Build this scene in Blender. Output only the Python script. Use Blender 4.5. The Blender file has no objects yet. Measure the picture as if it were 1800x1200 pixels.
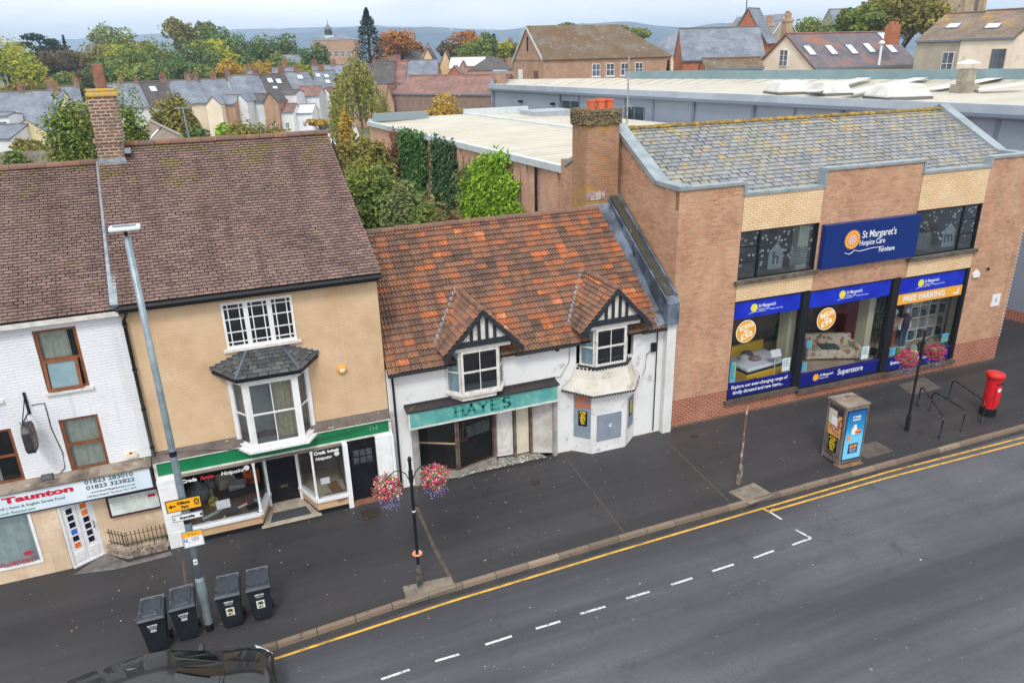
import bpy, math, random
import numpy as np
from mathutils import Vector, Matrix, Euler, noise
random.seed(7); rng = np.random.default_rng(7)
scn = bpy.context.scene; col = scn.collection
def srgb(r, g, b):
    f = lambda c: (c/255/12.92) if c/255 <= .04045 else ((c/255+.055)/1.055)**2.4
    return (f(r), f(g), f(b), 1)
# ------------------------------------------------------------------ camera
HC, FPX = 12.3, 1310.0
RW = [[0.9289106738962983, -0.3695478016665841, -0.02365126222678459],
      [-0.1531970709594732, -0.32536382126155433, -0.9330964801474269],
      [0.33712848792554334, 0.8703865842816481, -0.35884756726437816]]
cd = bpy.data.cameras.new('camera'); cam = bpy.data.objects.new('camera', cd); col.objects.link(cam)
cd.sensor_width = 36; cd.lens = 36*FPX/1800; cd.clip_start = .3; cd.clip_end = 20000
r0, r1, r2 = RW
cam.matrix_world = Matrix(((r0[0], -r1[0], -r2[0], 0), (r0[1], -r1[1], -r2[1], 0), (r0[2], -r1[2], -r2[2], HC), (0, 0, 0, 1)))
scn.camera = cam
# ------------------------------------------------------------------ world and sun
SUN_EL, SUN_AZ = 52, 205
wd = bpy.data.worlds.new("World"); scn.world = wd; wd.use_nodes = True
nt = wd.node_tree; nt.nodes.clear()
N = nt.nodes.new; Lk = nt.links.new
wo = N('ShaderNodeOutputWorld'); bg = N('ShaderNodeBackground'); bg.inputs['Strength'].default_value = .1
sky = N('ShaderNodeTexSky'); sky.sky_type = 'NISHITA'; sky.sun_disc = False
sky.sun_elevation = math.radians(SUN_EL); sky.sun_rotation = math.radians(SUN_AZ); sky.air_density = 1.0; sky.dust_density = 2.0
tc = N('ShaderNodeTexCoord'); mp = N('ShaderNodeMapping'); mp.inputs['Scale'].default_value = (1.4, 1.4, 9)
nz = N('ShaderNodeTexNoise'); nz.inputs['Scale'].default_value = 2.3; nz.inputs['Detail'].default_value = 7; nz.inputs['Roughness'].default_value = .55; nz.inputs['Distortion'].default_value = .4
cr = N('ShaderNodeValToRGB'); cr.color_ramp.elements[0].position = .36; cr.color_ramp.elements[1].position = .66
cr.color_ramp.elements[0].color = (8.8, 9.0, 9.4, 1); cr.color_ramp.elements[1].color = (11.4, 11.4, 11.5, 1)
mx = N('ShaderNodeMix'); mx.data_type = 'RGBA'; mx.inputs[0].default_value = .97
Lk(tc.outputs['Generated'], mp.inputs['Vector']); Lk(mp.outputs[0], nz.inputs['Vector']); Lk(nz.outputs['Fac'], cr.inputs['Fac'])
Lk(sky.outputs[0], mx.inputs[6]); Lk(cr.outputs[0], mx.inputs[7]); Lk(mx.outputs[2], bg.inputs['Color']); Lk(bg.outputs[0], wo.inputs['Surface'])
sd = bpy.data.lights.new('sun', 'SUN'); sd.energy = 1.5; sd.angle = math.radians(14); sd.color = (1, .965, .92)
so = bpy.data.objects.new('sun', sd); col.objects.link(so)
az, el = math.radians(SUN_AZ), math.radians(SUN_EL)
sv = Vector((math.sin(az)*math.cos(el), math.cos(az)*math.cos(el), math.sin(el)))
so.rotation_euler = sv.to_track_quat('Z', 'Y').to_euler()
vs = scn.view_settings; vs.view_transform = 'Standard'; vs.look = 'None'; vs.exposure = .55; vs.gamma = 1; vs.use_curve_mapping = False
scn.render.engine = 'CYCLES'
# ------------------------------------------------------------------ pixel helpers (photo 1800x1200 -> point at its own real distance)
def ray(x, y):
    a, b = x-900, y-600
    return Vector([r0[i]*a + r1[i]*b + r2[i]*FPX for i in range(3)])
FH = Vector((r2[0], r2[1], 0)).normalized()
def atY(x, y, Y): d = ray(x, y); return Vector((0, 0, HC)) + d*(Y/d.y)
def atZ(x, y, z=0.): d = ray(x, y); return Vector((0, 0, HC)) + d*((z-HC)/d.z)
def atD(x, y, D): d = ray(x, y); return Vector((0, 0, HC)) + d*(D/d.dot(FH))
def rectY(Y, *pts):   # tl tr br bl -> x0,x1,z0,z1
    p = [atY(x, y, Y) for x, y in pts]
    return (p[0].x+p[3].x)/2, (p[1].x+p[2].x)/2, (p[2].z+p[3].z)/2, (p[0].z+p[1].z)/2
# ------------------------------------------------------------------ object helpers
WM = {}
def tag(o, label=None, cat=None, group=None, kind=None):
    if label: o['label'] = label
    if cat: o['category'] = cat
    if group: o['group'] = group
    if kind: o['kind'] = kind
    return o
def empty(name, loc=(0, 0, 0), rz=0, label=None, cat=None, group=None):
    o = bpy.data.objects.new(name, None); col.objects.link(o); o.empty_display_size = .2
    o.location = loc; o.rotation_euler = (0, 0, rz)
    WM[o.name] = Matrix.Translation(loc) @ Matrix.Rotation(rz, 4, 'Z')
    return tag(o, label, cat, group)
def setpar(o, parent, local):
    WM[o.name] = Matrix.Identity(4) if not local or not parent else WM[parent.name]
    if parent:
        o.parent = parent
        if not local: o.matrix_parent_inverse = WM[parent.name].inverted()
def copy_tree(o, parent=None):
    c = o.copy(); col.objects.link(c)
    if parent: c.parent = parent
    for ch in [x for x in o.children]: copy_tree(ch, c)
    return c
class MB:
    def __init__(s, m=None): s.v = []; s.f = []; s.m = m or Matrix.Identity(4)
    def add(s, vs_, fs):
        n = len(s.v); m = s.m
        s.v += [tuple(m @ Vector(p)) for p in vs_]; s.f += [tuple(i+n for i in f) for f in fs]; return s
    def box(s, x0, x1, y0, y1, z0, z1):
        return s.add([(x0,y0,z0),(x1,y0,z0),(x1,y1,z0),(x0,y1,z0),(x0,y0,z1),(x1,y0,z1),(x1,y1,z1),(x0,y1,z1)],
                     [(0,3,2,1),(4,5,6,7),(0,1,5,4),(1,2,6,5),(2,3,7,6),(3,0,4,7)])
    def hexa(s, b, t):   # 4 bottom pts, 4 top pts
        return s.add(list(b)+list(t), [(0,3,2,1),(4,5,6,7),(0,1,5,4),(1,2,6,5),(2,3,7,6),(3,0,4,7)])
    def quad(s, a, b, c, d): return s.add([a,b,c,d], [(0,1,2,3)])
    def poly(s, pts): return s.add(pts, [tuple(range(len(pts)))])
    def prism(s, pts, vec):
        n = len(pts); v = Vector(vec)
        return s.add([Vector(p) for p in pts]+[Vector(p)+v for p in pts],
                     [tuple(reversed(range(n))), tuple(range(n, 2*n))]+[(i, (i+1) % n, (i+1) % n+n, i+n) for i in range(n)])
    def slab(s, a, b, c, d, t):   # quad thickened downward along its normal
        a, b, c, d = map(Vector, (a, b, c, d)); n = (b-a).cross(d-a).normalized()*t
        return s.hexa([a-n, b-n, c-n, d-n], [a, b, c, d])
    def tube(s, pts, r, n=8, r2=None, cap=True):
        pts = [Vector(p) for p in pts]; L = len(pts); base = len(s.v); vs_ = []
        up = Vector((0, 0, 1))
        for i, p in enumerate(pts):
            t = (pts[min(i+1, L-1)]-pts[max(i-1, 0)]).normalized()
            a = t.cross(up if abs(t.z) < .95 else Vector((1, 0, 0))).normalized(); b = t.cross(a)
            rr = r if r2 is None else r+(r2-r)*i/(L-1)
            vs_ += [p+(a*math.cos(2*math.pi*k/n)+b*math.sin(2*math.pi*k/n))*rr for k in range(n)]
        fs = [(i*n+k, i*n+(k+1) % n, (i+1)*n+(k+1) % n, (i+1)*n+k) for i in range(L-1) for k in range(n)]
        if cap: fs += [tuple(range(n)), tuple((L-1)*n+k for k in reversed(range(n)))]
        return s.add(vs_, fs)
    def lathe(s, prof, c=(0, 0, 0), n=16):
        c = Vector(c); vs_ = [c+Vector((r*math.cos(2*math.pi*k/n), r*math.sin(2*math.pi*k/n), z)) for r, z in prof for k in range(n)]
        L = len(prof)
        fs = [(i*n+k, i*n+(k+1) % n, (i+1)*n+(k+1) % n, (i+1)*n+k) for i in range(L-1) for k in range(n)]
        fs += [tuple(reversed(range(n))), tuple((L-1)*n+k for k in range(n))]
        return s.add(vs_, fs)
    def wall(s, x0, x1, z0, z1, y, ops, dep=.12, tops=None):
        xs = sorted({x0, x1, *[o[0] for o in ops], *[o[1] for o in ops]}); zs = sorted({z0, z1, *[o[2] for o in ops], *[o[3] for o in ops]})
        for i in range(len(xs)-1):
            for j in range(len(zs)-1):
                cx, cz = (xs[i]+xs[i+1])/2, (zs[j]+zs[j+1])/2
                if any(o[0] < cx < o[1] and o[2] < cz < o[3] for o in ops): continue
                s.quad((xs[i], y, zs[j]), (xs[i+1], y, zs[j]), (xs[i+1], y, zs[j+1]), (xs[i], y, zs[j+1]))
        for a, b, c, d in ops:
            s.quad((a,y,c),(a,y,d),(a,y+dep,d),(a,y+dep,c)); s.quad((b,y,c),(b,y+dep,c),(b,y+dep,d),(b,y,d))
            s.quad((a,y,d),(b,y,d),(b,y+dep,d),(a,y+dep,d)); s.quad((a,y,c),(a,y+dep,c),(b,y+dep,c),(b,y,c))
        return s
    def build(s, name, mat, parent=None, local=False, smooth=False, bevel=0):
        me = bpy.data.meshes.new(name); me.from_pydata(s.v, [], s.f); me.update()
        me.materials.append(mat)
        if smooth: me.shade_smooth()
        o = bpy.data.objects.new(name, me); col.objects.link(o); setpar(o, parent, local)
        if bevel:
            b = o.modifiers.new('bevel', 'BEVEL'); b.width = bevel; b.segments = 2; b.limit_method = 'ANGLE'
        return o
def np_mesh(name, verts, quads, mat, parent=None, local=False):
    me = bpy.data.meshes.new(name); nv, nf = len(verts), len(quads)
    me.vertices.add(nv); me.vertices.foreach_set('co', np.asarray(verts, 'f').ravel())
    me.loops.add(nf*4); me.loops.foreach_set('vertex_index', np.asarray(quads, 'i').ravel())
    me.polygons.add(nf); me.polygons.foreach_set('loop_start', np.arange(0, nf*4, 4, dtype='i'))
    me.update(calc_edges=True); me.materials.append(mat)
    o = bpy.data.objects.new(name, me); col.objects.link(o); setpar(o, parent, local); return o
def text(s, mat, parent, loc, size, rz=0, width=None, bold=0., align='CENTER', shear=0, local=False, name='lettering', rx=90, ry=0, ext=.002, sub=None):
    cu = bpy.data.curves.new(name, 'FONT'); cu.body = s; cu.size = size; cu.offset = bold; cu.extrude = ext; cu.align_x = align; cu.align_y = 'CENTER'; cu.shear = shear
    cu.resolution_u = 3
    t = bpy.data.objects.new('t', cu); col.objects.link(t); bpy.context.view_layer.update()
    dg = bpy.context.evaluated_depsgraph_get(); me = bpy.data.meshes.new_from_object(t.evaluated_get(dg)); bpy.data.objects.remove(t)
    xs = [v.co.x for v in me.vertices]; k = 1
    if width and xs: k = width/max(1e-6, max(xs)-min(xs))
    m = Matrix.Translation(loc) @ Matrix.Rotation(rz, 4, 'Z') @ Matrix.Rotation(math.radians(rx), 4, 'X') @ Matrix.Rotation(math.radians(ry), 4, 'Z') @ Matrix.Diagonal((k, 1, 1, 1))
    me.transform(m); me.name = name; me.materials.clear(); me.materials.append(mat)
    o = bpy.data.objects.new(name, me); col.objects.link(o); setpar(o, parent, local); return o
# ------------------------------------------------------------------ materials
MC = {}
class NB:
    def __init__(s, name):
        s.mat = bpy.data.materials.new(name); s.mat.use_nodes = True; s.t = s.mat.node_tree; s.p = s.t.nodes['Principled BSDF']; s.out = s.t.nodes['Material Output']
    def n(s, typ, **k):
        nd = s.t.nodes.new(typ)
        for a, v in k.items():
            if a.startswith('i_'): nd.inputs[a[2:].replace('_', ' ')].default_value = v
            else: setattr(nd, a, v)
        return nd
    def l(s, a, b): s.t.links.new(a, b)
    def ramp(s, fac, stops):
        r = s.n('ShaderNodeValToRGB'); e = r.color_ramp.elements
        while len(e) < len(stops): e.new(.5)
        for i, (p, c) in enumerate(stops): e[i].position = p; e[i].color = c if len(c) == 4 else (*c, 1)
        s.l(fac, r.inputs[0]); return r.outputs[0]
    def mix(s, fac, a, b, mode='MIX'):
        m = s.n('ShaderNodeMix', data_type='RGBA', blend_type=mode)
        for sock, v in ((m.inputs[0], fac), (m.inputs[6], a), (m.inputs[7], b)):
            if hasattr(v, 'is_output'): s.l(v, sock)
            else: sock.default_value = v
        return m.outputs[2]
    def noise(s, vec, scale, detail=4, rough=.55, dist=0):
        n_ = s.n('ShaderNodeTexNoise'); n_.inputs['Scale'].default_value = scale; n_.inputs['Detail'].default_value = detail; n_.inputs['Roughness'].default_value = rough; n_.inputs['Distortion'].default_value = dist
        if vec: s.l(vec, n_.inputs['Vector'])
        return n_.outputs['Fac']
    def obj(s): return s.n('ShaderNodeTexCoord').outputs['Object']
    def bump(s, h, strength=.3, dist=.02):
        b = s.n('ShaderNodeBump'); b.inputs['Strength'].default_value = strength; b.inputs['Distance'].default_value = dist
        s.l(h, b.inputs['Height']); s.l(b.outputs[0], s.p.inputs['Normal'])
G1 = (1, 1, 1, 1); G0 = (0, 0, 0, 1)
def M(name, c, rough=.6, c2=None, nscale=3, lo=.4, hi=.65, metal=0, bump=0, bscale=40, stain=None, fine=.0, spec=.4, coat=0, emis=None):
    """plain surface: colour, optional second colour in noise patches, optional stain (colour, scale, lo, hi), fine grain"""
    if name in MC: return MC[name]
    b = NB(name); o = b.obj(); out = c
    if c2: out = b.mix(b.ramp(b.noise(o, nscale), [(lo, G0), (hi, G1)]), c, c2)
    if stain:
        for sc, ssc, sl, sh in ([stain] if not isinstance(stain, list) else stain): out = b.mix(b.ramp(b.noise(o, ssc, 8, .68), [(sl, G0), (sh, G1)]), out, sc)
    if fine: out = b.mix(fine, out, b.ramp(b.noise(o, bscale*1.7, 2), [(.3, G0), (.7, G1)]), 'OVERLAY')
    if hasattr(out, 'is_output'): b.l(out, b.p.inputs['Base Color'])
    else: b.p.inputs['Base Color'].default_value = out
    b.p.inputs['Roughness'].default_value = rough; b.p.inputs['Metallic'].default_value = metal; b.p.inputs['Specular IOR Level'].default_value = spec
    if coat: b.p.inputs['Coat Weight'].default_value = coat; b.p.inputs['Coat Roughness'].default_value = .03
    if emis: b.p.inputs['Emission Color'].default_value = c; b.p.inputs['Emission Strength'].default_value = emis
    if bump: b.bump(b.noise(o, bscale, 5), bump)
    MC[name] = b.mat; return b.mat
def brick(name, c1, c2, mortar, patch=None, stains=(), bumpy=.5, w=.235, h=.078, ms=.012, rough=.85, streak=None, axis='xy'):
    if name in MC: return MC[name]
    b = NB(name); o = b.obj(); sp = b.n('ShaderNodeSeparateXYZ'); b.l(o, sp.inputs[0])
    ad = b.n('ShaderNodeMath', operation='ADD'); b.l(sp.outputs[0], ad.inputs[0]); b.l(sp.outputs[1], ad.inputs[1])
    cb = b.n('ShaderNodeCombineXYZ'); b.l(ad.outputs[0], cb.inputs[0]); b.l(sp.outputs[2], cb.inputs[1])
    bt = b.n('ShaderNodeTexBrick'); b.l(cb.outputs[0], bt.inputs['Vector']); bt.inputs['Scale'].default_value = 1; bt.inputs['Brick Width'].default_value = w; bt.inputs['Row Height'].default_value = h
    bt.inputs['Mortar Size'].default_value = ms; bt.inputs['Mortar Smooth'].default_value = .3; bt.inputs['Color1'].default_value = c1; bt.inputs['Color2'].default_value = c2; bt.inputs['Mortar'].default_value = mortar; bt.inputs['Bias'].default_value = -.1
    out = bt.outputs['Color']
    if patch: out = b.mix(b.ramp(b.noise(cb.outputs[0], 9, 3), [(.62, G0), (.72, G1)]), out, patch)
    out = b.mix(.28, out, b.ramp(b.noise(o, 1.1, 6, .65), [(.3, G0), (.7, G1)]), 'SOFT_LIGHT')
    for sc, ssc, sl, sh in stains: out = b.mix(b.ramp(b.noise(o, ssc, 7, .65), [(sl, G0), (sh, G1)]), out, sc)
    if streak:
        sm = b.n('ShaderNodeMapping'); sm.inputs['Scale'].default_value = (3.0, .12, 1); b.l(cb.outputs[0], sm.inputs['Vector'])
        out = b.mix(b.ramp(b.noise(sm.outputs[0], 1.2, 4), [(.58, G0), (.8, (.75, .75, .75, 1))]), out, streak)
    b.l(out, b.p.inputs['Base Color']); b.p.inputs['Roughness'].default_value = rough; b.p.inputs['Specular IOR Level'].default_value = .25
    iv = b.n('ShaderNodeMath', operation='SUBTRACT'); iv.inputs[0].default_value = 1; b.l(bt.outputs['Fac'], iv.inputs[1])
    mm = b.n('ShaderNodeMath', operation='ADD'); b.l(iv.outputs[0], mm.inputs[0]); b.l(b.noise(cb.outputs[0], 14, 4), mm.inputs[1])
    b.bump(mm.outputs[0], bumpy, .012); MC[name] = b.mat; return b.mat
def islands(name, stops, lichen=(), rough=.8, spec=.3, trans=0, nbig=None, bump=0, cluster=0, streaks=(), ztop=None):
    """each loose piece (tile, slate, leaf, cobble) takes its own colour from the ramp"""
    if name in MC: return MC[name]
    b = NB(name); g = b.n('ShaderNodeNewGeometry'); o = b.obj()
    fac = g.outputs['Random Per Island']
    if cluster:
        m_ = b.n('ShaderNodeMapRange'); m_.inputs['From Min'].default_value = .3; m_.inputs['From Max'].default_value = .7; b.l(b.noise(o, .9, 3), m_.inputs['Value'])
        mf = b.n('ShaderNodeMix'); mf.inputs[0].default_value = cluster; b.l(fac, mf.inputs[2]); b.l(m_.outputs[0], mf.inputs[3]); fac = mf.outputs[0]
    out = b.ramp(fac, stops)
    for sc, ssc, lo, hi, am in streaks:
        sm = b.n('ShaderNodeMapping'); sm.inputs['Scale'].default_value = (1, .12, .12); b.l(o, sm.inputs['Vector'])
        out = b.mix(b.ramp(b.noise(sm.outputs[0], ssc, 5, .6), [(lo, G0), (hi, (am, am, am, 1))]), out, sc)
    if ztop:
        sz = b.n('ShaderNodeSeparateXYZ'); b.l(o, sz.inputs[0]); mz = b.n('ShaderNodeMapRange'); mz.inputs['From Min'].default_value = ztop[1]; mz.inputs['From Max'].default_value = ztop[2]; mz.inputs['To Max'].default_value = ztop[3]; b.l(sz.outputs[2], mz.inputs['Value'])
        az_ = b.n('ShaderNodeMath', operation='ADD'); b.l(mz.outputs[0], az_.inputs[0]); b.l(b.noise(o, ztop[4], 7, .68), az_.inputs[1]); out = b.mix(b.ramp(az_.outputs[0], [(.60, G0), (.70, G1)]), out, ztop[0])
    if nbig:
        for sc, ssc, lo, hi, am in nbig:
            out = b.mix(b.ramp(b.noise(o, ssc, 5, .6), [(lo, G0), (hi, (am, am, am, 1))]), out, sc)
    for sc, ssc, lo, hi in lichen: out = b.mix(b.ramp(b.noise(o, ssc, 8, .72), [(lo, G0), (hi, G1)]), out, sc)
    b.l(out, b.p.inputs['Base Color']); b.p.inputs['Roughness'].default_value = rough; b.p.inputs['Specular IOR Level'].default_value = spec
    if bump: b.bump(b.noise(o, 60, 4), bump)
    if trans:
        tr = b.n('ShaderNodeBsdfTranslucent'); b.l(out, tr.inputs['Color']); ms = b.n('ShaderNodeMixShader'); ms.inputs[0].default_value = trans
        b.l(b.p.outputs[0], ms.inputs[1]); b.l(tr.outputs[0], ms.inputs[2]); b.l(ms.outputs[0], b.out.inputs['Surface'])
    MC[name] = b.mat; return b.mat
def glass(name, tint=(.75, .8, .82, 1), lo=.06, hi=.6, rough=.02):
    if name in MC: return MC[name]
    b = NB(name); t = b.n('ShaderNodeBsdfTransparent'); t.inputs[0].default_value = tint; g = b.n('ShaderNodeBsdfGlossy'); g.inputs['Roughness'].default_value = rough; g.inputs['Color'].default_value = (.95, .97, 1, 1)
    lw = b.n('ShaderNodeLayerWeight'); lw.inputs['Blend'].default_value = .25
    mr = b.n('ShaderNodeMapRange'); mr.inputs['To Min'].default_value = lo; mr.inputs['To Max'].default_value = hi; b.l(lw.outputs['Fresnel'], mr.inputs['Value'])
    ms = b.n('ShaderNodeMixShader'); b.l(mr.outputs[0], ms.inputs[0]); b.l(t.outputs[0], ms.inputs[1]); b.l(g.outputs[0], ms.inputs[2]); b.l(ms.outputs[0], b.out.inputs['Surface'])
    MC[name] = b.mat; return b.mat
S = srgb
white_wall = brick('white_painted_brick', S(226,228,232), S(224,226,230), S(219,221,226), stains=[(S(186,186,186), .9, .62, .85)], bumpy=.6, streak=S(190,190,186))
tan_wall = brick('tan_painted_brick', S(206,176,142), S(205,175,141), S(203,173,139), stains=[(S(184,154,120), .7, .55, .8)], bumpy=.38, streak=S(186,158,126))
render_white = M('white_render', S(222,223,223), .75, S(212,212,210), .8, .45, .75, stain=[(S(150,150,145), 2.2, .58, .78), (S(120,112,98), 1.1, .62, .84), (S(96,88,76), 5, .68, .76)], bump=.2, bscale=25)
stm_brick = brick('buff_red_brick', S(194,150,120), S(168,124,98), S(176,148,124), patch=S(120,84,66), stains=[(S(202,166,136), .45, .5, .8), (S(146,112,92), .8, .6, .8)], streak=S(150,120,100), ms=.010)
red_brick = brick('red_plinth_brick', S(158,78,56), S(134,62,46), S(178,150,130), ms=.014)
cream_brick = brick('cream_brick', S(232,204,164), S(222,192,150), S(190,158,126), ms=.013)
old_brick = brick('old_brick', S(140,98,80), S(92,72,64), S(176,164,150), patch=S(160,82,60), stains=[(S(110,98,80), 1.6, .5, .66)], ms=.02, h=.09, bumpy=.9)
stack_brick = brick('stack_brick', S(168,124,96), S(148,104,80), S(160,138,114), stains=[(S(178,140,66), .8, .52, .66)], streak=S(176,142,70))
far_brick = brick('far_brick', S(184,146,120), S(168,130,106), S(172,146,126), stains=[(S(150,126,104), .4, .5, .7)])
orange_brick = brick('orange_brick', S(186,112,76), S(168,98,66), S(160,120,96))
far_cream = M('far_cream', S(236,220,200), .85, S(224,208,188), .5, stain=(S(170,156,136), .8, .6, .8))
far_white = M('far_white', S(222,224,226), .8, S(208,210,212), .6, stain=(S(180,178,172), .9, .6, .85))
far_grey = M('far_grey_render', S(176,166,150), .9, S(156,146,130), .6, stain=(S(110,104,92), 1.0, .6, .8))
sandstone = M('sandstone', S(186,164,138), .9, S(160,140,116), .8, stain=(S(110,98,84), 1.2, .55, .75))
wh = M('white_paint', S(232,233,234), .45, S(222,222,222), 4)
wh_old = M('worn_white_paint', S(216,214,208), .6, S(198,194,186), 5, .45, .6, stain=(S(140,126,110), 7, .62, .72))
blk = M('black_paint', S(26,27,30), .35)
blk_wood = M('black_timber', S(36,40,48), .5, S(48,50,56), 9)
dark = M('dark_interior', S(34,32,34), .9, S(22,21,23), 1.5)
brownf = M('brown_window_frame', S(140,84,48), .45, S(120,70,40), 6)
lead = M('lead_sheet', S(112,124,140), .5, S(76,86,100), 1.6, .4, .6, metal=.2, stain=(S(58,58,58), 2.4, .52, .68), bump=.15, bscale=8)
flash = M('lead_flashing', S(150,160,168), .5, S(120,128,136), 5)
coping = M('metal_coping', S(154,164,170), .45, S(132,144,150), 2, metal=.2, stain=(S(110,124,124), 3, .65, .8))
conc = M('concrete', S(132,122,110), .9, S(108,98,88), 3, bump=.4, bscale=30, stain=(S(84,76,66), 4, .55, .7))
glz = glass('window_glass'); glz_shop = glass('shop_glass', (.9, .93, .94, 1), .04, .45); glz_dark = glass('dark_glass', (.35, .42, .46, 1), .1, .7)
curt = M('net_curtain', S(206,206,192), .9, S(186,188,176), 6); curt_blue = M('blue_blind', S(196,216,222), .9, S(180,204,214), 5)
# ------------------------------------------------------------------ setting: ground, road, pavement
def asphalt(name, c1, c2, c3, rough, bump=.35, wet=True, tracks=None):
    b = NB(name); o = b.obj()
    big = b.ramp(b.noise(o, .22, 6, .62), [(.36, G0), (.64, G1)])
    out = b.mix(big, c1, c2)
    out = b.mix(b.ramp(b.noise(o, 1.6, 7, .7), [(.56, G0), (.74, G1)]), out, c3)
    out = b.mix(.35, out, b.ramp(b.noise(o, 70, 2, .7), [(.35, G0), (.65, G1)]), 'SOFT_LIGHT')
    if tracks:
        tm = b.n('ShaderNodeMapping'); tm.inputs['Scale'].default_value = (.03, .5, 1); tm.inputs['Rotation'].default_value = (0, 0, -.02); b.l(o, tm.inputs['Vector'])
        out = b.mix(b.ramp(b.noise(tm.outputs[0], 1.1, 5, .6), [(.42, G0), (.62, G1)]), out, tracks[0])
        t2 = b.n('ShaderNodeMapping'); t2.inputs['Scale'].default_value = (.25, 3.2, 1); t2.inputs['Rotation'].default_value = (0, 0, -.015); b.l(o, t2.inputs['Vector'])
        out = b.mix(b.ramp(b.noise(t2.outputs[0], 1.0, 6, .7), [(.52, G0), (.85, (.22,.22,.22,1))]), out, tracks[1])
        vo = b.n('ShaderNodeTexVoronoi', feature='DISTANCE_TO_EDGE'); vo.inputs['Scale'].default_value = .16; vm = b.n('ShaderNodeMix', data_type='VECTOR'); nn_ = b.n('ShaderNodeTexNoise'); nn_.inputs['Scale'].default_value = 1.4; nn_.inputs['Detail'].default_value = 6; b.l(o, nn_.inputs['Vector'])
        va = b.n('ShaderNodeVectorMath', operation='ADD'); b.l(o, va.inputs[0]); b.l(nn_.outputs['Color'], va.inputs[1]); b.l(va.outputs[0], vo.inputs['Vector'])
        out = b.mix(b.ramp(vo.outputs['Distance'], [(0, (.35,.35,.35,1)), (.002, G0)]), out, S(48,48,50))
    sp = b.ramp(b.noise(o, 7.5, 2, .5), [(.735, G0), (.75, G1)]); out = b.mix(sp, out, S(120,114,104))
    b.l(out, b.p.inputs['Base Color'])
    rr = b.n('ShaderNodeMapRange'); rr.inputs['To Min'].default_value = rough-.14; rr.inputs['To Max'].default_value = rough+.12; b.l(b.noise(o, .35, 5), rr.inputs['Value'])
    b.l(rr.outputs[0], b.p.inputs['Roughness']); b.p.inputs['Specular IOR Level'].default_value = .38
    b.bump(b.noise(o, 110, 3), bump, .006); return b.mat
m_road = asphalt('road_asphalt', S(80,82,87), S(92,94,99), S(64,66,70), .6, tracks=(S(60,61,65), S(104,106,112)))
m_pave = asphalt('pavement_asphalt', S(56,55,57), S(66,64,65), S(46,45,47), .56, tracks=(S(48,47,49), S(74,70,68)))
m_grnd = M('ground_soil', S(104,108,76), .95, S(84,92,56), .08, .4, .6, stain=(S(126,116,92), .3, .55, .7))
def sheet(name, pts, mat, z=None): 
    o = MB().poly([(p[0], p[1], z) if z is not None else p for p in pts]).build(name, mat); tag(o, kind='structure'); return o
g = MB()
gx = [-4000, -600, -150, -40, 60, 200, 700, 5000]; gy = [20.2, 40, 80, 160, 320, 900, 6200]
for i in range(len(gx)-1):
    for j in range(len(gy)-1): g.quad((gx[i],gy[j],-.15), (gx[i+1],gy[j],-.15), (gx[i+1],gy[j+1],-.15), (gx[i],gy[j+1],-.15))
g.quad((-4000,-4000,-.15),(5000,-4000,-.15),(5000,20.2,-.15),(-4000,20.2,-.15))
tag(g.build('ground', m_grnd), kind='structure')
KY0 = 14.42; KY1 = 14.84          # kerb line at the two ends of the frame
def kerb_y(x): return 14.36 + .26*max(0, min(1, (x+.6)/3.4)) + .18*max(0, min(1, (x-2.8)/7)) 
ks = [-60, -12, -.6, 2.8, 6, 9.8, 14, 20, 40, 90]
road = MB().poly([(-60,-30,-.11), (90,-30,-.11)] + [(x, kerb_y(x)-.01, -.11) for x in reversed(ks)]).build('road', m_road); tag(road, kind='structure')
pv = MB()
for a, b_ in zip(ks[:-1], ks[1:]): pv.quad((a,kerb_y(a)+.14,0), (b_,kerb_y(b_)+.14,0), (b_,21,0), (a,21,0))
pv.quad((29.2,21,0),(90,21,0),(90,30,0),(29.2,30,0))
pave = pv.build('pavement', m_pave); tag(pave, kind='structure')
kb = MB(); x = -30.
m_kerb = islands('kerb_stone', [(0, S(128,112,98)), (.5, S(104,92,82)), (1, S(150,132,112))], rough=.85, bump=.5, lichen=[(S(64,58,54), 3, .58, .7)])
while x < 60:
    L = .9 if x < 12 else .92; e = .006; j = random.uniform(-.006, .006)
    kb.hexa([(x+e,kerb_y(x)-.005,-.14),(x+L-e,kerb_y(x+L)-.005,-.14),(x+L-e,kerb_y(x+L)+.15,-.14),(x+e,kerb_y(x)+.15,-.14)],
            [(x+e,kerb_y(x)+.012,.006+j),(x+L-e,kerb_y(x+L)+.012,.006+j),(x+L-e,kerb_y(x+L)+.14,.008+j),(x+e,kerb_y(x)+.14,.008+j)]); x += L
kb = kb.build('kerb', m_kerb, bevel=.012); tag(kb, kind='structure')
m_yel = M('yellow_road_paint', S(214,166,66), .7, S(190,144,58), 3, .45, .7, stain=[(S(84,80,74), 9, .56, .68), (S(120,100,64), 2, .5, .7)])
m_wht = M('white_road_paint', S(206,206,204), .7, stain=(S(100,100,102), 12, .5, .66))
m_gut = M('gutter_dirt', S(46,46,48), .8, S(62,58,54), 2)
def strip(name, pts, w, z, mat, par=road):
    b = MB()
    for (xa, ya), (xb, yb) in zip(pts[:-1], pts[1:]):
        d = Vector((xb-xa, yb-ya)).normalized(); n = Vector((-d.y, d.x))*w/2
        b.quad((xa-n.x,ya-n.y,z), (xb-n.x,yb-n.y,z), (xb+n.x,yb+n.y,z), (xa+n.x,ya+n.y,z))
    return b.build(name, mat, par)
strip('gutter', [(x_, kerb_y(x_)-.11) for x_ in ks], .18, -.106, m_gut)
P2 = lambda x_, y_: tuple(atZ(x_, y_, -.1)[:2])
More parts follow.
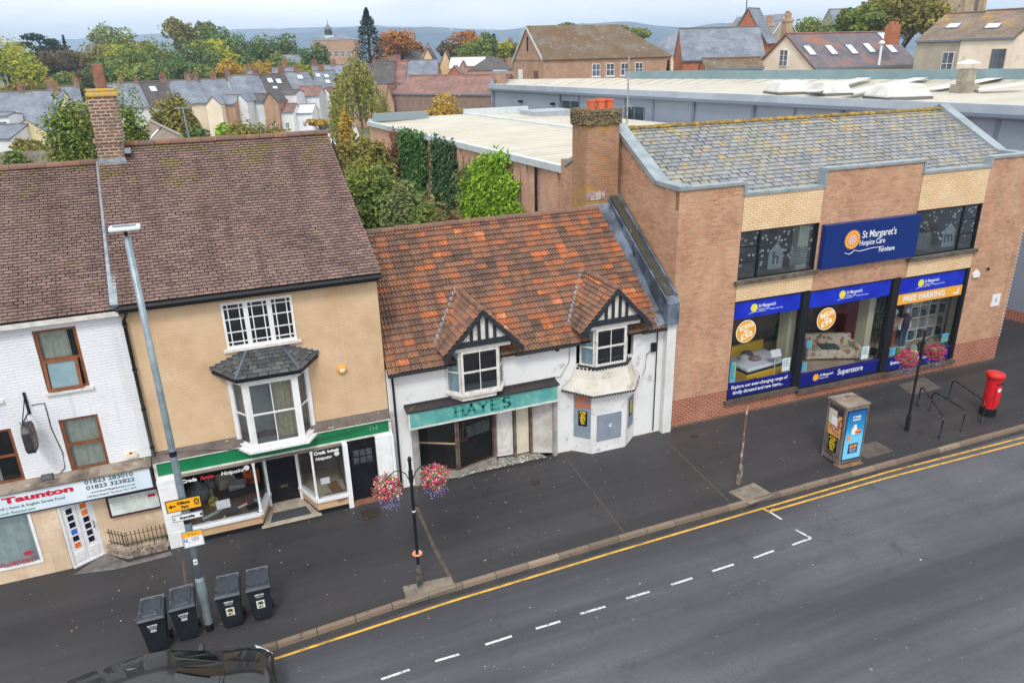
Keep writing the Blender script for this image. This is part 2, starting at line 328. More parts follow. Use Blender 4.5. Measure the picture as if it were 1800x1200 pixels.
strip('yellow_line', [(-30, 13.88)]+[P2(*p) for p in [(480,1158),(800,1054),(1085,968),(1340,893),(1560,829),(1800,768)]]+[(60, 14.4)], .075, -.102, m_yel)
strip('yellow_line', [P2(*p) for p in [(1357,897),(1560,839),(1800,777)]]+[(60, 14.15)], .075, -.102, m_yel)
strip('yellow_tick', [P2(1340,893), P2(1352,899), P2(1362,894)], .07, -.098, m_yel)
D = [((670,1193),(720,1176)),((765,1161),(807,1149)),((853,1132),(900,1117)),((942,1104),(985,1091)),((1020,1078),(1064,1065)),((1101,1051),(1142,1039)),((1180,1027),(1217,1015)),((1252,1003),(1290,991)),((1325,980),(1360,967)),((1393,957),(1426,945)),
     ((1426,945),(1398,930)),((1350,897),(1374,912))]
for a, b_ in D: strip('white_dash', [P2(*a), P2(*b_)], .065, -.102, m_wht)
# asphalt trenches, patches and paving repairs in the pavement
m_tr = M('trench_fill', S(92,80,70), .9, S(70,62,56), 4, bump=.4)
for pts, w in (([(730,885),(760,955),(770,975),(800,1030)], .10), ([(990,800),(1045,868),(1100,940)], .045), ([(1165,770),(1210,812),(1280,880)], .045), ([(322,985),(328,1045)], .06), ([(700,868),(735,890)], .04)):
    strip('trench_seam', [tuple(atZ(*p)[:2]) for p in pts], w, .004, m_tr, pave)
def flat_px(name, pts, mat, z, par=pave): return MB().poly([tuple(atZ(p[0], p[1], z)) for p in pts]).build(name, mat, par)
flat_px('concrete_pad', [(1280,864),(1325,848),(1362,870),(1318,886)], conc, .005)
flat_px('paving_repair', [(1492,786),(1540,775),(1572,792),(1524,806)], M('paving_repair', S(98,90,82), .9, S(78,72,66), 3, bump=.4), .005)
flat_px('paving_repair', [(1578,676),(1625,663),(1655,682),(1605,694)], MC['paving_repair'], .005)
flat_px('concrete_pad', [(708,1030),(792,1012),(800,1032),(716,1060)], conc, .006)
m_iron = M('cast_iron', S(52,46,42), .6, S(72,58,48), 9, metal=.3, bump=.5, bscale=45)
def cover(pts, label):
    c = atZ(sum(p[0] for p in pts)/4, sum(p[1] for p in pts)/4); q = [atZ(*p) for p in pts]
    o = MB().prism([(p.x, p.y, .003) for p in reversed(q)], (0, 0, .007)).build('drain_cover', m_iron); tag(o, label, 'drain cover', 'covers set in the pavement')
cover([(633,898),(664,891),(672,906),(640,914)], 'dark iron drain cover in the pavement below the left pink flower basket')
cover([(934,846),(945,844),(950,850),(938,853)], 'small pale stopcock cover in the pavement in front of the turquoise shop sign')
cover([(1213,766),(1224,764),(1228,768),(1217,771)], 'small pale cover in the pavement near the foot of the white buttress')
cover([(1614,758),(1619,757),(1622,760),(1617,762)], 'tiny iron cover beside the first cycle stand')
m_wd = M('wall_dirt', S(66,60,54), .95, S(92,84,72), 6, .4, .6, bump=.5)
for xa_, xb_, y_ in ((2.3,3.7,19.36), (3.75,4.5,19.58), (9.05,9.7,19.58), (11.9,13.0,19.58), (13.35,29.0,19.62)): strip('wall_dirt', [(xa_, y_), (xb_, y_-(.0175*(xb_-13.35) if xb_ > 20 else 0))], .13, .0035, m_wd, pave)
# leaf litter and gum specks
lt = MB()
for _ in range(360):
    x_, y_ = random.uniform(-7, 30), random.choice([random.uniform(14.7, 19.3), random.uniform(14.7, 19.3), random.uniform(19.0, 19.55), random.uniform(11, 14.2)])
    s_ = random.uniform(.012, .035); a = random.uniform(0, 6.28); z = .008 if y_ > 14.6 else -.1
    q = [(x_+s_*math.cos(a+k*1.57)*random.uniform(.5, 1), y_+s_*math.sin(a+k*1.57)*random.uniform(.5, 1), z+random.uniform(0, .012)) for k in range(4)]
    lt.quad(*q)
lt = lt.build('leaf_litter', islands('leaf_litter', [(0, S(150,120,70)), (.4, S(190,180,160)), (.7, S(120,84,50)), (1, S(215,212,205))]))
tag(lt, 'scattered dry leaves and specks of litter on the pavement and road', 'litter', kind='stuff')
# ------------------------------------------------------------------ tiles
def bil(A, B, C, Dd, u, v):  # eaveL eaveR ridgeR ridgeL
    return (A*(1-u)+B*u)*(1-v)+(Dd*(1-u)+C*u)*v
def plain_tiles(name, q, tw, gauge, th, mat, parent, local=False, jit=.004, skip=None, headlap=1.25, gk=.018):
    A, B, C, Dd = [Vector(p) for p in q]; W = ((B-A).length+(C-Dd).length)/2; L = ((Dd-A).length+(C-B).length)/2
    nu, nv = max(1, round(W/tw)), max(1, round(L/gauge)); nrm = (B-A).cross(Dd-A).normalized(); V = []; Q = []
    for j in range(nv):
        off = .5*(j % 2)/nu + random.uniform(-.06, .06)/nu
        for i in range(-1, nu+1):
            u0, u1 = i/nu+off, (i+1)/nu+off; u0, u1 = max(0, u0), min(1, u1)
            if u1-u0 < .15/nu: continue
            v0, v1 = j/nv, min(1.0, (j+headlap)/nv)
            if skip and skip(bil(A, B, C, Dd, (u0+u1)/2, (v0+v1)/2)): continue
            e = gk/nu*random.uniform(.5, 3.5); h0 = th*3+random.uniform(-jit, jit); h1 = th*.7; dv = random.uniform(-.035, .035)/nv; tw_ = random.uniform(-jit, jit)*.8
            a, b_, c, d = bil(A,B,C,Dd,u0+e,v0+dv)+nrm*(h0+tw_), bil(A,B,C,Dd,u1-e,v0+dv)+nrm*(h0-tw_), bil(A,B,C,Dd,u1-e,v1)+nrm*h1, bil(A,B,C,Dd,u0+e,v1)+nrm*h1
            n = len(V); t = nrm*th
            V += [a-t, b_-t, a, b_, c, d]; Q += [(n, n+1, n+3, n+2), (n+2, n+3, n+4, n+5), (n, n+2, n+5, n+5), (n+1, n+4, n+3, n+3)]
    V = [tuple(x) for x in V]
    me = MB(); me.v = V; me.f = [tuple(dict.fromkeys(f)) for f in Q]
    o = me.build(name, mat, parent, local); return o
def roman_tiles(name, q, tw, gauge, mat, parent, jit=.006, local=False, skip=None, rolls=3, rh=.042):
    A, B, C, Dd = [Vector(p) for p in q]; W = ((B-A).length+(C-Dd).length)/2; L = ((Dd-A).length+(C-B).length)/2
    nu, nv = max(1, round(W/tw)), max(1, round(L/gauge)); nrm = (B-A).cross(Dd-A).normalized(); b = MB()
    prof = []
    for r in range(rolls):
        o_ = r/rolls; k = 1/rolls
        prof += [(o_+k*.02, 0), (o_+k*.38, 0), (o_+k*.46, .8), (o_+k*.64, 1), (o_+k*.82, .8), (o_+k*.93, 0.0)]
    for j in range(nv):
        off = random.uniform(-.03, .03)/nu
        for i in range(nu):
            u0, u1 = i/nu+off*(0 < i), (i+1)/nu; v0, v1 = j/nv+random.uniform(-.05, .05)/nv, min(1, (j+1.12)/nv)
            if skip and skip(bil(A, B, C, Dd, (u0+u1)/2, (v0+v1)/2)): continue
            hz = random.uniform(0, jit); lo = [bil(A,B,C,Dd,u0+(u1-u0)*x_,v0)+nrm*(.062+h*rh+hz) for x_, h in prof]
            hi = [bil(A,B,C,Dd,u0+(u1-u0)*x_,v1)+nrm*(.008+h*rh) for x_, h in prof]; bt = [bil(A,B,C,Dd,u0+(u1-u0)*x_,v0)+nrm*(.034+h*rh*.8+hz) for x_, h in prof]
            n = len(prof); b.add(lo+hi+bt, [(k, k+1, n+k+1, n+k) for k in range(n-1)]+[(2*n+k, 2*n+k+1, k+1, k) for k in range(n-1)])
    return b.build(name, mat, parent, local)
def ridge_tiles(name, a, b_, r, mat, parent, n=None, local=False, step=.42):
    a, b_ = Vector(a), Vector(b_); L = (b_-a).length; n = n or max(1, round(L/step)); d = (b_-a)/n; t = d.normalized(); s_ = t.cross(Vector((0,0,1))).normalized(); m = MB()
    for i in range(n):
        p0, p1 = a+d*i+t*.005, a+d*(i+1)-t*.005; h = random.uniform(-.008, .012); rr = r*random.uniform(.96, 1.06)
        vs_ = []
        for p in (p0, p1): vs_ += [p+s_*rr*math.cos(k*math.pi/6)+Vector((0,0,rr*.9*math.sin(k*math.pi/6)+h)) for k in range(7)]
        m.add(vs_, [(k, k+1, 8+k, 7+k) for k in range(6)]+[tuple(range(7)), tuple(reversed(range(7, 14)))])
    return m.build(name, mat, parent, local)
m_plain = islands('brown_clay_tile', [(0, S(92,74,70)), (.25, S(116,94,90)), (.55, S(128,106,100)), (.8, S(138,114,106)), (.955, S(128,104,96)), (.98, S(166,118,96)), (1, S(136,136,142))],
                  lichen=[(S(112,96,86), 1.3, .56, .72), (S(136,126,80), 2.2, .68, .78), (S(92,72,66), .5, .5, .75)], bump=.3, cluster=.35, streaks=[(S(84,66,60), 2.2, .5, .75, .7)], ztop=(S(122,108,70), 8.6, 10.4, .16, 2.0))
m_roman = islands('orange_roman_tile', [(0, S(84,70,62)), (.2, S(112,88,76)), (.42, S(132,100,84)), (.60, S(148,108,86)), (.76, S(160,104,74)), (.86, S(186,108,66)), (.93, S(204,140,98)), (.955, S(214,172,140)), (.975, S(104,100,96)), (1, S(128,104,92))],
                  lichen=[(S(122,94,80), 1.0, .55, .72), (S(124,106,88), 5, .60, .72), (S(84,80,36), 1.6, .67, .76), (S(190,186,170), 7, .74, .8)], bump=.4, cluster=.3, streaks=[(S(96,80,70), 2.6, .5, .72, .75), (S(176,112,76), 3.4, .64, .78, .5)])
m_ridge = islands('ridge_tile', [(0, S(112,86,74)), (.5, S(134,98,82)), (1, S(104,86,78))], lichen=[(S(96,90,60), 3, .55, .66)], bump=.3)
m_slate = islands('grey_slate', [(0, S(114,118,124)), (.4, S(126,130,136)), (.8, S(138,142,147)), (1, S(144,142,140))], lichen=[(S(146,144,116), .9, .48, .72), (S(186,150,70), 3.2, .60, .66), (S(74,72,66), 6, .64, .72)], rough=.55, spec=.4, streaks=[(S(112,112,110), 2.0, .5, .75, .7)], ztop=(S(178,148,76), 7.9, 9.7, .085, 2.3))
m_dslate = islands('dark_slate', [(0, S(62,64,66)), (.6, S(80,82,84)), (1, S(96,96,94))], lichen=[(S(130,132,122), 6, .62, .7)], rough=.6)
# ------------------------------------------------------------------ windows
def sash(parent, x0, x1, z0, z1, y, fm, fw=.06, cols=2, rows=1, dep=.05, curtain=None, glassm=None, mid=True, name='window', local=False, label=None, m=None, bar=.022, cut=1.0):
    b = MB(m); b.box(x0, x0+fw, y, y+dep, z0, z1).box(x1-fw, x1, y, y+dep, z0, z1).box(x0+fw, x1-fw, y, y+dep, z1-fw, z1).box(x0+fw, x1-fw, y, y+dep, z0, z0+fw)
    zm = (z0+z1)/2; segs = [(z0+fw, z1-fw)]
    if mid: b.box(x0+fw, x1-fw, y+.004, y+dep, zm-fw*.4, zm+fw*.4); segs = [(z0+fw, zm-fw*.4), (zm+fw*.4, z1-fw)]
    for a, c in segs:
        for i in range(1, cols): xx = x0+fw+(x1-x0-2*fw)*i/cols; b.box(xx-bar/2, xx+bar/2, y+.012, y+dep-.006, a, c)
        for j in range(1, rows):
            zz = a+(c-a)*j/rows; b.box(x0+fw, x1-fw, y+.014, y+dep-.008, zz-bar/2, zz+bar/2)
    w = b.build(name, fm, parent, local)
    if label: w['label'] = label
    MB(m).quad((x0+fw,y+.035,z0+fw),(x1-fw,y+.035,z0+fw),(x1-fw,y+.035,z1-fw),(x0+fw,y+.035,z1-fw)).build('glass', glassm or glz, w, local)
    if curtain:
        c = MB(m); n = max(6, int((x1-x0)*16)); X = [x0+.02+(x1-x0-.04)*cut*i/n for i in range(n+1)]
        for i in range(n): c.quad((X[i],y+.12+.02*math.sin(i*1.9),z0),(X[i+1],y+.12+.02*math.sin((i+1)*1.9),z0),(X[i+1],y+.12+.02*math.sin((i+1)*1.9),z1),(X[i],y+.12+.02*math.sin(i*1.9),z1))
        c.build('curtain', curtain, w, local)
    return w
def backing(x0, x1, y, z0, z1, parent, mat=None, local=False, name='room', depth=1.2):
    """dark room shell behind openings"""
    b = MB(); y1 = y+depth
    b.quad((x0,y1,z0),(x1,y1,z0),(x1,y1,z1),(x0,y1,z1)).quad((x0,y,z0),(x1,y,z0),(x1,y1,z0),(x0,y1,z0)).quad((x0,y,z1),(x1,y,z1),(x1,y1,z1),(x0,y1,z1)).quad((x0,y,z0),(x0,y1,z0),(x0,y1,z1),(x0,y,z1)).quad((x1,y,z0),(x1,y1,z0),(x1,y1,z1),(x1,y,z1))
    return b.build(name, mat or dark, parent, local)
FY = 19.65
# ================================================================== restaurant building (white painted brick)
WB = empty('restaurant_building', (-7, FY, 0), label='white painted brick restaurant with brown sash windows and a brown tiled roof', cat='building')
w_up = rectY(FY, (57,582), (130,573), (160,678), (82,690)); w_lo = rectY(FY, (101,738), (170,728), (195,818), (127,829))
w_l2 = (w_lo[0]-1.95, w_lo[0]-1.02, w_lo[2], w_lo[3]); w_u2 = (w_up[0]-1.93, w_up[0]-1.02, w_up[2], w_up[3])
ops = [w_up, w_lo, w_l2, w_u2]
b = MB().wall(-12, -2.66, 2.3, 6.80, FY, ops, .1); b.box(-12, -2.66, FY+4.5, FY+8, -.1, 6.8); b.build('wall', white_wall, WB)
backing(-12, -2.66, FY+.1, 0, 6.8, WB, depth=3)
for k, o_ in enumerate(ops):
    w = sash(WB, *o_, FY+.05, brownf, .075, cols=1, dep=.06, curtain=curt if k != 3 else curt, cut=(.75, 1, .45, 1)[k], name='sash_window')
    b = MB().box(o_[0]-.05, o_[1]+.08, FY-.07, FY+.05, o_[2]-.07, o_[2]-.002); b.build('sill', wh_old, w)
# lower sash of the upper window hangs open outwards
b = MB(Matrix.Translation((w_up[0]+.03, FY-.02, w_up[2]+.02)) @ Matrix.Rotation(math.radians(-9), 4, 'X'))
W_ = w_up[1]-w_up[0]-.16; H_ = (w_up[3]-w_up[2])*.49
for q in ((0, .07, 0, H_), (W_-.07, W_, 0, H_), (.07, W_-.07, 0, .07), (.07, W_-.07, H_-.07, H_)): b.box(q[0], q[1], -.05, 0, q[2], q[3])
so_ = b.build('open_sash', brownf, WB); b2 = MB(b.m); b2.quad((.07,-.03,.07),(W_-.07,-.03,.07),(W_-.07,-.03,H_-.07),(.07,-.03,H_-.07)); b2.build('glass', glz, so_)
b2 = MB(b.m); b2.quad((.09,-.005,.07),(W_-.08,-.005,.07),(W_-.08,-.005,H_-.07),(.09,-.005,H_-.07)); b2.build('curtain', curt_blue, so_)
rl = atY(175, 290, 24.2); rdg = 9.72
A, B, C, D_ = (-12, 19.42, 6.78), (-2.72, 19.42, 6.78), (-2.98, 24.2, rdg), (-12, 24.2, rdg)
MB().slab(A, B, C, D_, .1).slab((-2.66, 28.6, 6.8), (-12, 28.6, 6.8), D_, C, .1).build('roof_deck', dark, WB)
rf = plain_tiles('roof', (A, B, C, D_), .2, .105, .017, m_plain, WB)
ridge_tiles('ridge_tiles', D_, C, .13, m_ridge, rf)
MB().slab((-2.80,19.36,6.93), (-2.62,19.36,6.93), (-2.84,24.2,rdg+.13), (-3.02,24.2,rdg+.13), .16).build('parapet_flashing', flash, WB)
MB().box(-12, -2.66, 19.44, 19.66, 6.62, 6.75).box(-12, -2.66, 19.56, 19.65, 6.56, 6.62).build('eaves_board', wh_old, WB)
# ground floor
fy = 19.30
fx = rectY(fy, (0,862), (270,823), (277.5,855), (0,905)); fz0, fz1 = fx[2]+.02, fx[3]+.0
fz0 = (atY(277,855,fy).z+atY(100,888,fy).z)/2; fz1 = (atY(270,823,fy).z+atY(100,849,fy).z)/2
sg = MB().box(-12, -2.74, fy, fy+.12, fz0, fz1).build('shop_sign', M('sign_white', S(222,232,238), .35, S(206,222,232), 1.2), WB)
MB().box(-12.02, -2.70, fy-.02, fy+.13, fz1, fz1+.03).box(-12.02, -2.70, fy-.02, fy+.13, fz0-.03, fz0).box(-2.74, -2.70, fy-.02, fy+.13, fz0, fz1).build('sign_frame', M('navy_trim', S(48,50,62), .4), sg)
MB().slab((-12, fy-.06, fz1+.06), (-2.68, fy-.06, fz1+.06), (-2.68, FY, fz1+.15), (-12, FY, fz1+.15), .05).build('cornice', M('weathered_cornice', S(150,138,124), .9, S(90,80,70), 2, bump=.4, stain=(S(206,200,190), 3, .6, .7)), WB)
MB().box(-12, -2.74, fy+.12, FY+1.0, fz0+.05, fz0+.1).build('soffit', wh_old, WB)
fh = fz1-fz0
red = M('sign_red', S(196,30,54), .4); slatetx = M('sign_slate', S(74,96,110), .4); green_t = M('sign_green', S(40,130,96), .4); dk_t = M('sign_dark', S(60,56,70), .4)
tx = lambda px, py: atY(px, py, fy).x
text('Village Taunton', red, sg, ((tx(-112,890)+tx(133,868))/2, fy-.006, fz0+fh*.71), .22, width=tx(133,868)-tx(-112,890), bold=.010)
text('Charcoal Grill | Asian & English Street Food', dk_t, sg, ((tx(-45,900)+tx(117,885))/2, fy-.006, fz0+fh*.36), .095, width=tx(117,885)-tx(-45,900))
text('Bar & Lunch Restaurant', green_t, sg, ((tx(-36,900)+tx(62,893))/2, fy-.006, fz0+fh*.13), .10, width=tx(62,893)-tx(-36,900))
text('01823 283010', slatetx, sg, ((tx(150,855)+tx(235,838))/2, fy-.006, fz0+fh*.86), .155, width=tx(235,838)-tx(150,855), bold=.003)
text('01823 323822', slatetx, sg, ((tx(152,860)+tx(238,848))/2, fy-.006, fz0+fh*.58), .155, width=tx(238,848)-tx(152,860), bold=.003)
text('www.foodvillagetaunton.co.uk', slatetx, sg, ((tx(160,868)+tx(239,857))/2, fy-.006, fz0+fh*.34), .085, width=tx(239,857)-tx(160,868))
text('148 East Reach Taunton TA1 3HT', slatetx, sg, ((tx(153,874)+tx(241,862))/2, fy-.006, fz0+fh*.15), .08, width=tx(241,862)-tx(153,874))
stone = brick('stone_cladding', S(214,190,162), S(198,172,144), S(178,160,140), w=.62, h=.62, ms=.004, bumpy=.12, rough=.45, stains=[(S(232,214,192), 1.6, .5, .75), (S(182,156,130), 3, .6, .75)])
sw = rectY(19.38, (-60,910), (53,900), (79,985), (-42,1005)); sw = (-7.0, atY(66,943,19.38).x, atY(79,985,19.38).z, fz0-.02)
MB().wall(-12, -5.03, 0, fz0+.06, 19.36, [(-7.9, sw[1], sw[2], fz0+.05)], .12).quad((-5.03,19.36,0),(-5.0,19.5,0),(-5.0,19.5,fz0+.06),(-5.03,19.36,fz0+.06)).build('stone_front', stone, WB)
MB().wall(-4.28, -2.66, 0, fz0+.1, 19.68, [], .1).build('stone_recess_wall', stone, WB)
w = sash(WB, -7.9, sw[1], sw[2], fz0+.05, 19.33, wh, .07, cols=1, mid=False, name='restaurant_window', dep=.1)
b = MB(); 
for i in range(34): xx = -7.85+i*.07; b.quad((xx,19.5+.02*math.sin(i*1.7),sw[2]+.02),(xx+.07,19.5+.02*math.sin((i+1)*1.7),sw[2]+.02),(xx+.07,19.5+.02*math.sin((i+1)*1.7),fz0),(xx,19.5+.02*math.sin(i*1.7),fz0))
b.build('curtain', M('white_curtain', S(212,220,218), .9, S(190,204,202), 5), w)
text('CLOSE/OPEN', M('poster_red', S(178,54,74), .5), w, (sw[1]-.6, 19.335, sw[2]+.15), .13, width=.75, bold=.003, shear=.3)
text('RESTAURANT', MC['poster_red'], w, (sw[1]-.5, 19.335, sw[2]+.08), .07, width=.7)
MB().lathe([(.001, 0), (.11, 0), (.11, .01), (.001, .01)], n=16).build('sticker', MC['poster_red'], w).matrix_basis = Matrix.Translation((sw[1]-.28, 19.335, sw[2]+.36)) @ Matrix.Rotation(math.pi/2, 4, 'X') @ Matrix.Diagonal((1, .6, 1, 1))
# angled double door
a_, c_ = Vector((-5.0, 19.34, 0)), Vector((-4.28, 19.72, 0)); L = (c_-a_).length; dm = Matrix.Translation(a_) @ Matrix.Rotation(math.atan2(c_.y-a_.y, c_.x-a_.x), 4, 'Z')
b = MB(dm); b.box(0, .05, -.03, .06, 0, fz0+.05).box(L-.05, L, -.03, .06, 0, fz0+.05).box(.05, L-.05, -.03, .06, fz0-.04, fz0+.05).box(.05, L/2-.004, 0, .04, .06, fz0-.04).box(L/2+.004, L-.05, 0, .04, .06, fz0-.04)
b.box(.12, L/2-.07, -.015, 0, .12, .42).box(L/2+.07, L-.12, -.015, 0, .12, .42).box(0, L, -.04, .04, 0, .055)
dr = b.build('door', wh, WB, bevel=.004)
cols_ = [S(30,36,60), S(24,28,44), S(20,24,40), S(60,110,200), S(24,30,50), S(226,120,40)], [S(226,116,40), S(240,130,50), S(24,24,40), S(28,30,50), S(30,34,54), S(24,28,44)]
for k, xx in enumerate((L*.2, L*.62)):
    for j in range(6):
        z_ = fz0-.22-j*.205; cc = cols_[k][j]
        MB(dm).box(xx, xx+.14, -.008, .0, z_-.15, z_).build('pane', M('door_pane_%d%d' % (k, j), cc, .15), dr)
MB(dm).tube([(L*.86, -.03, .9), (L*.86, -.08, .92), (L*.86, -.08, 1.1), (L*.86, -.03, 1.12)], .012).build('handle', blk, dr)
# menu board on the recess wall
mb = rectY(19.6, (186,874), (280,857), (286,890), (193,911)); mz0, mz1 = mb[2], min(mb[3], fz0-.03)
o = MB().box(mb[0], mb[1], 19.58, 19.66, mz0, mz1).build('menu_board', M('dark_red_timber', S(70,30,36), .4), WB)
MB().box(mb[0]+.06, mb[1]-.06, 19.57, 19.58, mz0+.06, mz1-.02).build('paper', M('menu_paper', S(196,206,202), .6, S(214,222,216), 4, .48, .52), o)
b = MB()
for i in range(5):
    for j in range(6): x_ = mb[0]+.12+i*(mb[1]-mb[0]-.24)/4.9; b.box(x_, x_+.16, 19.566, 19.57, mz1-.09-j*.06, mz1-.085-j*.06)
b.build('menu_lines', M('print_grey', S(130,140,142), .6), o); MB().box(mb[1]-.3, mb[1]-.12, 19.564, 19.57, mz1-.2, mz1-.12).build('red_notice', red, o)
# alarm box, floodlight, cable
p = atY(231, 797, FY)
MB().prism([(p.x-.13,FY,p.z-.09),(p.x+.13,FY,p.z-.09),(p.x+.15,FY,p.z-.02),(p.x+.07,FY,p.z+.09),(p.x-.07,FY,p.z+.09),(p.x-.15,FY,p.z-.02)], (0,-.07,0)).build('alarm_box', M('alarm_cream', S(226,214,190), .4), WB, bevel=.01)
MB().tube([(p.x, FY-.075, p.z+.05), (p.x, FY-.02, p.z+.06)], .035).build('alarm_lamp', M('alarm_red', S(140,20,30), .2), WB)
p = atY(84, 838, 19.25)
o = MB(Matrix.Translation((p.x,19.25,p.z)) @ Matrix.Rotation(-.5, 4, 'X')).box(-.13, .13, -.06, .03, -.08, .08).build('floodlight', blk, WB, bevel=.01)
MB(Matrix.Translation((p.x,19.25,p.z)) @ Matrix.Rotation(-.5, 4, 'X')).box(-.11, .11, -.066, -.06, -.06, .06).build('lens', glz_dark, o)
P = [atY(x_, y_, FY-.015) for x_, y_ in ((55,712),(78,708),(82,722),(90,752),(110,795),(114,822),(100,838))]
MB().tube(P, .011, 6).build('cable', blk, WB)
# downpipe between the two facades
dpx = -2.60
b = MB().tube([(-2.5,19.36,6.72),(-2.52,19.5,6.62),(dpx,19.56,6.45),(dpx,19.56,2.2)], .045, 10)
for z_ in (6.3, 5.1, 4.0, 2.9): b.tube([(dpx,19.56,z_),(dpx,19.56,z_+.08)], .058, 10)
dp = b.build('downpipe', blk, WB, smooth=True)
# hanging sign
hx = atY(51, 722, FY); hs = empty('hanging_sign', (hx.x, FY, 0), label='black octagonal pub-style sign hanging from a wrought iron bracket on the white restaurant', cat='sign')
e1 = Vector((hx.x-.02, FY-.75, hx.z-.02))
MB().tube([(hx.x,FY,hx.z), e1], .018).tube([(hx.x,FY,hx.z+.45),(hx.x,FY-.25,hx.z+.28), e1], .013).box(hx.x-.03,hx.x+.03,FY-.03,FY,hx.z-.08,hx.z+.5).tube([e1, e1+Vector((0,-.1,.05)), e1+Vector((0,-.12,.12))], .012).tube([e1+Vector((0,.15,0)), e1+Vector((0,.15,-.12))], .006).tube([e1+Vector((0,.5,0)), e1+Vector((0,.5,-.12))], .006).build('bracket', blk, hs)
yc, zc = e1.y+.3, e1.z-.48; oc = [(yc+sx*a, zc+sz*c) for sx, sz, a, c in ((-1,-1,.16,.36),(1,-1,.16,.36),(1,-1,.28,.22),(1,1,.28,.22),(1,1,.16,.36),(-1,1,.16,.36),(-1,1,.28,.22),(-1,-1,.28,.22))]
o = MB().prism([(e1.x-.09, y_, z_) for y_, z_ in oc], (.18, 0, 0)).build('board', M('sign_black', S(44,42,46), .45, S(60,56,58), 7), hs, bevel=.012)
gold = M('faded_gold', S(170,150,120), .5)
for t_, z_, w_ in (('Food', .02, .22), ('Village', -.08, .30), ('RESTAURANT', -.2, .36)): text(t_, gold, o, (e1.x+.094, yc, zc+z_), .1, rz=math.pi/2, width=w_)
MB().tube([(e1.x+.09, yc, zc+.2), (e1.x+.096, yc, zc+.2)], .06, 16).build('emblem', M('emblem_red', S(150,90,80), .5), o)
# front garden wall with railing
gq = [atZ(185,968), atZ(228,986), atZ(300,966)]
gw = empty('garden_wall', tuple(gq[1]), label='low rough stone wall with black spiked railings beside the restaurant door', cat='wall')
b = MB(); pts = [Vector((-4.22, 19.62, 0)), Vector((-3.72, 19.2, 0)), Vector((-2.70, 19.2, 0))]
m_rub = islands('rubble_stone', [(0, S(120,108,98)), (.5, S(150,136,122)), (1, S(176,160,142))], rough=.9, bump=.8)
for a, c in zip(pts[:-1], pts[1:]):
    n = int((c-a).length/.14); d = (c-a)/n; nn = Vector((-d.y, d.x, 0)).normalized()
    for j in range(3):
        for i in range(n):
            p0 = a+d*(i+(j % 2)*.4); r = lambda: random.uniform(-.015, .015); z0 = j*.1; z1 = z0+.11+r()
            b.hexa([p0+Vector((r(),r(),z0)), p0+d*.98+Vector((r(),r(),z0)), p0+d+nn*.2+Vector((0,0,z0)), p0+nn*.2+Vector((0,0,z0))], [p0+Vector((r(),r(),z1)), p0+d*.97+Vector((r(),r(),z1)), p0+d+nn*.2+Vector((0,0,z1+r())), p0+nn*.2+Vector((0,0,z1))])
b.build('stonework', m_rub, gw, bevel=.012)
b = MB()
for a, c in zip(pts[:-1], pts[1:]):
    n = int((c-a).length/.1); nn = Vector((-(c-a).y, (c-a).x, 0)).normalized()*.1
    for i in range(n+1):
        q = a+(c-a)*i/n+nn; b.tube([q+Vector((0,0,.3)), q+Vector((0,0,.72))], .009, 5).tube([q+Vector((0,0,.72)), q+Vector((0,0,.79))], .016, 5, r2=.002)
    for z_ in (.38, .66): b.tube([a+nn+Vector((0,0,z_)), c+nn+Vector((0,0,z_))], .009, 5)
b.build('railing', blk, gw)
MB().poly([(-4.2,19.62,.2),(-3.7,19.3,.2),(-2.7,19.3,.2),(-2.7,19.66,.2)]).build('lawn', M('artificial_grass', S(72,110,52), .9, S(56,90,40), 8, bump=.8, bscale=90), gw)
MB().poly([tuple(p) for p in (atZ(128,1010,.012), atZ(186,972,.012), atZ(226,988,.012), atZ(300,968,.012), atZ(304,975,.012), atZ(205,1000,.012))]).build('door_apron', M('worn_stone', S(120,116,112), .8, S(92,88,84), 3, bump=.4), WB)

# ================================================================== tan brick building
TB = empty('tan_brick_building', (.5, FY, 0), label='three-storey tan painted brick building with a green shop fascia and white oriel bay', cat='building')
tw_ = rectY(FY, (385,534), (511,516.7), (523,597), (401,613))
X0, X1 = -2.66, 3.68
MB().wall(X0, X1, 2.3, 6.9, FY, [tw_, (-.38, 1.42, 2.62, 4.5)], .1).build('wall', tan_wall, TB)
bk = MB(); bk.quad((X1,FY,-.1),(X1,28.8,-.1),(X1,28.8,6.9),(X1,FY,6.9)).add([(X1,FY,6.9),(X1,28.8,6.9),(X1-.1,24.2,10.05)], [(0,1,2)]).quad((X1,28.8,-.1),(X0,28.8,-.1),(X0,28.8,6.9),(X1,28.8,6.9)).add([(X0,FY,6.7),(X0,28.8,6.7),(X0+.05,24.2,10.0)], [(0,2,1)])
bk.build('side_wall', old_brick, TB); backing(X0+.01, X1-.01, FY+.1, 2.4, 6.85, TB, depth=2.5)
ml = atY(222, 255, 24.2); mr = atY(573, 235, 24.2); rz_ = 10.16
A, B, C, D_ = (-2.72, 19.42, 6.87), (3.80, 19.42, 6.87), (3.44, 24.2, rz_), (-2.95, 24.2, rz_)
MB().slab(A, B, C, D_, .12).slab((3.8, 28.9, 6.85), (-2.66, 28.9, 6.85), D_, C, .12).build('roof_deck', dark, TB)
rf = plain_tiles('roof', (A, B, C, D_), .2, .105, .017, m_plain, TB)
plain_tiles('rear_roof', ((3.8,28.9,6.85), (-2.66,28.9,6.85), D_, C), .34, .2, .015, m_plain, TB)
ridge_tiles('ridge_tiles', (-2.25,24.2,rz_+.0), (3.48,24.2,rz_+.0), .13, m_ridge, rf)
b = MB(); b.tube([(-2.7,19.36,6.80),(3.78,19.36,6.80)], .06, 8).box(-2.66, 3.7, 19.4, 19.66, 6.68, 6.86); b.build('gutter', blk, TB)
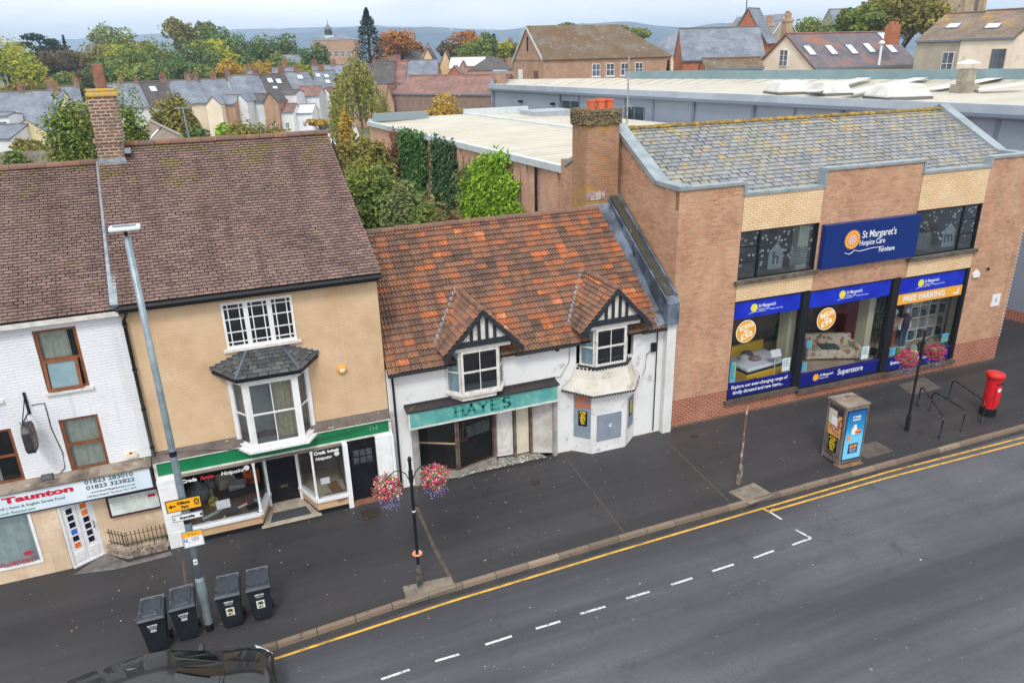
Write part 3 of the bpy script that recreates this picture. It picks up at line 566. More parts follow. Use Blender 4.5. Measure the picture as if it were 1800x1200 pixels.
# chimney on the party wall
cy = 23.6
b = MB().box(-2.88, -2.22, cy, cy+.62, 8.9, 10.35).box(-2.92, -2.19, cy-.04, cy+.66, 10.30, 10.42).box(-2.85, -2.17, cy+.02, cy+.6, 10.42, 11.72)
chm = b.build('chimney', old_brick, TB)
MB().box(-2.86, -2.1, cy-.02, cy+.64, 11.5, 11.62).box(-2.83, -2.13, cy, cy+.62, 11.62, 11.72).build('chimney_cap', M('lichen_mortar', S(196,170,84), .95, S(206,156,50), 5, .4, .6, bump=.8, stain=(S(160,156,146), 2.5, .5, .6)), chm, bevel=.03)
MB().box(-2.60, -2.34, cy+.14, cy+.42, 11.66, 12.33).build('chimney_pot', M('square_clay_pot', S(150,104,88), .8, S(120,84,70), 4, stain=(S(180,150,132), 5, .56, .68)), chm, bevel=.02)
MB().box(-2.9, -2.2, cy-.03, cy+.02, 9.62, 9.88).box(-2.2, -2.05, cy-.02, cy+.4, 10.0, 10.12).build('flashing', flash, chm)
# leaded casement window: three lights, each 3x3 with narrow outer bars
x0, x1, z0, z1 = tw_; fw = .055; b = MB().box(x0, x1, FY-.02, FY+.07, z1-.07, z1).box(x0, x1, FY-.02, FY+.07, z0, z0+.07)
cwid = (x1-x0)/3
for i in range(4): xx = x0+cwid*i; b.box(max(x0, xx-.06), min(x1, xx+.06), FY-.02, FY+.07, z0+.07, z1-.07)
for i in range(3):
    xa, xb = x0+cwid*i+.06, x0+cwid*(i+1)-.06
    for f in (.2, .8): xx = xa+(xb-xa)*f; b.box(xx-.013, xx+.013, FY+.01, FY+.05, z0+.07, z1-.07)
    for f in (.09, .33, .64, .9): zz = z0+.07+(z1-z0-.14)*f; b.box(xa, xb, FY+.008, FY+.052, zz-.013, zz+.013)
w = b.build('casement_window', wh, TB)
MB().quad((x0,FY+.03,z0),(x1,FY+.03,z0),(x1,FY+.03,z1),(x0,FY+.03,z1)).build('glass', glz_dark, w)
MB().box(x0-.1, x1+.1, FY-.08, FY+.04, z0-.07, z0-.003).build('sill', wh_old, w)
# oriel bay
oy = 19.14; ox0, ox1, oX0, oX1, oz0, oz1 = -.12, 1.17, -.50, 1.56, 2.60, 4.52
b = MB().prism([(ox0-.14,oy-.14,oz0-.14),(ox1+.14,oy-.14,oz0-.14),(oX1+.18,FY,oz0-.14),(oX0-.18,FY,oz0-.14)], (0,0,.07)).prism([(ox0-.08,oy-.08,oz0-.07),(ox1+.08,oy-.08,oz0-.07),(oX1+.1,FY,oz0-.07),(oX0-.1,FY,oz0-.07)], (0,0,.09))
b.prism([(ox0,oy,oz1-.10),(ox1,oy,oz1-.10),(oX1,FY,oz1-.10),(oX0,FY,oz1-.10)], (0,0,.16))
for x_, y_, s_ in ((ox0,oy,.065),(ox1,oy,.065)): b.box(x_-s_, x_+s_, y_-.02, y_+.10, oz0, oz1-.08)
b.box(oX0-.02, oX0+.06, FY-.07, FY, oz0, oz1-.08).box(oX1-.06, oX1+.02, FY-.07, FY, oz0, oz1-.08)
orl = b.build('oriel_bay', wh, TB)
sash(orl, ox0+.06, ox1-.06, oz0, oz1-.1, oy, wh, .05, cols=2, mid=True, curtain=None, name='front_sash', bar=.025)
curv = M('beige_curtain', S(196,186,160), .9, S(180,168,142), 8)
b = MB()
for i in range(12): xx = .56+i*.045; b.quad((xx,oy+.25+.02*math.sin(i*2),oz0),(xx+.045,oy+.25+.02*math.sin((i+1)*2),oz0),(xx+.045,oy+.25+.02*math.sin((i+1)*2),oz1),(xx,oy+.25+.02*math.sin(i*2),oz1))
b.build('curtain', curv, orl)
for side, (pa, pb) in enumerate((((oX0+.05,FY-.05),(ox0-.05,oy+.06)), ((ox1+.05,oy+.06),(oX1-.05,FY-.05)))):
    d = Vector((pb[0]-pa[0], pb[1]-pa[1], 0)); m_ = Matrix.Translation((pa[0],pa[1],0)) @ Matrix.Rotation(math.atan2(d.y, d.x), 4, 'Z')
    sash(orl, 0, d.length, oz0, oz1-.1, 0, wh, .045, cols=1, mid=True, name='side_sash', m=m_)
MB().quad((ox0,oy+.03,oz0+.05),(ox1,oy+.03,oz0+.05),(ox1,FY+.1,oz0+.05),(ox0,FY+.1,oz0+.05)).quad((-.4,FY+.12,oz0),(1.45,FY+.12,oz0),(1.45,FY+.12,oz1),(-.4,FY+.12,oz1)).build('bay_lining', M('faded_lining', S(168,170,168), .9, S(140,140,136), 2), orl)
ez = 4.66; e0, e1_, E0, E1 = -.30, 1.33, -.86, 1.90; tz, t0, t1 = 5.19, .10, .95
ro = plain_tiles('oriel_roof', ((e0,oy-.2,ez),(e1_,oy-.2,ez),(t1,FY-.01,tz),(t0,FY-.01,tz)), .2, .14, .012, m_dslate, orl)
for q in (((E0,FY-.02,ez+.14),(e0,oy-.2,ez),(t0,FY-.01,tz),(t0-.02,FY-.01,tz)), ((e1_,oy-.2,ez),(E1,FY-.02,ez+.14),(t1+.02,FY-.01,tz),(t1,FY-.01,tz))): plain_tiles('oriel_roof_side', q, .2, .14, .012, m_dslate, ro)
MB().tube([(e0,oy-.2,ez+.04),(t0,FY,tz+.04)], .035, 6).tube([(e1_,oy-.2,ez+.04),(t1,FY,tz+.04)], .035, 6).build('hip_roll', lead, ro)
b = MB().prism([(e0,oy-.19,ez-.09),(e1_,oy-.19,ez-.09),(E1,FY,ez+.02),(E0,FY,ez+.02)], (0,0,.08)); b.build('oriel_eaves', blk, orl)
b = MB()
for i in range(7):
    f = i/6.5; xx = E0+(t0-E0)*f; zz = ez+.16+(tz-ez-.16)*f; b.box(xx-.02, xx+.17, FY-.05, FY-.003, zz-.02, zz+.07)
    xx = E1+(t1-E1)*f; b.box(xx-.17, xx+.02, FY-.05, FY-.003, zz-.02, zz+.07)
b.build('stepped_flashing', M('dark_lead', S(70,78,92), .5), ro)
# alarm
p = atY(601, 649, FY); MB().lathe([(.001, 0), (.14, 0), (.14, .05), (.08, .08), (.001, .085)], n=8).build('alarm_box', M('alarm_orange', S(228,160,50), .35), TB).matrix_basis = Matrix.Translation((p.x, FY, p.z)) @ Matrix.Rotation(math.pi/2, 4, 'X')
o = MB().box(p.x-.06, p.x+.06, FY-.095, FY-.085, p.z-.04, p.z+.05).build('alarm_label', wh, TB)
# shopfront
gy_ = 19.42; gz = rectY(gy_, (281,813), (682,738), (682.5,758), (280,839)); g0, g1 = gz[2]+.02, gz[3]-.0
sf = M('shop_green', S(28,122,78), .35, S(20,108,66), 1.2, stain=(S(176,150,120), 2.3, .70, .73))
o = MB().box(-2.58, 3.6, gy_, gy_+.1, g0, g1).build('fascia', sf, TB)
MB().box(-2.66, 3.68, gy_-.03, gy_+.12, g1, g1+.05).box(-2.66, 3.68, gy_-.03, gy_+.12, g0-.05, g0).box(-2.66, -2.58, gy_-.03, gy_+.12, g0, g1).box(3.6, 3.68, gy_-.03, gy_+.12, g0, g1).build('fascia_frame', wh_old, o)
text('TH', M('ghost_letter', S(120,170,140), .5), o, (atY(655, 749, gy_).x, gy_-.004, (g0+g1)/2), .22, width=.26)
MB().slab((-2.66, gy_-.04, g1+.05), (3.68, gy_-.04, g1+.05), (3.68, FY, g1+.24), (-2.66, FY, g1+.24), .04).build('lead_cornice', M('cornice_dark', S(110,100,96), .8, S(84,74,70), 2, stain=(S(190,184,176), 4, .62, .7)), TB)
MB().tube([atY(270,800,FY-.02)]+[atY(x_, y_, gy_-.05) for x_, y_ in ((330,792),(400,790),(470,786),(560,772),(640,752),(690,738))], .008, 5).build('cable', blk, TB)
top = g0-.05
tanp = M('tan_paint', S(200,168,130), .6, S(190,156,120), 3)
st = .42; gf = 19.22     # stall-riser top and its front line
LX = (-2.18, -.22); DX = (.10, .93); RX = (1.33, 2.20); dy = 20.2
def riser(pts, nm):
    b = MB(); b2 = MB(); g_ = MB()
    for (xa, ya), (xb, yb) in zip(pts[:-1], pts[1:]):
        b.quad((xa,ya,.16),(xb,yb,.16),(xb,yb,st),(xa,ya,st)); d = Vector((xb-xa, yb-ya)).normalized(); n = Vector((d.y, -d.x))*.06
        b2.hexa([(xa+n.x,ya+n.y,st),(xb+n.x,yb+n.y,st),(xb-n.x*2,yb-n.y*2,st),(xa-n.x*2,ya-n.y*2,st)], [(xa+n.x,ya+n.y,st+.09),(xb+n.x,yb+n.y,st+.09),(xb-n.x*2,yb-n.y*2,st+.09),(xa-n.x*2,ya-n.y*2,st+.09)])
        g_.quad((xa,ya+.02,st+.09),(xb,yb+.02,st+.09),(xb,yb+.02,top),(xa,ya+.02,top))
    r_ = b.build('stall_riser', tanp, TB); b2.build('sill', wh, r_); g_.build('shop_glass', glz_shop, TB)
    k = MB()
    for (xa, ya), (xb, yb) in zip(pts[:-1], pts[1:]): k.quad((xa,ya+.03,0),(xb,yb+.03,0),(xb,yb+.03,.16),(xa,ya+.03,.16))
    k.build('plinth', blk, r_)
riser([(-2.2, gf), (LX[1], gf), (DX[0]-.02, dy)], 'l'); riser([(DX[1]+.02, dy), (RX[0], gf), (2.2, gf)], 'r')
b = MB()
for x_, y_ in ((LX[1], gf+.02), (RX[0], gf+.02)):
    b.lathe([(.045, 0), (.06, .04), (.035, .1), (.032, top-st-.25), (.05, top-st-.1), (.05, top-st-.09)], (x_, y_, st+.09), 10)
for x_, y_ in ((DX[0]-.03, dy-.06), (DX[1]+.03, dy-.06)): b.box(x_-.04, x_+.04, y_-.05, y_+.05, 0, top)
b.build('door_posts', wh, TB); MB().box(2.2, 2.34, gf-.02, gf+.2, 0, top+.01).build('shopfront_post', wh, TB); MB().box(3.6, 3.68, gf, gf+.2, 0, top).build('shopfront_post', wh, TB)
MB().box(-2.64, -2.2, gf-.02, gf+.18, 0, top).build('timber_panel', wh, TB, bevel=.006); MB().box(3.16, 3.6, gf+.08, gf+.2, 0, top).build('timber_panel', wh, TB, bevel=.006)
b = MB()
for z_ in (.2, .55, .9, 1.25, 1.6): b.box(-2.6, -2.24, gf-.028, gf-.02, z_, z_+.3)
b.build('panel_moulding', wh, TB)
# doors
def pdoor(name, x0, x1, y, z0, z1, mat, panes=False):
    b = MB().box(x0, x1, y, y+.05, z0, z1); b.box(x0-.05, x0, y-.04, y+.06, z0, z1+.05).box(x1, x1+.05, y-.04, y+.06, z0, z1+.05).box(x0, x1, y-.04, y+.06, z1, z1+.05)
    for k in range(3): b.box(x0+.08, x1-.08, y-.018, y, z0+.12+k*.17, z0+.24+k*.17)
    return b.build(name, mat, TB, bevel=.004)
bd = M('black_door_paint', S(28,28,34), .25, S(20,20,24), 3)
d1 = pdoor('door', DX[0]+.03, DX[1]-.03, dy, .13, top-.05, bd); MB().box(DX[0]+.12, DX[1]-.12, dy-.012, dy, .75, top-.12).build('glass_panel', M('door_glass', S(26,22,34), .08), d1); MB().box(.42, .62, dy-.025, dy-.012, .60, .67).build('letter_box', M('brass', S(120,104,80), .3, metal=.6), d1)
d2 = pdoor('side_door', 2.42, 3.10, gf+.22, .08, top-.05, bd)
b = MB(); bb = MB()
for i in range(3):
    for j in range(2): b.box(2.50+i*.19, 2.66+i*.19, gf+.205, gf+.212, 1.28+j*.24, 1.48+j*.24)
b.build('door_pane', M('dull_pane', S(84,84,92), .2, S(60,60,66), 5), d2)
MB().poly([(LX[1]-.05, gf-.12, .045), (RX[0]+.06, gf-.12, .045), (RX[0]+.06, gf, .045), (DX[1], dy, .12), (DX[0], dy, .12), (LX[1]-.05, gf, .045)]).build('threshold', M('threshold_stone', S(176,166,150), .8, S(150,140,124), 3), TB)
MB().hexa([(-.02,19.3,.05),(1.12,19.3,.05),(1.02,19.72,.075),(.08,19.72,.075)], [(-.02,19.3,.065),(1.12,19.3,.065),(1.02,19.72,.09),(.08,19.72,.09)]).build('door_mat', M('mat_grey', S(66,68,72), .95, bump=.6), TB)
MB().box(2.2, 3.6, gf+.02, gf+.24, 0, .07).build('step', M('brick_step', S(140,92,72), .9, S(110,80,66), 4), TB)
# shop interior
m_in = M('shop_interior', S(128,120,112), .9, S(100,92,86), 1.2); m_fl = M('shop_floor', S(112,92,80), .9, S(96,80,70), 2)
b = MB().quad((-2.2,22.2,st),(.06,22.2,st),(.06,22.2,top),(-2.2,22.2,top)).quad((-2.2,gf,st),(-2.2,22.2,st),(-2.2,22.2,top),(-2.2,gf,top)).quad((.06,dy+.05,0),(.06,22.2,0),(.06,22.2,top),(.06,dy+.05,top)).quad((2.2,gf+.2,st),(2.2,21,st),(2.2,21,top),(2.2,gf+.2,top)).quad((.97,21,st),(2.2,21,st),(2.2,21,top),(.97,21,top)).quad((.97,dy+.05,0),(.97,21,0),(.97,21,top),(.97,dy+.05,top)).quad((-2.2,gf,top),(2.3,gf,top),(2.3,22.2,top),(-2.2,22.2,top))
b.build('room', m_in, TB)
MB().poly([(-2.2,gf,st),(LX[1],gf,st),(.06,dy,st),(.06,22.2,st),(-2.2,22.2,st)]).build('window_floor', m_fl, TB)
MB().poly([(RX[0],gf,st),(2.2,gf,st),(2.2,21,st),(.97,21,st),(.97,dy,st)]).build('window_floor', M('pale_board', S(196,184,160), .8, S(150,126,100), 1.4, .55, .6), TB)
yg = gf-.001
text('Amica', M('red_vinyl', S(196,50,60), .4), TB, (-1.42, yg, top-.14), .15, width=.36, bold=.004, shear=.2, name='window_lettering'); text('Hotpoint', wh, TB, (-.78, yg, top-.14), .16, width=.6, bold=.003, shear=.3, name='window_lettering'); text('Creda', wh, TB, (-1.86, yg, top-.14), .14, width=.38, bold=.006, name='window_lettering')
text('Creda', wh, TB, (1.56, yg, top-.10), .14, width=.32, bold=.006, name='window_lettering'); text('Indesit', wh, TB, (1.93, yg, top-.10), .12, width=.32, bold=.006, name='window_lettering'); text('Hotpoint', wh, TB, (1.64, yg, top-.28), .13, width=.46, shear=.3, bold=.003, name='window_lettering')
for x_, z_ in ((-.40, top-.1), (2.02, top-.22)): MB().tube([(x_,yg,z_),(x_,yg-.003,z_)], .075, 18).build('round_sticker', M('sticker_white', S(206,212,214), .4), TB)
# clutter left in the window
def item(nm, lab, cat, mk, mat, grp='junk left in the abandoned shop window'):
    b = MB(); mk(b); o = b.build(nm, mat, None, bevel=.004); tag(o, lab, cat, grp); return o
R_ = lambda x, y, a, z=st: Matrix.Translation((x, y, z)) @ Matrix.Rotation(a, 4, 'Z')
def bx(x, y, a, sx, sy, sz, tilt=0, z=st+.003): return lambda b: (setattr(b, 'm', R_(x, y, a, z) @ Matrix.Rotation(tilt, 4, 'X')), b.box(-sx/2, sx/2, -sy/2, sy/2, 0, sz))
item('cardboard_box', 'pale cardboard box tipped over at the back of the abandoned shop window', 'box', bx(-1.1, 21.3, .3, .5, .4, .35, .3), M('box_pale', S(196,186,160), .8))
item('cardboard_box', 'grey carton beside the tipped pale box in the abandoned shop', 'box', bx(-.75, 20.9, -.2, .45, .3, .28, .2), M('box_grey', S(170,172,176), .8))
item('cardboard_box', 'orange and red carton in the right corner of the abandoned shop window', 'box', bx(-.35, 21.2, .1, .45, .3, .5), M('box_orange', S(214,120,36), .6, S(170,40,30), 3, .48, .52))
item('sign_card', 'white notice card standing in the abandoned shop window', 'notice', bx(-1.15, 19.3, .05, .36, .01, .26, -.05, st+.42), wh)
item('sign_card', 'white notice card in the narrow window right of the shop door', 'notice', bx(1.62, 19.3, .05, .26, .01, .2, -.05, st+.5), wh)
item('mat_roll', 'rolled dark mat lying across the abandoned shop floor', 'mat', lambda b: b.tube([(-1.0,20.5,st+.09),(.0,20.7,st+.09)], .09, 10), M('roll_dark', S(44,42,46), .8))
item('vacuum_cleaner', 'small yellow and grey vacuum cleaner at the left of the abandoned window', 'vacuum cleaner', lambda b: b.lathe([(.12,0),(.14,.08),(.13,.2),(.05,.28),(.03,.5),(.03,.52)], (-1.45,20.3,st), 12), M('vac_yellow', S(196,176,60), .5, S(110,100,90), 3, .48, .52))
item('bag_heap', 'heap of grey plastic sacks at the left of the abandoned window', 'sack', lambda b: (b.lathe([(.25,0),(.33,.15),(.28,.4),(.1,.55),(.03,.6)], (-1.85,20.8,st), 9), b.lathe([(.2,0),(.26,.12),(.2,.3),(.05,.4)], (-1.6,21.3,st), 9)), M('sack_grey', S(110,112,112), .7, S(140,142,142), 5))
for i, (x_, y_, a, sx, sy, sz, c, lb) in enumerate(((-1.55,19.75,.5,.5,.07,.05,S(170,190,190),'long pale plastic strip'),(-1.3,19.95,.9,.4,.09,.06,S(150,176,176),'teal plastic tray piece'),(-.95,19.75,.15,.32,.12,.03,S(96,110,124),'blue grey folder'),(-.62,20.0,.6,.26,.04,.04,S(190,50,46),'thin red box'),(-.7,19.9,.5,.3,.05,.03,S(226,226,222),'white tube'),
        (-.42,19.72,.4,.3,.18,.08,S(30,30,34),'black gadget'),(-.25,19.95,.2,.2,.16,.09,S(140,168,160),'pale green tub'),(-1.2,19.5,1.2,.16,.04,.02,S(226,224,216),'short white stick'),(-.75,19.33,.12,.62,.03,.02,S(222,220,214),'long white batten by the glass'),(-1.62,19.38,0,.13,.13,.05,S(206,214,224),'pale blue disc'))):
    item('shop_junk', lb+' lying on the abandoned shop window floor', 'junk', bx(x_, y_, a, sx, sy, sz), M('junk_%d' % i, c, .6))
item('wooden_board', 'brown board leaning in the narrow window right of the shop door', 'board', bx(1.95, 19.6, .2, .3, .9, .03, .15), M('board_brown', S(140,106,78), .8, S(120,88,64), 5))
# ================================================================== derelict cottage shop
HB = empty('derelict_shop', (8.5, FY, 0), label='derelict white rendered shop with orange pantiled roof, two gabled dormers and a turquoise fascia', cat='building')
HX0, HX1 = 3.70, 13.30; ez, ry, rzz = 3.92, 23.0, 7.22
slope = (rzz-ez)/(ry-19.45); zr = lambda y: ez+(y-19.45)*slope
fa = (4.22, 8.97, 2.12, 2.62)
rec = (4.45, 8.95, 0, 2.1)
dl = (5.83, 7.00, 2.95, 4.3); dr_ = (10.24, 11.32, 3.05, 4.3)
b = MB().wall(HX0, HX1, 0, 3.98, FY, [(4.40, 9.02, 0, 2.13), (5.6, 7.25, 2.98, 3.98), (9.78, 11.85, 3.02, 3.98)], .15)
b.build('wall', render_white, HB); MB().quad((HX0,27,0),(HX1,27,0),(HX1,27,4),(HX0,27,4)).build('rear_wall', render_white, HB)
backing(4.0, 13.0, FY+.16, 2.2, 3.95, HB, depth=2)
# main roof with holes for the dormers
A, B, C, D_ = (3.72, 19.40, ez-.04), (12.85, 19.40, ez-.04), (12.25, ry, rzz), (3.72, ry, rzz)
dorm = [(6.52, 1.20, 5.50), (10.90, 1.22, 5.55)]
def in_dorm(p):
    for cx, hw, az_ in dorm:
        if p.y < 21.15 and abs(p.x-cx) < .62 and p.z < az_-.5: return True
    return False
rf = roman_tiles('roof', (A, B, C, D_), .33, .205, m_roman, HB, skip=in_dorm)
MB().slab((3.72,20.5,zr(20.5)-.03),(12.7,20.5,zr(20.5)-.03),C,D_,.1).slab((3.72,19.42,ez-.06),(5.9,19.42,ez-.06),(5.9,20.5,zr(20.5)-.03),(3.72,20.5,zr(20.5)-.03),.06).slab((7.1,19.42,ez-.06),(10.2,19.42,ez-.06),(10.2,20.5,zr(20.5)-.03),(7.1,20.5,zr(20.5)-.03),.06).slab((11.5,19.42,ez-.06),(12.85,19.42,ez-.06),(12.8,20.5,zr(20.5)-.03),(11.5,20.5,zr(20.5)-.03),.06).slab((12.85,26.6,ez),(3.72,26.6,ez),D_,C,.1).build('roof_deck', dark, HB)
ridge_tiles('ridge_tiles', D_, C, .13, m_ridge, rf)
for a_, c_ in ((3.7,5.45),(7.6,9.8),(12.0,12.9)): MB().tube([(a_,19.36,3.86),(c_,19.36,3.86)], .05, 8).build('gutter', blk, HB)
m_moss = M('moss', S(110,104,60), .95, S(120,86,52), 14, bump=1, bscale=60)
b = MB()
for _ in range(260):
    x_ = random.choice([random.uniform(7.6, 9.6), random.uniform(3.8, 12.8), random.uniform(11.6, 12.8)]); y_ = 19.42+random.random()**2*.5
    if in_dorm(Vector((x_, y_+.3, 4))) : continue
    r = random.uniform(.02, .06); b.lathe([(r, 0), (r*.8, r*.5), (r*.3, r*.8)], (x_, y_, zr(y_)+.05), 6)
b.build('moss_tufts', m_moss, rf)['kind'] = 'stuff'
for k, (cx, hw, az_) in enumerate(dorm):
    fy_ = 19.08; ev = 4.28; yb = 19.45+(az_-ez)/slope+.15; ye = 19.45+(ev+.12-ez)/slope
    dn = MB(); L1, L2, Ap, Ab = Vector((cx-hw,fy_,ev)), Vector((cx+hw,fy_,ev)), Vector((cx,fy_,az_)), Vector((cx,yb,az_))
    dm_ = MB().box(cx-.03, cx+.03, fy_-.02, yb, az_-.06, az_-.01).build('dormer', blk_wood, HB); dm_['label'] = ('left', 'right')[k]+' gabled dormer with black bargeboards'
    for nm, q in (('dormer_roof', (L1, Ap, Ab, Vector((cx-hw, ye, ev)))),):
        pass
    lq = (Vector((cx-hw, ye, ev)), L1, Ap, Ab); rq = (L2, Vector((cx+hw, ye, ev)), Ab, Ap)
    dr1 = roman_tiles('dormer_roof', lq, .30, .19, m_roman, dm_, rolls=3, rh=.04); roman_tiles('dormer_roof', rq, .30, .19, m_roman, dm_, rolls=3, rh=.04)
    MB().slab(*lq, .06).slab(*rq, .06).build('dormer_deck', blk_wood, dm_)
    ridge_tiles('dormer_ridge', Ap+Vector((0,-.03,.02)), Ab+Vector((0,0,.02)), .10, m_ridge, dm_, step=.3)
    MB().tube([Vector((cx-hw-.05, ye-.02, ev+.12)), Ab+Vector((-.1,.0,.13))], .065, 6).tube([Vector((cx+hw, ye, ev+.08)), Ab+Vector((.1,.0,.06))], .05, 6).build('valley_lead', flash, dm_)
    b = MB()   # bargeboards
    for sg_ in (-1, 1):
        e = Vector((cx+sg_*(hw+.03), fy_, ev-.04)); u = Vector((0,0,.17)); 
        b.prism([e+Vector((0,-.05,-.16)), Vector((cx,fy_-.05,az_-.12)), Vector((cx,fy_-.05,az_+.05)), e+Vector((0,-.05,.02))] if sg_ < 0 else [Vector((cx,fy_-.05,az_-.12)), e+Vector((0,-.05,-.16)), e+Vector((0,-.05,.02)), Vector((cx,fy_-.05,az_+.05))], (0,.05,0))
    tb = 4.62; hx = (az_-tb)/(az_-ev)*hw
    b.box(cx-hw*.72, cx+hw*.72, fy_+.02, fy_+.16, tb-.17, tb)
    for xx in (-.36, -.12, .12, .36):
        zt = az_-abs(xx)/hw*(az_-ev)-.08
        if zt > tb: b.box(cx+xx-.045, cx+xx+.045, fy_+.03, fy_+.1, tb, zt)
    b.build('bargeboards', blk_wood, dm_)
    MB().add([(cx-hx,fy_+.08,tb-.02),(cx+hx,fy_+.08,tb-.02),(cx,fy_+.08,az_-.04)], [(0,1,2)]).build('gable_panel', wh_old, dm_)
    MB().box(cx-hw*.72, cx+hw*.72, fy_+.1, FY+.3, 4.32, 4.46).build('dormer_lintel', wh_old, dm_)
    # window bay of the dormer
    wx0, wx1, wz0, wz1 = (dl, dr_)[k]; y1 = 19.2
    pl = (wx0-.36, FY-.03); pr_ = (wx1+.30, FY-.03)
    sash(dm_, wx0, wx1, wz0, wz1, y1, wh_old, .07, cols=2, rows=1, name='front_sash', glassm=glz_dark, label=None)
    for (pa, pb), cm in (((pl, (wx0-.03, y1+.03)), curt_blue), (((wx1+.03, y1+.03), pr_), None)):
        d = Vector((pb[0]-pa[0], pb[1]-pa[1], 0)); m_ = Matrix.Translation((pa[0],pa[1],0)) @ Matrix.Rotation(math.atan2(d.y, d.x), 4, 'Z')
        sash(dm_, 0, d.length, wz0, wz1, 0, wh_old, .06, cols=1, name='side_sash', m=m_, curtain=cm, glassm=glz_dark if cm is None else glz)
    if k == 0:
        MB().prism([(wx0-.06,y1-.05,wz0-.07),(wx1+.06,y1-.05,wz0-.07),(pr_[0]+.05,FY,wz0-.07),(pl[0]-.05,FY,wz0-.07)], (0,0,.065)).prism([(wx0,y1+.02,wz0-.22),(wx1-.1,y1+.02,wz0-.22),(pr_[0]-.2,FY,wz0-.22),(pl[0]+.1,FY,wz0-.22)], (0,0,.15)).build('bay_base', wh_old, dm_)
    else:
        MB().prism([(wx0-.04,y1-.04,wz0-.06),(wx1+.04,y1-.04,wz0-.06),(pr_[0]+.05,FY,wz0-.06),(pl[0]-.05,FY,wz0-.06)], (0,0,.055)).build('bay_sill', blk_wood, dm_)
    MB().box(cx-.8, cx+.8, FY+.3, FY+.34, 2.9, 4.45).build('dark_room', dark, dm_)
# flared skirt and boarded bay below the right dormer
top_ = [(9.75, FY-.02, 3.0), (10.22, 19.20, 3.0), (11.34, 19.20, 3.0), (11.75, FY-.02, 3.0)]; mid_ = [(9.62, FY-.02, 2.65), (10.14, 19.10, 2.65), (11.38, 19.10, 2.65), (11.86, FY-.02, 2.65)]; bot_ = [(9.25, FY-.02, 2.30), (10.02, 18.88, 2.22), (11.50, 18.88, 2.18), (12.12, FY-.02, 2.30)]
b = MB()
for P_, Q_ in ((top_, mid_), (mid_, bot_)):
    for i in range(3): b.quad(Q_[i], Q_[i+1], P_[i+1], P_[i])
for i in range(3): b.quad(tuple(Vector(bot_[i])+Vector((0,.08,-.05))), tuple(Vector(bot_[i+1])+Vector((0,.08,-.05))), bot_[i+1], bot_[i])
b.poly([tuple(Vector(p)+Vector((0,.08,-.05))) for p in bot_])
sk = b.build('bay_skirt', M('stained_render', S(206,202,192), .8, S(186,180,168), 2, stain=[(S(130,114,92), 2.0, .58, .76), (S(96,84,66), 5, .64, .74)]), HB)
b = MB()
for i in range(3):
    p, q = Vector(bot_[i]), Vector(bot_[i+1]); n = int((q-p).length/.09)
    for j in range(n): c = p+(q-p)*(j+.5)/n; b.lathe([(.035, -.05), (.035, -.01), (.02, 0)], tuple(c+Vector((0,.03,-.03))), 6)
for i in range(3):
    p, q = Vector(top_[i]), Vector(top_[i+1]); n = int((q-p).length/.11)
    for j in range(n): c = p+(q-p)*(j+.5)/n; b.lathe([(.02, -.07), (.05, -.03), (.05, .0)], tuple(c+Vector((0,-.01,-.01))), 8)
b.build('scalloped_trim', blk_wood, sk)
bw = [(9.62, FY), (10.14, 19.16), (11.36, 19.14), (11.98, FY)]
b = MB()
for i in range(3): b.quad((*bw[i],0),(*bw[i+1],0),(*bw[i+1],2.28),(*bw[i],2.28))
b.build('bay_wall', M('flaking_white_render', S(222,222,222), .8, S(204,204,204), 1.4, .45, .7, stain=[(S(168,168,166), 5, .58, .68), (S(128,118,108), 2.4, .66, .76)], bump=.4), HB)
board = M('grey_board', S(132,144,158), .7, S(120,132,146), 3, stain=(S(164,170,176), 6, .62, .7))
def facet(i, u0, u1, z0, z1, mat, name, off=.02, par=HB):
    p, q = Vector((*bw[i], 0)), Vector((*bw[i+1], 0)); n = Vector(((q-p).y, -(q-p).x, 0)).normalized(); a, c = p+(q-p)*u0, p+(q-p)*u1
    return MB().prism([a+Vector((0,0,z0)), c+Vector((0,0,z0)), c+Vector((0,0,z1)), a+Vector((0,0,z1))], n*off).build(name, mat, par)
f1 = facet(0, .12, .92, .55, 2.05, board, 'boarded_window'); facet(0, .15, .9, 1.62, 2.04, M('orange_flaking', S(184,104,70), .9, S(128,120,122), 4, .48, .58), 'bare_patch', .024, f1)
f2 = facet(1, .13, .86, .42, 1.36, board, 'boarded_window'); f3 = facet(2, .2, .8, .6, 1.7, board, 'boarded_window')
pos_m = M('poster_black', S(24,22,22), .5); pos_y = M('poster_yellow', S(232,200,40), .5)
def poster(i, u0, u1, z0, z1, par):
    o = facet(i, u0, u1, z0, z1, pos_m, 'poster', .03, par); p, q = Vector((*bw[i], 0)), Vector((*bw[i+1], 0)); n = Vector(((q-p).y, -(q-p).x, 0)).normalized()
    c = p+(q-p)*(u0+u1)/2+n*.034; a = math.atan2((q-p).y, (q-p).x); w_ = (q-p).length*(u1-u0)*.7; r = .17*(z1-z0)
    for k, t_ in enumerate(('IF YOU', 'HAVE IT', 'WE WANT', 'SELL IT', 'CALL')): text(t_, pos_y, o, tuple(c+Vector((0,0,z1-r*(k+.65)))), r*1.05, rz=a, width=w_*(1, .7, .9, .8, .6)[k], bold=.006, shear=.2)
poster(0, .34, .76, .98, 1.52, f1); poster(2, .3, .62, 1.0, 1.6, f3)
text('<', wh, f2, (10.14+1.22*.52, 19.12, .92), .25, bold=.012, width=.1)
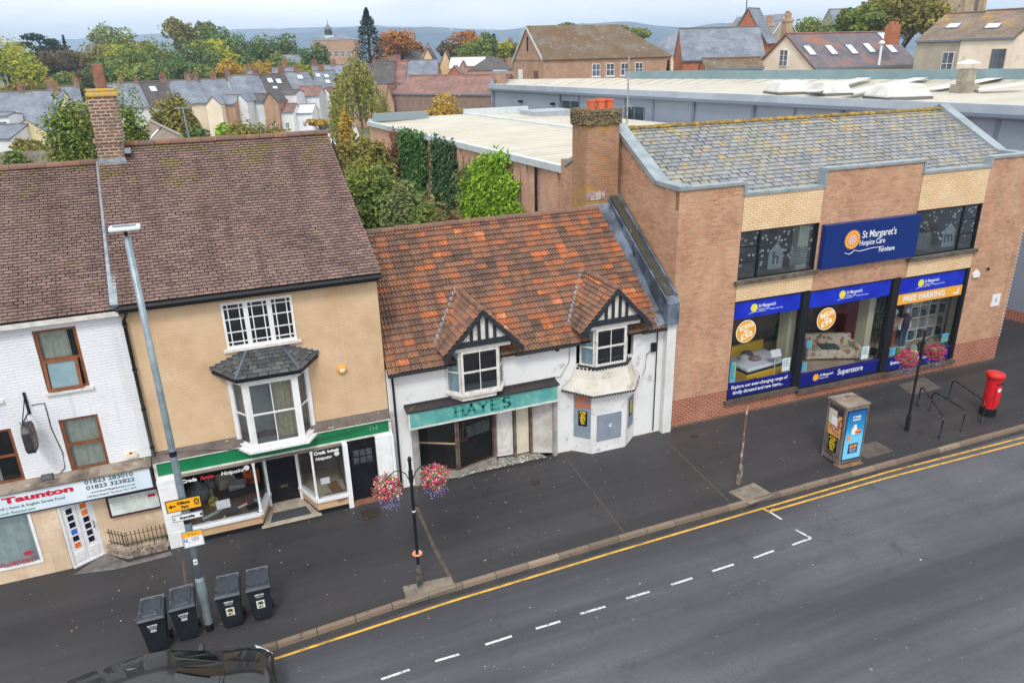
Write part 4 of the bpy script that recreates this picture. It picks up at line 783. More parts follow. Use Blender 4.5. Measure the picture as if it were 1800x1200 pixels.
# shopfront of the cottage
o = MB().box(fa[0], fa[1], 19.33, 19.42, fa[2], fa[3]).build('fascia', M('turquoise_paint', S(96,166,160), .55, S(78,148,146), 2.5, .4, .6, stain=[(S(140,184,172), 3, .52, .72), (S(150,140,120), 6, .68, .74), (S(88,150,140), 8, .62, .7)]), HB)
b = MB().box(fa[0]-.05, fa[1]+.03, 19.30, 19.44, fa[3], fa[3]+.045).box(fa[0]-.05, fa[1]+.03, 19.30, 19.44, fa[2]-.045, fa[2]).box(fa[0]-.05, fa[0], 19.30, 19.44, fa[2], fa[3]).box(fa[1], fa[1]+.03, 19.30, 19.44, fa[2], fa[3]); b.build('fascia_frame', wh_old, o)
ghost = M('ghost_green', S(40,124,112), .6, S(62,140,132), 9)
def slab_letters(word, x0, x1, z0, z1, y, mat, par):
    G_ = {'H': [((.1,0),(.1,1)),((.8,0),(.8,1)),((.1,.5),(.8,.5))], 'A': [((.05,0),(.45,1)),((.45,1),(.88,0)),((.22,.35),(.7,.35))], 'Y': [((.05,1),(.45,.48)),((.85,1),(.45,.48)),((.45,.48),(.45,0))],
          'E': [((.15,0),(.15,1)),((.15,1),(.8,1)),((.15,.5),(.62,.5)),((.15,0),(.82,0))], 'S': [((.78,.85),(.6,1)),((.6,1),(.3,1)),((.3,1),(.15,.8)),((.15,.8),(.2,.6)),((.2,.6),(.7,.42)),((.7,.42),(.8,.2)),((.8,.2),(.62,0)),((.62,0),(.3,0)),((.3,0),(.12,.15))]}
    serif = {'H': [(.1,0),(.1,1),(.8,0),(.8,1)], 'A': [(.05,0),(.88,0)], 'Y': [(.05,1),(.85,1),(.45,0)], 'E': [], 'S': []}
    n = len(word); cw = (x1-x0)/n; H_ = z1-z0; b = MB()
    for i, ch_ in enumerate(word):
        X = lambda u: x0+cw*i+u*cw*.92; Z = lambda v: z0+v*H_
        for (ua, va), (ub, vb) in G_[ch_]:
            a, c = Vector((X(ua), y, Z(va))), Vector((X(ub), y, Z(vb))); d = (c-a).normalized(); nn = Vector((-d.z, 0, d.x))*(.026 if abs(d.z) < .3 else .045)
            b.prism([a-nn-d*.02, c-nn+d*.02, c+nn+d*.02, a+nn-d*.02], (0,-.003,0))
        for u, v in serif[ch_]: b.box(X(u)-.095, X(u)+.095, y-.004, y, Z(v)-.018, Z(v)+.018)
    return b.build('lettering', mat, par)
lx0, lx1 = atY(798, 715, 19.33).x, atY(902, 697, 19.33).x
slab_letters('HAYES', lx0, lx1, fa[2]+.10, fa[3]-.08, 19.329, ghost, o)
MB().slab((fa[0]-.08, 19.28, fa[3]+.05), (fa[1]+.06, 19.28, fa[3]+.05), (fa[1]+.06, FY, fa[3]+.10), (fa[0]-.08, FY, fa[3]+.10), .05).box(fa[0]-.08, fa[1]+.06, FY-.05, FY, fa[3]+.10, fa[3]+.15).build('fascia_hood', M('hood_dark', S(58,50,50), .7, S(50,46,48), 3, stain=(S(140,130,118), 5, .62, .7)), HB)
fr = M('brown_timber', S(88,66,56), .7, S(120,104,92), 5, stain=(S(60,48,44), 7, .6, .7)); grp = M('grey_post_paint', S(158,156,152), .7, S(136,132,126), 3)
Pa, Pb, Pc = Vector((4.5,20.25,.18)), Vector((5.70,19.60,.18)), Vector((7.02,19.95,.18)); ts = fa[2]-.05
gpm = M('dusty_black_glass', S(22,22,24), .12, S(34,33,32), 1.6); dk_in = M('derelict_room', S(46,40,38), .95, S(30,26,26), 2)
ww = MB().prism([(4.4,20.35,0),(4.42,20.15,0),(5.70,19.5,0),(7.05,19.86,0),(7.05,20.0,0),(5.72,19.7,0)], (0,0,.22)).build('window_plinth', M('plinth_stone', S(150,146,138), .9, S(120,114,106), 3, bump=.4), HB)
for k, (p, q) in enumerate(((Pa, Pb), (Pb, Pc))):
    d = q-p; m_ = Matrix.Translation((p.x,p.y,0)) @ Matrix.Rotation(math.atan2(d.y, d.x), 4, 'Z'); Ln = d.length
    b = MB(m_); b.box(0,.06,-.03,.05,.2,ts).box(Ln-.06,Ln,-.03,.05,.2,ts).box(.06,Ln-.06,-.03,.05,.2,.26).box(.06,Ln-.06,-.03,.05,ts-.05,ts); w_ = b.build('shop_window', fr, HB)
    MB(m_).quad((.06,0,.26),(Ln-.06,0,.26),(Ln-.06,0,1.15),(.06,0,1.15)).build('lower_panel', gpm, w_)
    MB(m_).quad((.06,.01,1.15),(Ln-.06,.01,1.15),(Ln-.06,.01,ts-.05),(.06,.01,ts-.05)).build('upper_glass', glz_dark, w_)
    if k == 0: MB(m_).box(.06, Ln-.06, -.02, 0, 1.13, 1.18).tube([(.3,.02,1.75),(.95,.02,1.85)], .02).build('glazing_bar', M('bare_timber', S(176,150,120), .7), w_)
    else:
        MB(m_).box(.4,1.25,.05,.07,1.2,1.6).build('inner_panel', M('pale_panel', S(190,186,174), .8, S(150,146,138), 4), w_)
        MB(m_).box(.12,.42,.03,.05,1.05,1.24).box(.22,.26,.02,.03,1.2,ts-.08).box(.12,.16,.02,.03,1.2,1.6).box(.36,.40,.02,.03,1.2,1.6).box(.12,.4,.02,.03,1.56,1.6).box(.66,.69,.02,.03,1.25,1.6).box(.95,.98,.02,.03,1.3,1.65).build('broken_timber', M('orange_timber', S(178,116,76), .7, S(160,100,62), 5), w_)
b = MB(); b.quad((4.4,21.6,0),(8.9,21.6,0),(8.9,21.6,2.1),(4.4,21.6,2.1)).quad((4.4,19.8,0),(4.4,21.6,0),(4.4,21.6,2.1),(4.4,19.8,2.1)).quad((4.4,19.7,2.12),(9,19.7,2.12),(9,21.6,2.12),(4.4,21.6,2.12)); b.build('room', dk_in, HB)
for q_ in ((4.40, 4.52, 19.66, 20.4, 0, 2.12), (4.3, 4.44, FY-.06, FY+.02, 0, 2.12), (8.93, 9.06, FY-.12, FY+.04, 0, 2.10)): MB().box(*q_).build('shopfront_post', grp, HB)
# boarded door panel, open doorway, splayed white side panel
b = MB().hexa([(7.08,20.0,.16),(7.66,19.92,.16),(7.66,19.97,.16),(7.08,20.05,.16)], [(7.08,20.0,2.08),(7.66,19.92,2.08),(7.66,19.97,2.08),(7.08,20.05,2.08)])
pn = b.build('white_panel', M('scuffed_white', S(212,212,212), .7, S(196,198,200), 4, stain=[(S(120,124,136), 7, .64, .7), (S(96,80,66), 3, .7, .74)]), HB)
MB().hexa([(7.14,19.965,.3),(7.58,19.905,.3),(7.58,19.93,.3),(7.14,19.99,.3)], [(7.14,19.965,1.9),(7.58,19.905,1.9),(7.58,19.93,1.9),(7.14,19.99,1.9)]).build('panel_face', wh_old, pn, bevel=.01)
b = MB().box(7.68, 7.76, 19.84, 19.98, .1, 2.1).box(8.24, 8.32, 19.84, 19.98, .1, 2.1).box(7.76, 8.24, 19.86, 19.98, 2.02, 2.1).box(7.0, 7.08, 19.86, 20.02, .1, 2.1); df = b.build('door_frame', fr, HB)
MB().box(7.78, 8.22, 19.93, 19.96, .13, 2.0).build('door_board', M('cream_board', S(214,204,184), .7, S(200,190,170), 2, stain=(S(150,150,152), 1.2, .62, .68)), df)
MB().hexa([(8.32,19.9,.08),(8.93,19.62,.08),(8.96,19.66,.08),(8.34,19.95,.08)], [(8.32,19.9,2.1),(8.93,19.62,2.1),(8.96,19.66,2.1),(8.34,19.95,2.1)]).build('splayed_panel', M('splayed_boards', S(206,202,196), .8, S(176,170,162), 2, stain=(S(134,126,118), 6, .6, .7)), HB)
# pebble apron
cq = [Vector((4.6,19.50,0)), Vector((5.75,19.22,0)), Vector((8.95,19.55,0)), Vector((8.4,19.88,0)), Vector((7.0,19.95,0)), Vector((5.72,19.5,0)), Vector((4.5,20.0,0))]
def inpoly(x, y, P_):
    c = False
    for i in range(len(P_)):
        a, b_ = P_[i-1], P_[i]
        if (a.y > y) != (b_.y > y) and x < (b_.x-a.x)*(y-a.y)/(b_.y-a.y)+a.x: c = not c
    return c
cq2 = [atZ(*p, .04) for p in ((786,842),(960,803),(936,790),(868,803),(806,826),(790,832))]
ap = MB().poly([(p.x,p.y,.045) for p in cq2]).build('pebble_apron', M('mortar_grey', S(150,146,138), .9), HB)
b = MB()
xs_ = [p.x for p in cq2]; ys_ = [p.y for p in cq2]
for _ in range(1500):
    x_, y_ = random.uniform(min(xs_), max(xs_)), random.uniform(min(ys_), max(ys_))
    if inpoly(x_, y_, cq2): 
        r = random.uniform(.028, .05); a = random.uniform(0, 6); n = 6
        ring = [(x_+r*(1.5 if False else 1)*math.cos(a+k*math.pi/3)*random.uniform(.7,1.2), y_+r*.8*math.sin(a+k*math.pi/3)*random.uniform(.7,1.2), .046) for k in range(n)]
        b.add(ring+[(x_,y_,.046+r*.55)], [(k, (k+1) % n, n) for k in range(n)])
b.build('pebbles', islands('pebble', [(0, S(70,68,66)), (.4, S(112,108,102)), (.75, S(160,156,148)), (1, S(196,192,184))], rough=.6), ap)
# lead-covered parapet between cottage and brick store, white buttress, pipes
prf = [(19.28, 4.0), (19.28, 4.72), (19.45, 4.90), (24.3, 8.05), (24.3, 6.6)]
pp = MB().prism([(12.86,y_,z_) for y_, z_ in prf], (.44,0,0)); pw = pp.build('lead_parapet', lead, HB)
b = MB()
for i in range(6):
    f = (i+.5)/6; y_ = 19.45+f*4.8; z_ = 4.9+f*3.12; b.tube([(12.85,y_,z_+.0),(12.85,y_-.25,z_-.75)], .022, 5)
b.tube([(12.86,19.45,4.9),(12.86,24.3,8.05)], .022, 6).tube([(13.28,19.45,4.95),(13.28,24.3,8.1)], .045, 6); b.build('lead_rolls', lead, pw)
MB().slab((12.92,19.5,4.97),(13.2,19.5,4.97),(13.2,24.25,8.12),(12.92,24.25,8.12),.05).build('mossy_coping', M('mossy_coping', S(72,68,62), .95, S(60,62,44), 3, bump=.8, stain=(S(120,122,122), 4, .6, .7)), pw)
MB().slab((12.60,19.4,3.98),(12.88,19.4,4.05),(12.88,24.0,7.9),(12.3,24.0,7.35),.03).build('flashing', lead, pw)
bt = MB().box(12.98, 13.32, 19.42, FY+.05, 0, 4.3).hexa([(12.98,19.42,4.3),(13.32,19.42,4.3),(13.32,19.7,4.3),(12.98,19.7,4.3)], [(12.9,19.30,4.66),(13.34,19.30,4.66),(13.34,19.7,4.72),(12.9,19.7,4.72)]).build('buttress', M('buttress_render', S(218,219,218), .8, S(204,204,202), 1, stain=[(S(92,92,70), 1.6, .62, .74), (S(130,120,104), .8, .66, .8)]), HB)
MB().tube([(12.72,19.6,3.8),(12.72,19.6,.1)], .02, 6).tube([(12.55,19.6,3.1),(12.35,19.6,3.0),(12.3,19.6,2.5),(12.15,19.5,2.3)], .012, 5).box(12.5,12.66,19.55,19.64,3.05,3.35).tube([(9.55,19.6,3.9),(9.5,19.6,3.2),(9.2,19.6,2.75),(8.9,19.6,2.78)], .01, 5).box(9.02,9.12,19.5,19.62,3.68,3.86).build('cables', blk, HB)
MB().tube([(3.86,19.56,3.82),(3.86,19.56,.05)], .035, 8).build('downpipe', blk, HB)
MB().lathe([(.09,0),(.09,.03),(.03,.04)], n=14).build('wall_vent', render_white, HB).matrix_basis = Matrix.Translation((8.25,FY,3.6)) @ Matrix.Rotation(math.pi/2, 4, 'X')
# big brick chimney stack
c0, c1, cyf, cyb = 12.0, 13.24, 23.4, 24.55
b = MB().box(c0, c1, cyf, cyb, 5.5, 10.02); ck = b.build('chimney', stack_brick, HB)
b = MB(); 
for i in range(260):
    a = random.random(); z_ = random.uniform(10.0, 10.46); r = random.uniform(.03, .08); s_ = random.choice((0, 1, 2)); x_ = c0-.05+a*(c1-c0+.1)
    if s_ == 0: p_ = (x_, cyf-.06, z_)
    elif s_ == 1: p_ = (c0-.06, cyf+a*(cyb-cyf), z_)
    else: p_ = (x_, cyf+random.random()*(cyb-cyf), 10.48)
    b.lathe([(r*.3,-r*.6),(r,0),(r*.6,r*.7)], p_, 6)
b.box(c0-.06, c1+.06, cyf-.06, cyb+.06, 10.0, 10.5)
b.build('chimney_cap', M('mossy_cap', S(124,110,84), .95, S(96,86,62), 6, bump=1, bscale=20, stain=(S(150,140,116), 7, .58, .66)), ck)
potm = M('terracotta_pot', S(214,110,66), .7, S(196,96,56), 3)
for x_, y_ in ((12.3,23.72),(12.62,23.62),(12.86,24.1),(12.98,23.7)):
    MB().lathe([(.14,0),(.145,.05),(.13,.06),(.14,.28),(.165,.29),(.165,.35),(.13,.35),(.13,.1)], (x_,y_,10.46+(.0)), 16).build('chimney_pot', potm, ck, smooth=False)
MB().box(c0-.1, c1-.15, cyf-.14, cyf, 6.95, 7.3).build('flashing', flash, ck)
MB().box(c0-.02, c0+.7, cyf-.03, cyf, 7.45, 7.75).build('broken_render', M('rubble_patch', S(196,190,184), .9, S(140,100,84), 6, bump=1, stain=(S(70,60,56), 8, .55, .62)), ck)

# ================================================================== brick furniture store
SB = empty('furniture_store', (13.35, 19.70, 0), math.radians(-1.0), label='two-storey red-brown brick charity furniture store with blue fascias and a grey slate roof', cat='building')
U = 15.75; DEPTH = 9.0
def sb(m): return MB()
win = [(2.42, 5.31, .60, 4.28), (5.60, 9.45, .44, 4.25), (9.79, 13.18, .38, 4.20)]
upw = [(2.42, 5.62, 5.03, 6.70), (10.0, 13.25, 4.95, 6.68)]
tops = [(0, 2.42, 8.24), (2.42, 5.62, 7.88), (5.62, 10.0, 8.44), (10.0, 13.25, 8.02), (13.25, U, 8.32)]
ops = win+upw
def wallsec(b, x0, x1, z0, z1):
    os_ = [(max(o[0], x0), min(o[1], x1), max(o[2], z0), min(o[3], z1)) for o in ops]; os_ = [o for o in os_ if o[1]-o[0] > .01 and o[3]-o[2] > .01]
    b.wall(x0, x1, z0, z1, 0, os_, .001)
b = MB(); wallsec(b, 0, 2.42, 1.0, 8.24); wallsec(b, 2.42, 13.25, 1.0, 4.45 if False else 4.3)
wallsec(b, 5.62, 10.0, 4.3, 8.44); wallsec(b, 13.25, U, .95, 8.32)
b.quad((0,DEPTH,0),(0,0,0),(0,0,8.24),(0,DEPTH,8.24)) if False else None
b.quad((0,0,1.0),(0,DEPTH,1.0),(0,DEPTH,8.2),(0,0,8.2)).add([(0,1.5,8.2),(0,8.0,8.2),(0,4.4,9.75)], [(0,1,2)])
b.quad((U,0,.95),(U,DEPTH,.95),(U,DEPTH,8.2),(U,0,8.2)).add([(U,1.5,8.2),(U,8.0,8.2),(U,4.4,9.75)], [(0,2,1)])
b.quad((0,DEPTH,0),(U,DEPTH,0),(U,DEPTH,8.2),(0,DEPTH,8.2))
b.build('wall', stm_brick, SB, local=True)
for x0, x1, z1 in ((2.42, 5.62, 7.88), (10.0, 13.25, 8.02)): MB().quad((x0,-.012,4.22 if x0 > 5 else 4.30),(x1-.0,-.012,4.22 if x0 > 5 else 4.30),(x1,-.012,5.03 if x0 < 5 else 4.95),(x0,-.012,5.03 if x0 < 5 else 4.95)).build('cream_band', cream_brick, SB, local=True); MB().quad((x0,-.012,6.70),(x1,-.012,6.70),(x1,-.012,z1),(x0,-.012,z1)).build('cream_band', cream_brick, SB, local=True)
b = MB().wall(0, U, 0, 1.0, -.004, [(w[0]-.02, w[1]+.0, w[2], 1.0) for w in win], .01); b.quad((-.004,0,0),(-.004,DEPTH,0),(-.004,DEPTH,1),(-.004,0,1)).quad((U+.004,0,0),(U+.004,DEPTH,0),(U+.004,DEPTH,1),(U+.004,0,1)); b.build('plinth', red_brick, SB, local=True)
# quoin-like toothed corner on the right
b = MB()
for i in range(52): b.box(U-.03, U+.012, -.03, .04, 1.0+i*.14, 1.06+i*.14)
b.build('toothed_corner', M('quoin_pale', S(206,196,186), .8), SB, local=True)
# parapet copings
b = MB()
for x0, x1, z1 in tops: b.box(x0-.02, x1+.02, -.06, .28, z1, z1+.09)
for xa, z0, z1 in ((2.42,7.88,8.24),(5.62,7.88,8.44),(10.0,8.02,8.44),(13.25,8.02,8.32)): b.box(xa-.05, xa+.05, -.055, .27, z0+.02, z1)
cp = b.build('parapet_coping', coping, SB, local=True)
b = MB()
for x0, x1, z1 in tops: b.box(x0, x1, .03, .22, 7.6, z1)
b.build('parapet_back', stm_brick, SB, local=True)
for xx in (0, U-.38):
    MB().slab((xx-.05,1.4,8.37),(xx+.42,1.4,8.37),(xx+.42,4.4,9.94),(xx-.05,4.4,9.94),.16).slab((xx-.05,-.02,8.36),(xx+.42,-.02,8.36),(xx+.42,1.4,8.37),(xx-.05,1.4,8.37),.14).slab((xx+.42,8.6,8.1),(xx-.05,8.6,8.1),(xx-.05,4.4,9.94),(xx+.42,4.4,9.94),.16).build('gable_coping', coping, SB, local=True)
    MB().prism([(xx+.33,1.0,7.9),(xx+.33,1.4,8.25),(xx+.33,4.4,9.8),(xx+.33,8.5,8.0),(xx+.33,4.4,9.0)], (.06,0,0)).build('gable_upstand', M('grey_upstand', S(104,118,124), .6), SB, local=True)
A, B, C, D_ = (.4, .28, 7.72), (U-.4, .28, 7.72), (U-.4, 4.4, 9.72), (.4, 4.4, 9.72)
MB().slab(A, B, C, D_, .1).slab((U-.4,8.8,7.7),(.4,8.8,7.7),D_,C,.1).build('roof_deck', dark, SB, local=True)
rf = plain_tiles('roof', (A, B, C, D_), .37, .225, .014, m_slate, SB, local=True, jit=.006, gk=.022)
plain_tiles('rear_roof', ((U-.4,8.8,7.7),(.4,8.8,7.7),D_,C), .6, .4, .014, m_slate, SB, local=True)
ridge_tiles('ridge_tiles', (D_[0],D_[1],D_[2]), C, .12, islands('lichen_ridge', [(0, S(110,96,62)), (.5, S(128,112,66)), (1, S(104,84,60))], lichen=[(S(186,146,50), 5, .5, .6)], bump=.5), rf, local=True)
# side wall buttress line & stain stay in the brick; upper windows
hexm = M('window_sticker', S(176,186,190), .7)
vinyl = M('white_vinyl', S(224,228,232), .5)
bfr = M('black_frame', S(24,28,32), .35)
for k, o_ in enumerate(upw):
    x0, x1, z0, z1 = o_; b = MB().box(x0,x0+.05,.05,.13,z0,z1).box(x1-.05,x1,.05,.13,z0,z1).box(x0+.05,x1-.05,.05,.13,z0,z0+.05).box(x0+.05,x1-.05,.05,.13,z1-.05,z1)
    xm = x0+.82 if k == 0 else x1-.82; b.box(xm-.035, xm+.035, .05, .13, z0+.05, z1-.05)
    xa, xb = (x0+.05, xm-.035) if k == 0 else (xm+.035, x1-.05)
    for f in (.36, .68): b.box(xa, xb, .055, .125, z0+(z1-z0)*f-.02, z0+(z1-z0)*f+.02)
    w = b.build('upper_window', bfr, SB, local=True)
    MB().quad((x0,.09,z0),(x1,.09,z0),(x1,.09,z1),(x0,.09,z1)).build('glass', glass('upper_glass', (.85,.9,.9,1), .16, .75), w, local=True)
    b = MB(); b2 = MB()
    def hexa_(bb, cx, cz, r): bb.poly([(cx+r*math.cos(a*math.pi/3+.52), .11, cz+r*math.sin(a*math.pi/3+.52)) for a in range(6)])
    rr = random.Random(3+k)
    for _ in range(60): hexa_(b, rr.uniform(x0+.1, x1-.1), z0+.35+rr.random()**.8*(z1-z0-.45), rr.uniform(.035, .06))
    for i in range(7):
        for j in range(7): hexa_(b2, (x1-.95 if k == 0 else x0+.35)+i*.105+(j % 2)*.05, z0+.28+j*.09, .05)
    b.build('window_hexagons', hexm, w, local=True); b2.build('window_pattern', M('grey_hex', S(110,122,126), .7), w, local=True)
    cx = x0+1.6 if k == 0 else x0+1.95; zc = z0+.62
    MB().poly([(cx-.3,.115,zc-.42),(cx+.3,.115,zc-.42),(cx+.3,.115,zc+.2),(cx,.115,zc+.5),(cx-.3,.115,zc+.2)]).build('house_emblem', M('pale_vinyl', S(136,150,156), .6), w, local=True)
    text('m' if k else 'h', M('emblem_dark', S(28,34,40), .5), w, (cx, .112, zc-.05), .6, local=True, bold=.01)
    b = MB().box(x0-.12, x1+.1, -.14, .06, z0-.12, z0-.003); b.build('sill', M('stained_sill', S(104,98,88), .8, S(70,66,60), 4, bump=.3), w, local=True)
    x0r, x1r = x0-.3, x1+.3
    b = MB().quad((x0r,3.2,4.95),(x1r,3.2,4.95),(x1r,3.2,7.2),(x0r,3.2,7.2)).quad((x0r,.14,7.2),(x1r,.14,7.2),(x1r,3.2,7.2),(x0r,3.2,7.2)).quad((x0r,.14,4.95),(x0r,3.2,4.95),(x0r,3.2,7.2),(x0r,.14,7.2)).quad((x1r,.14,4.95),(x1r,3.2,4.95),(x1r,3.2,7.2),(x1r,.14,7.2)); b.build('upper_room', M('upper_room', S(150,152,150), .9, S(100,100,102), .8), SB, local=True)
    MB().quad((x0r,.14,4.96),(x1r,.14,4.96),(x1r,3.2,4.96),(x0r,3.2,4.96)).build('upper_floor', M('office_floor', S(150,150,146), .8, S(110,108,104), 1), SB, local=True)
    MB().box(x1-.55 if k == 0 else x0-.0, x1-.1 if k == 0 else x0+.1, .3, .6, 4.97, 6.9).build('column', M('pale_column', S(190,198,184), .8), SB, local=True)
# main illuminated-type sign box
gx0, gx1, gz0, gz1 = 5.74, 10.02, 5.06, 6.62
navy = M('navy_sign', S(8,42,112), .3); o_s = MB().box(gx0, gx1, -.22, -.005, gz0, gz1).build('shop_sign', navy, SB, local=True, bevel=.01)
def pz(x_, y_):   # photo pixel -> local (u, z) on the sign face
    p = atY(x_, y_, 19.3); return p.x-13.35, p.z
amber = M('logo_amber', S(240,166,60), .4); pink = M('logo_pink', S(226,196,196), .4); lime = M('logo_yellow', S(222,214,80), .4)
def flower(cx, cz, r, y, par, cm, k=24, petals=True):
    b = MB(); n = k*2
    ring = [(cx+(r if i % 2 == 0 else r*.84)*math.cos(i*math.pi/k), y, cz+(r if i % 2 == 0 else r*.84)*math.sin(i*math.pi/k)) for i in range(n)]
    b.add(ring+[(cx,y,cz)], [(i, (i+1) % n, n) for i in range(n)]); o = b.build('logo_flower', cm, par, local=True)
    b = MB(); b.poly([(cx+r*.45*math.cos(i*.52), y-.003, cz+r*.45*math.sin(i*.52)) for i in range(12)]); b.build('logo_centre', pink if r > .2 else cm, o, local=True)
    if r > .2:
        b = MB()
        for rr_, nn, s_ in ((.62, 16, .05), (.36, 10, .045), (.18, 6, .05)):
            for i in range(nn): a = i*2*math.pi/nn; x_, z_ = cx+r*rr_*math.cos(a), cz+r*rr_*math.sin(a); s = r*s_; b.quad((x_-s,y-.005,z_-s),(x_+s,y-.005,z_-s),(x_+s,y-.005,z_+s),(x_-s,y-.005,z_+s))
        b.build('logo_dots', M('logo_mauve', S(110,90,120), .5), o, local=True)
ys = -.224; u_, z_ = gx0+1.28, gz0+.93
flower(gx0+1.22, gz0+.95, .36, ys, o_s, amber)
text('St Margaret\'s', vinyl, o_s, (gx0+2.42, ys, gz0+1.07), .36, width=1.55, bold=.004, local=True); text('Hospice Care', vinyl, o_s, (gx0+2.14, ys, gz0+.78), .28, width=1.15, bold=.002, local=True)
text('Furniture', vinyl, o_s, (gx0+2.86, ys, gz0+.45), .24, width=.72, bold=.004, local=True)
MB().tube([(gx0+.95,ys,gz0+.5),(gx0+1.15,ys,gz0+.44),(gx0+1.3,ys,gz0+.5),(gx0+1.35,ys,gz0+.56),(gx0+1.6,ys,gz0+.5),(gx0+2.2,ys,gz0+.56),(gx0+2.7,ys,gz0+.55)], .012, 5).build('logo_stem', vinyl, o_s, local=True)
# shop windows
blue = M('fascia_blue', S(16,36,170), .3, S(22,52,190), 1.4); bnavy = M('panel_blue', S(14,26,116), .3)
yw = .06
for k, (x0, x1, z0, z1) in enumerate(win):
    b = MB().box(x0,x0+.05,yw-.03,yw+.1,z0,z1).box(x1-.05,x1,yw-.03,yw+.1,z0,z1).box(x0+.05,x1-.05,yw-.03,yw+.1,z1-.05,z1).box(x0+.05,x1-.05,yw-.03,yw+.1,z0,z0+.05)
    w = b.build('shop_window', bfr, SB, local=True)
    hz = z1-.05-.62; lz = z0+.05+.55
    MB().quad((x0,yw+.03,z0),(x1,yw+.03,z0),(x1,yw+.03,z1),(x0,yw+.03,z1)).build('glass', glz_shop, w, local=True)
    fb = MB().box(x0+.05, x1-.05, yw, yw+.02, hz, z1-.05).build('fascia_panel', blue, w, local=True); lb = MB().box(x0+.05, x1-.05, yw, yw+.02, z0+.05, lz).build('lower_panel', bnavy, w, local=True)
    cx = x0+(x1-x0)*(.30, .40, .33)[k]; zc = (hz+z1)/2
    flower(cx, zc, .16, yw-.004, fb, lime, 14)
    text('St Margaret\'s', vinyl, fb, (cx+.55, yw-.003, zc+.04), .17, width=.72, bold=.002, local=True); text('Hospice Care', vinyl, fb, (cx+.42, yw-.003, zc-.09), .10, width=.45, local=True); text('hospice care shop', vinyl, fb, (cx+.95, yw-.003, zc-.13), .07, width=.55, local=True)
    MB().tube([(cx-.2,yw-.004,zc-.2),(cx,yw-.004,zc-.16),(cx+.5,yw-.004,zc-.17)], .006, 4).build('logo_stem', vinyl, fb, local=True)
    zl = (z0+.05+lz)/2; xm = (x0+x1)/2
    if k == 0: text('Explore our ever-changing range of', vinyl, lb, (xm-.02, yw-.003, zl+.1), .19, width=2.45, bold=.003, local=True); text('kindly donated and new items...', vinyl, lb, (xm-.05, yw-.003, zl-.12), .19, width=2.2, bold=.003, local=True)
    if k == 1:
        flower(x0+.82, zl, .15, yw-.004, lb, amber, 14); text('St Margaret\'s', vinyl, lb, (x0+1.32, yw-.003, zl+.05), .15, width=.62, bold=.002, local=True); text('Hospice Care', vinyl, lb, (x0+1.2, yw-.003, zl-.07), .09, width=.42, local=True)
        text('Superstore', vinyl, lb, (x0+2.45, yw-.003, zl+.02), .32, width=1.22, bold=.004, local=True)
    if k == 2:
        text('Entrance around the corner', vinyl, lb, (x0+1.35, yw-.003, zl), .2, width=2.2, bold=.003, local=True)
        ob = MB().box(x0+.05, x1-.05, yw-.005, yw+.015, hz-.42, hz-.01).build('parking_banner', M('banner_orange', S(232,166,60), .4), w, local=True)
        text('FREE PARKING', vinyl, ob, (x0+1.4, yw-.009, hz-.22), .32, width=2.1, bold=.008, local=True); MB().box(x1-.5,x1-.22,yw-.009,yw-.006,hz-.34,hz-.28).box(x1-.28,x1-.22,yw-.009,yw-.006,hz-.28,hz-.1).build('banner_arrow', vinyl, ob, local=True)
    if k < 2:
        cx, zc, r = (x0+.62, hz-.5, .42) if k == 0 else (x0+.95, hz-.52, .43)
        rd = MB().poly([(cx+r*math.cos(i*.2618), yw+.005, zc+r*math.sin(i*.2618)) for i in range(24)]).build('offer_roundel', M('roundel_rim', S(236,232,214), .4), w, local=True)
        MB().poly([(cx+r*.93*math.cos(i*.2618), yw+.002, zc+r*.93*math.sin(i*.2618)) for i in range(24)]).build('roundel_face', M('roundel_amber', S(228,160,56), .4), rd, local=True)
        for t_, dz, h_, w__ in ((('SOFAS', 'BEDS')[k], .17, .24, .58), ('FROM', .01, .08, .2), (('£50', '£99')[k], -.17, .3, .5)): text(t_, M('cream_vinyl', S(246,244,222), .5), rd, (cx+(.03 if dz < 0 else 0), yw-.002, zc+dz), h_, width=w__, bold=.006, ry=14, local=True)
    b = MB()
    for (sx, sz, sw_, sh) in (((x0+.1, lz+.05, .24, .42), (x0+.1, lz+.5, .24, .3), (x1-.52, lz+.08, .34, .5)) if k == 0 else ((x0+.12, lz+.06, .2, .36), (x0+.2, lz+1.0, .24, .26), (x1-.95, lz+.1, .34, .5)) if k == 1 else ((x0+.15, lz+.04, .25, .35), (x1-.62, lz+.2, .34, .36))):
        pm = MB().box(sx, sx+sw_, yw+.0, yw+.02, sz, sz+sh).build('poster', M('poster_pale', S(206,220,222), .5, S(186,206,212), 3) if sx > x0+1 and k < 2 else M('poster_blue', S(70,160,214), .5, S(120,180,120), 6, .5, .55), w, local=True)
        b2 = MB()
        for q in range(5): b2.box(sx+.03, sx+sw_-.04-random.random()*.06, yw-.004, yw, sz+sh-.08-q*.06, sz+sh-.06-q*.06)
        b2.build('print', M('poster_print', S(80,110,120), .5), pm, local=True)
for q_ in ((win[0][1], win[1][0], -.01, yw+.1, .5, 4.3), (win[1][1], win[2][0], -.01, yw+.1, .42, 4.26), (win[2][1], win[2][1]+.12, -.008, yw+.1, .4, 4.2)): MB().box(*q_).build('black_pier', bfr, SB, local=True)
for (x0, x1, z0, z1) in win: MB().box(x0-.12, x1+.16, -.14, .02, z0-.12, z0-.0).build('window_ledge', M('stained_sill2', S(96,84,74), .85, S(72,64,58), 3, bump=.4), SB, local=True)
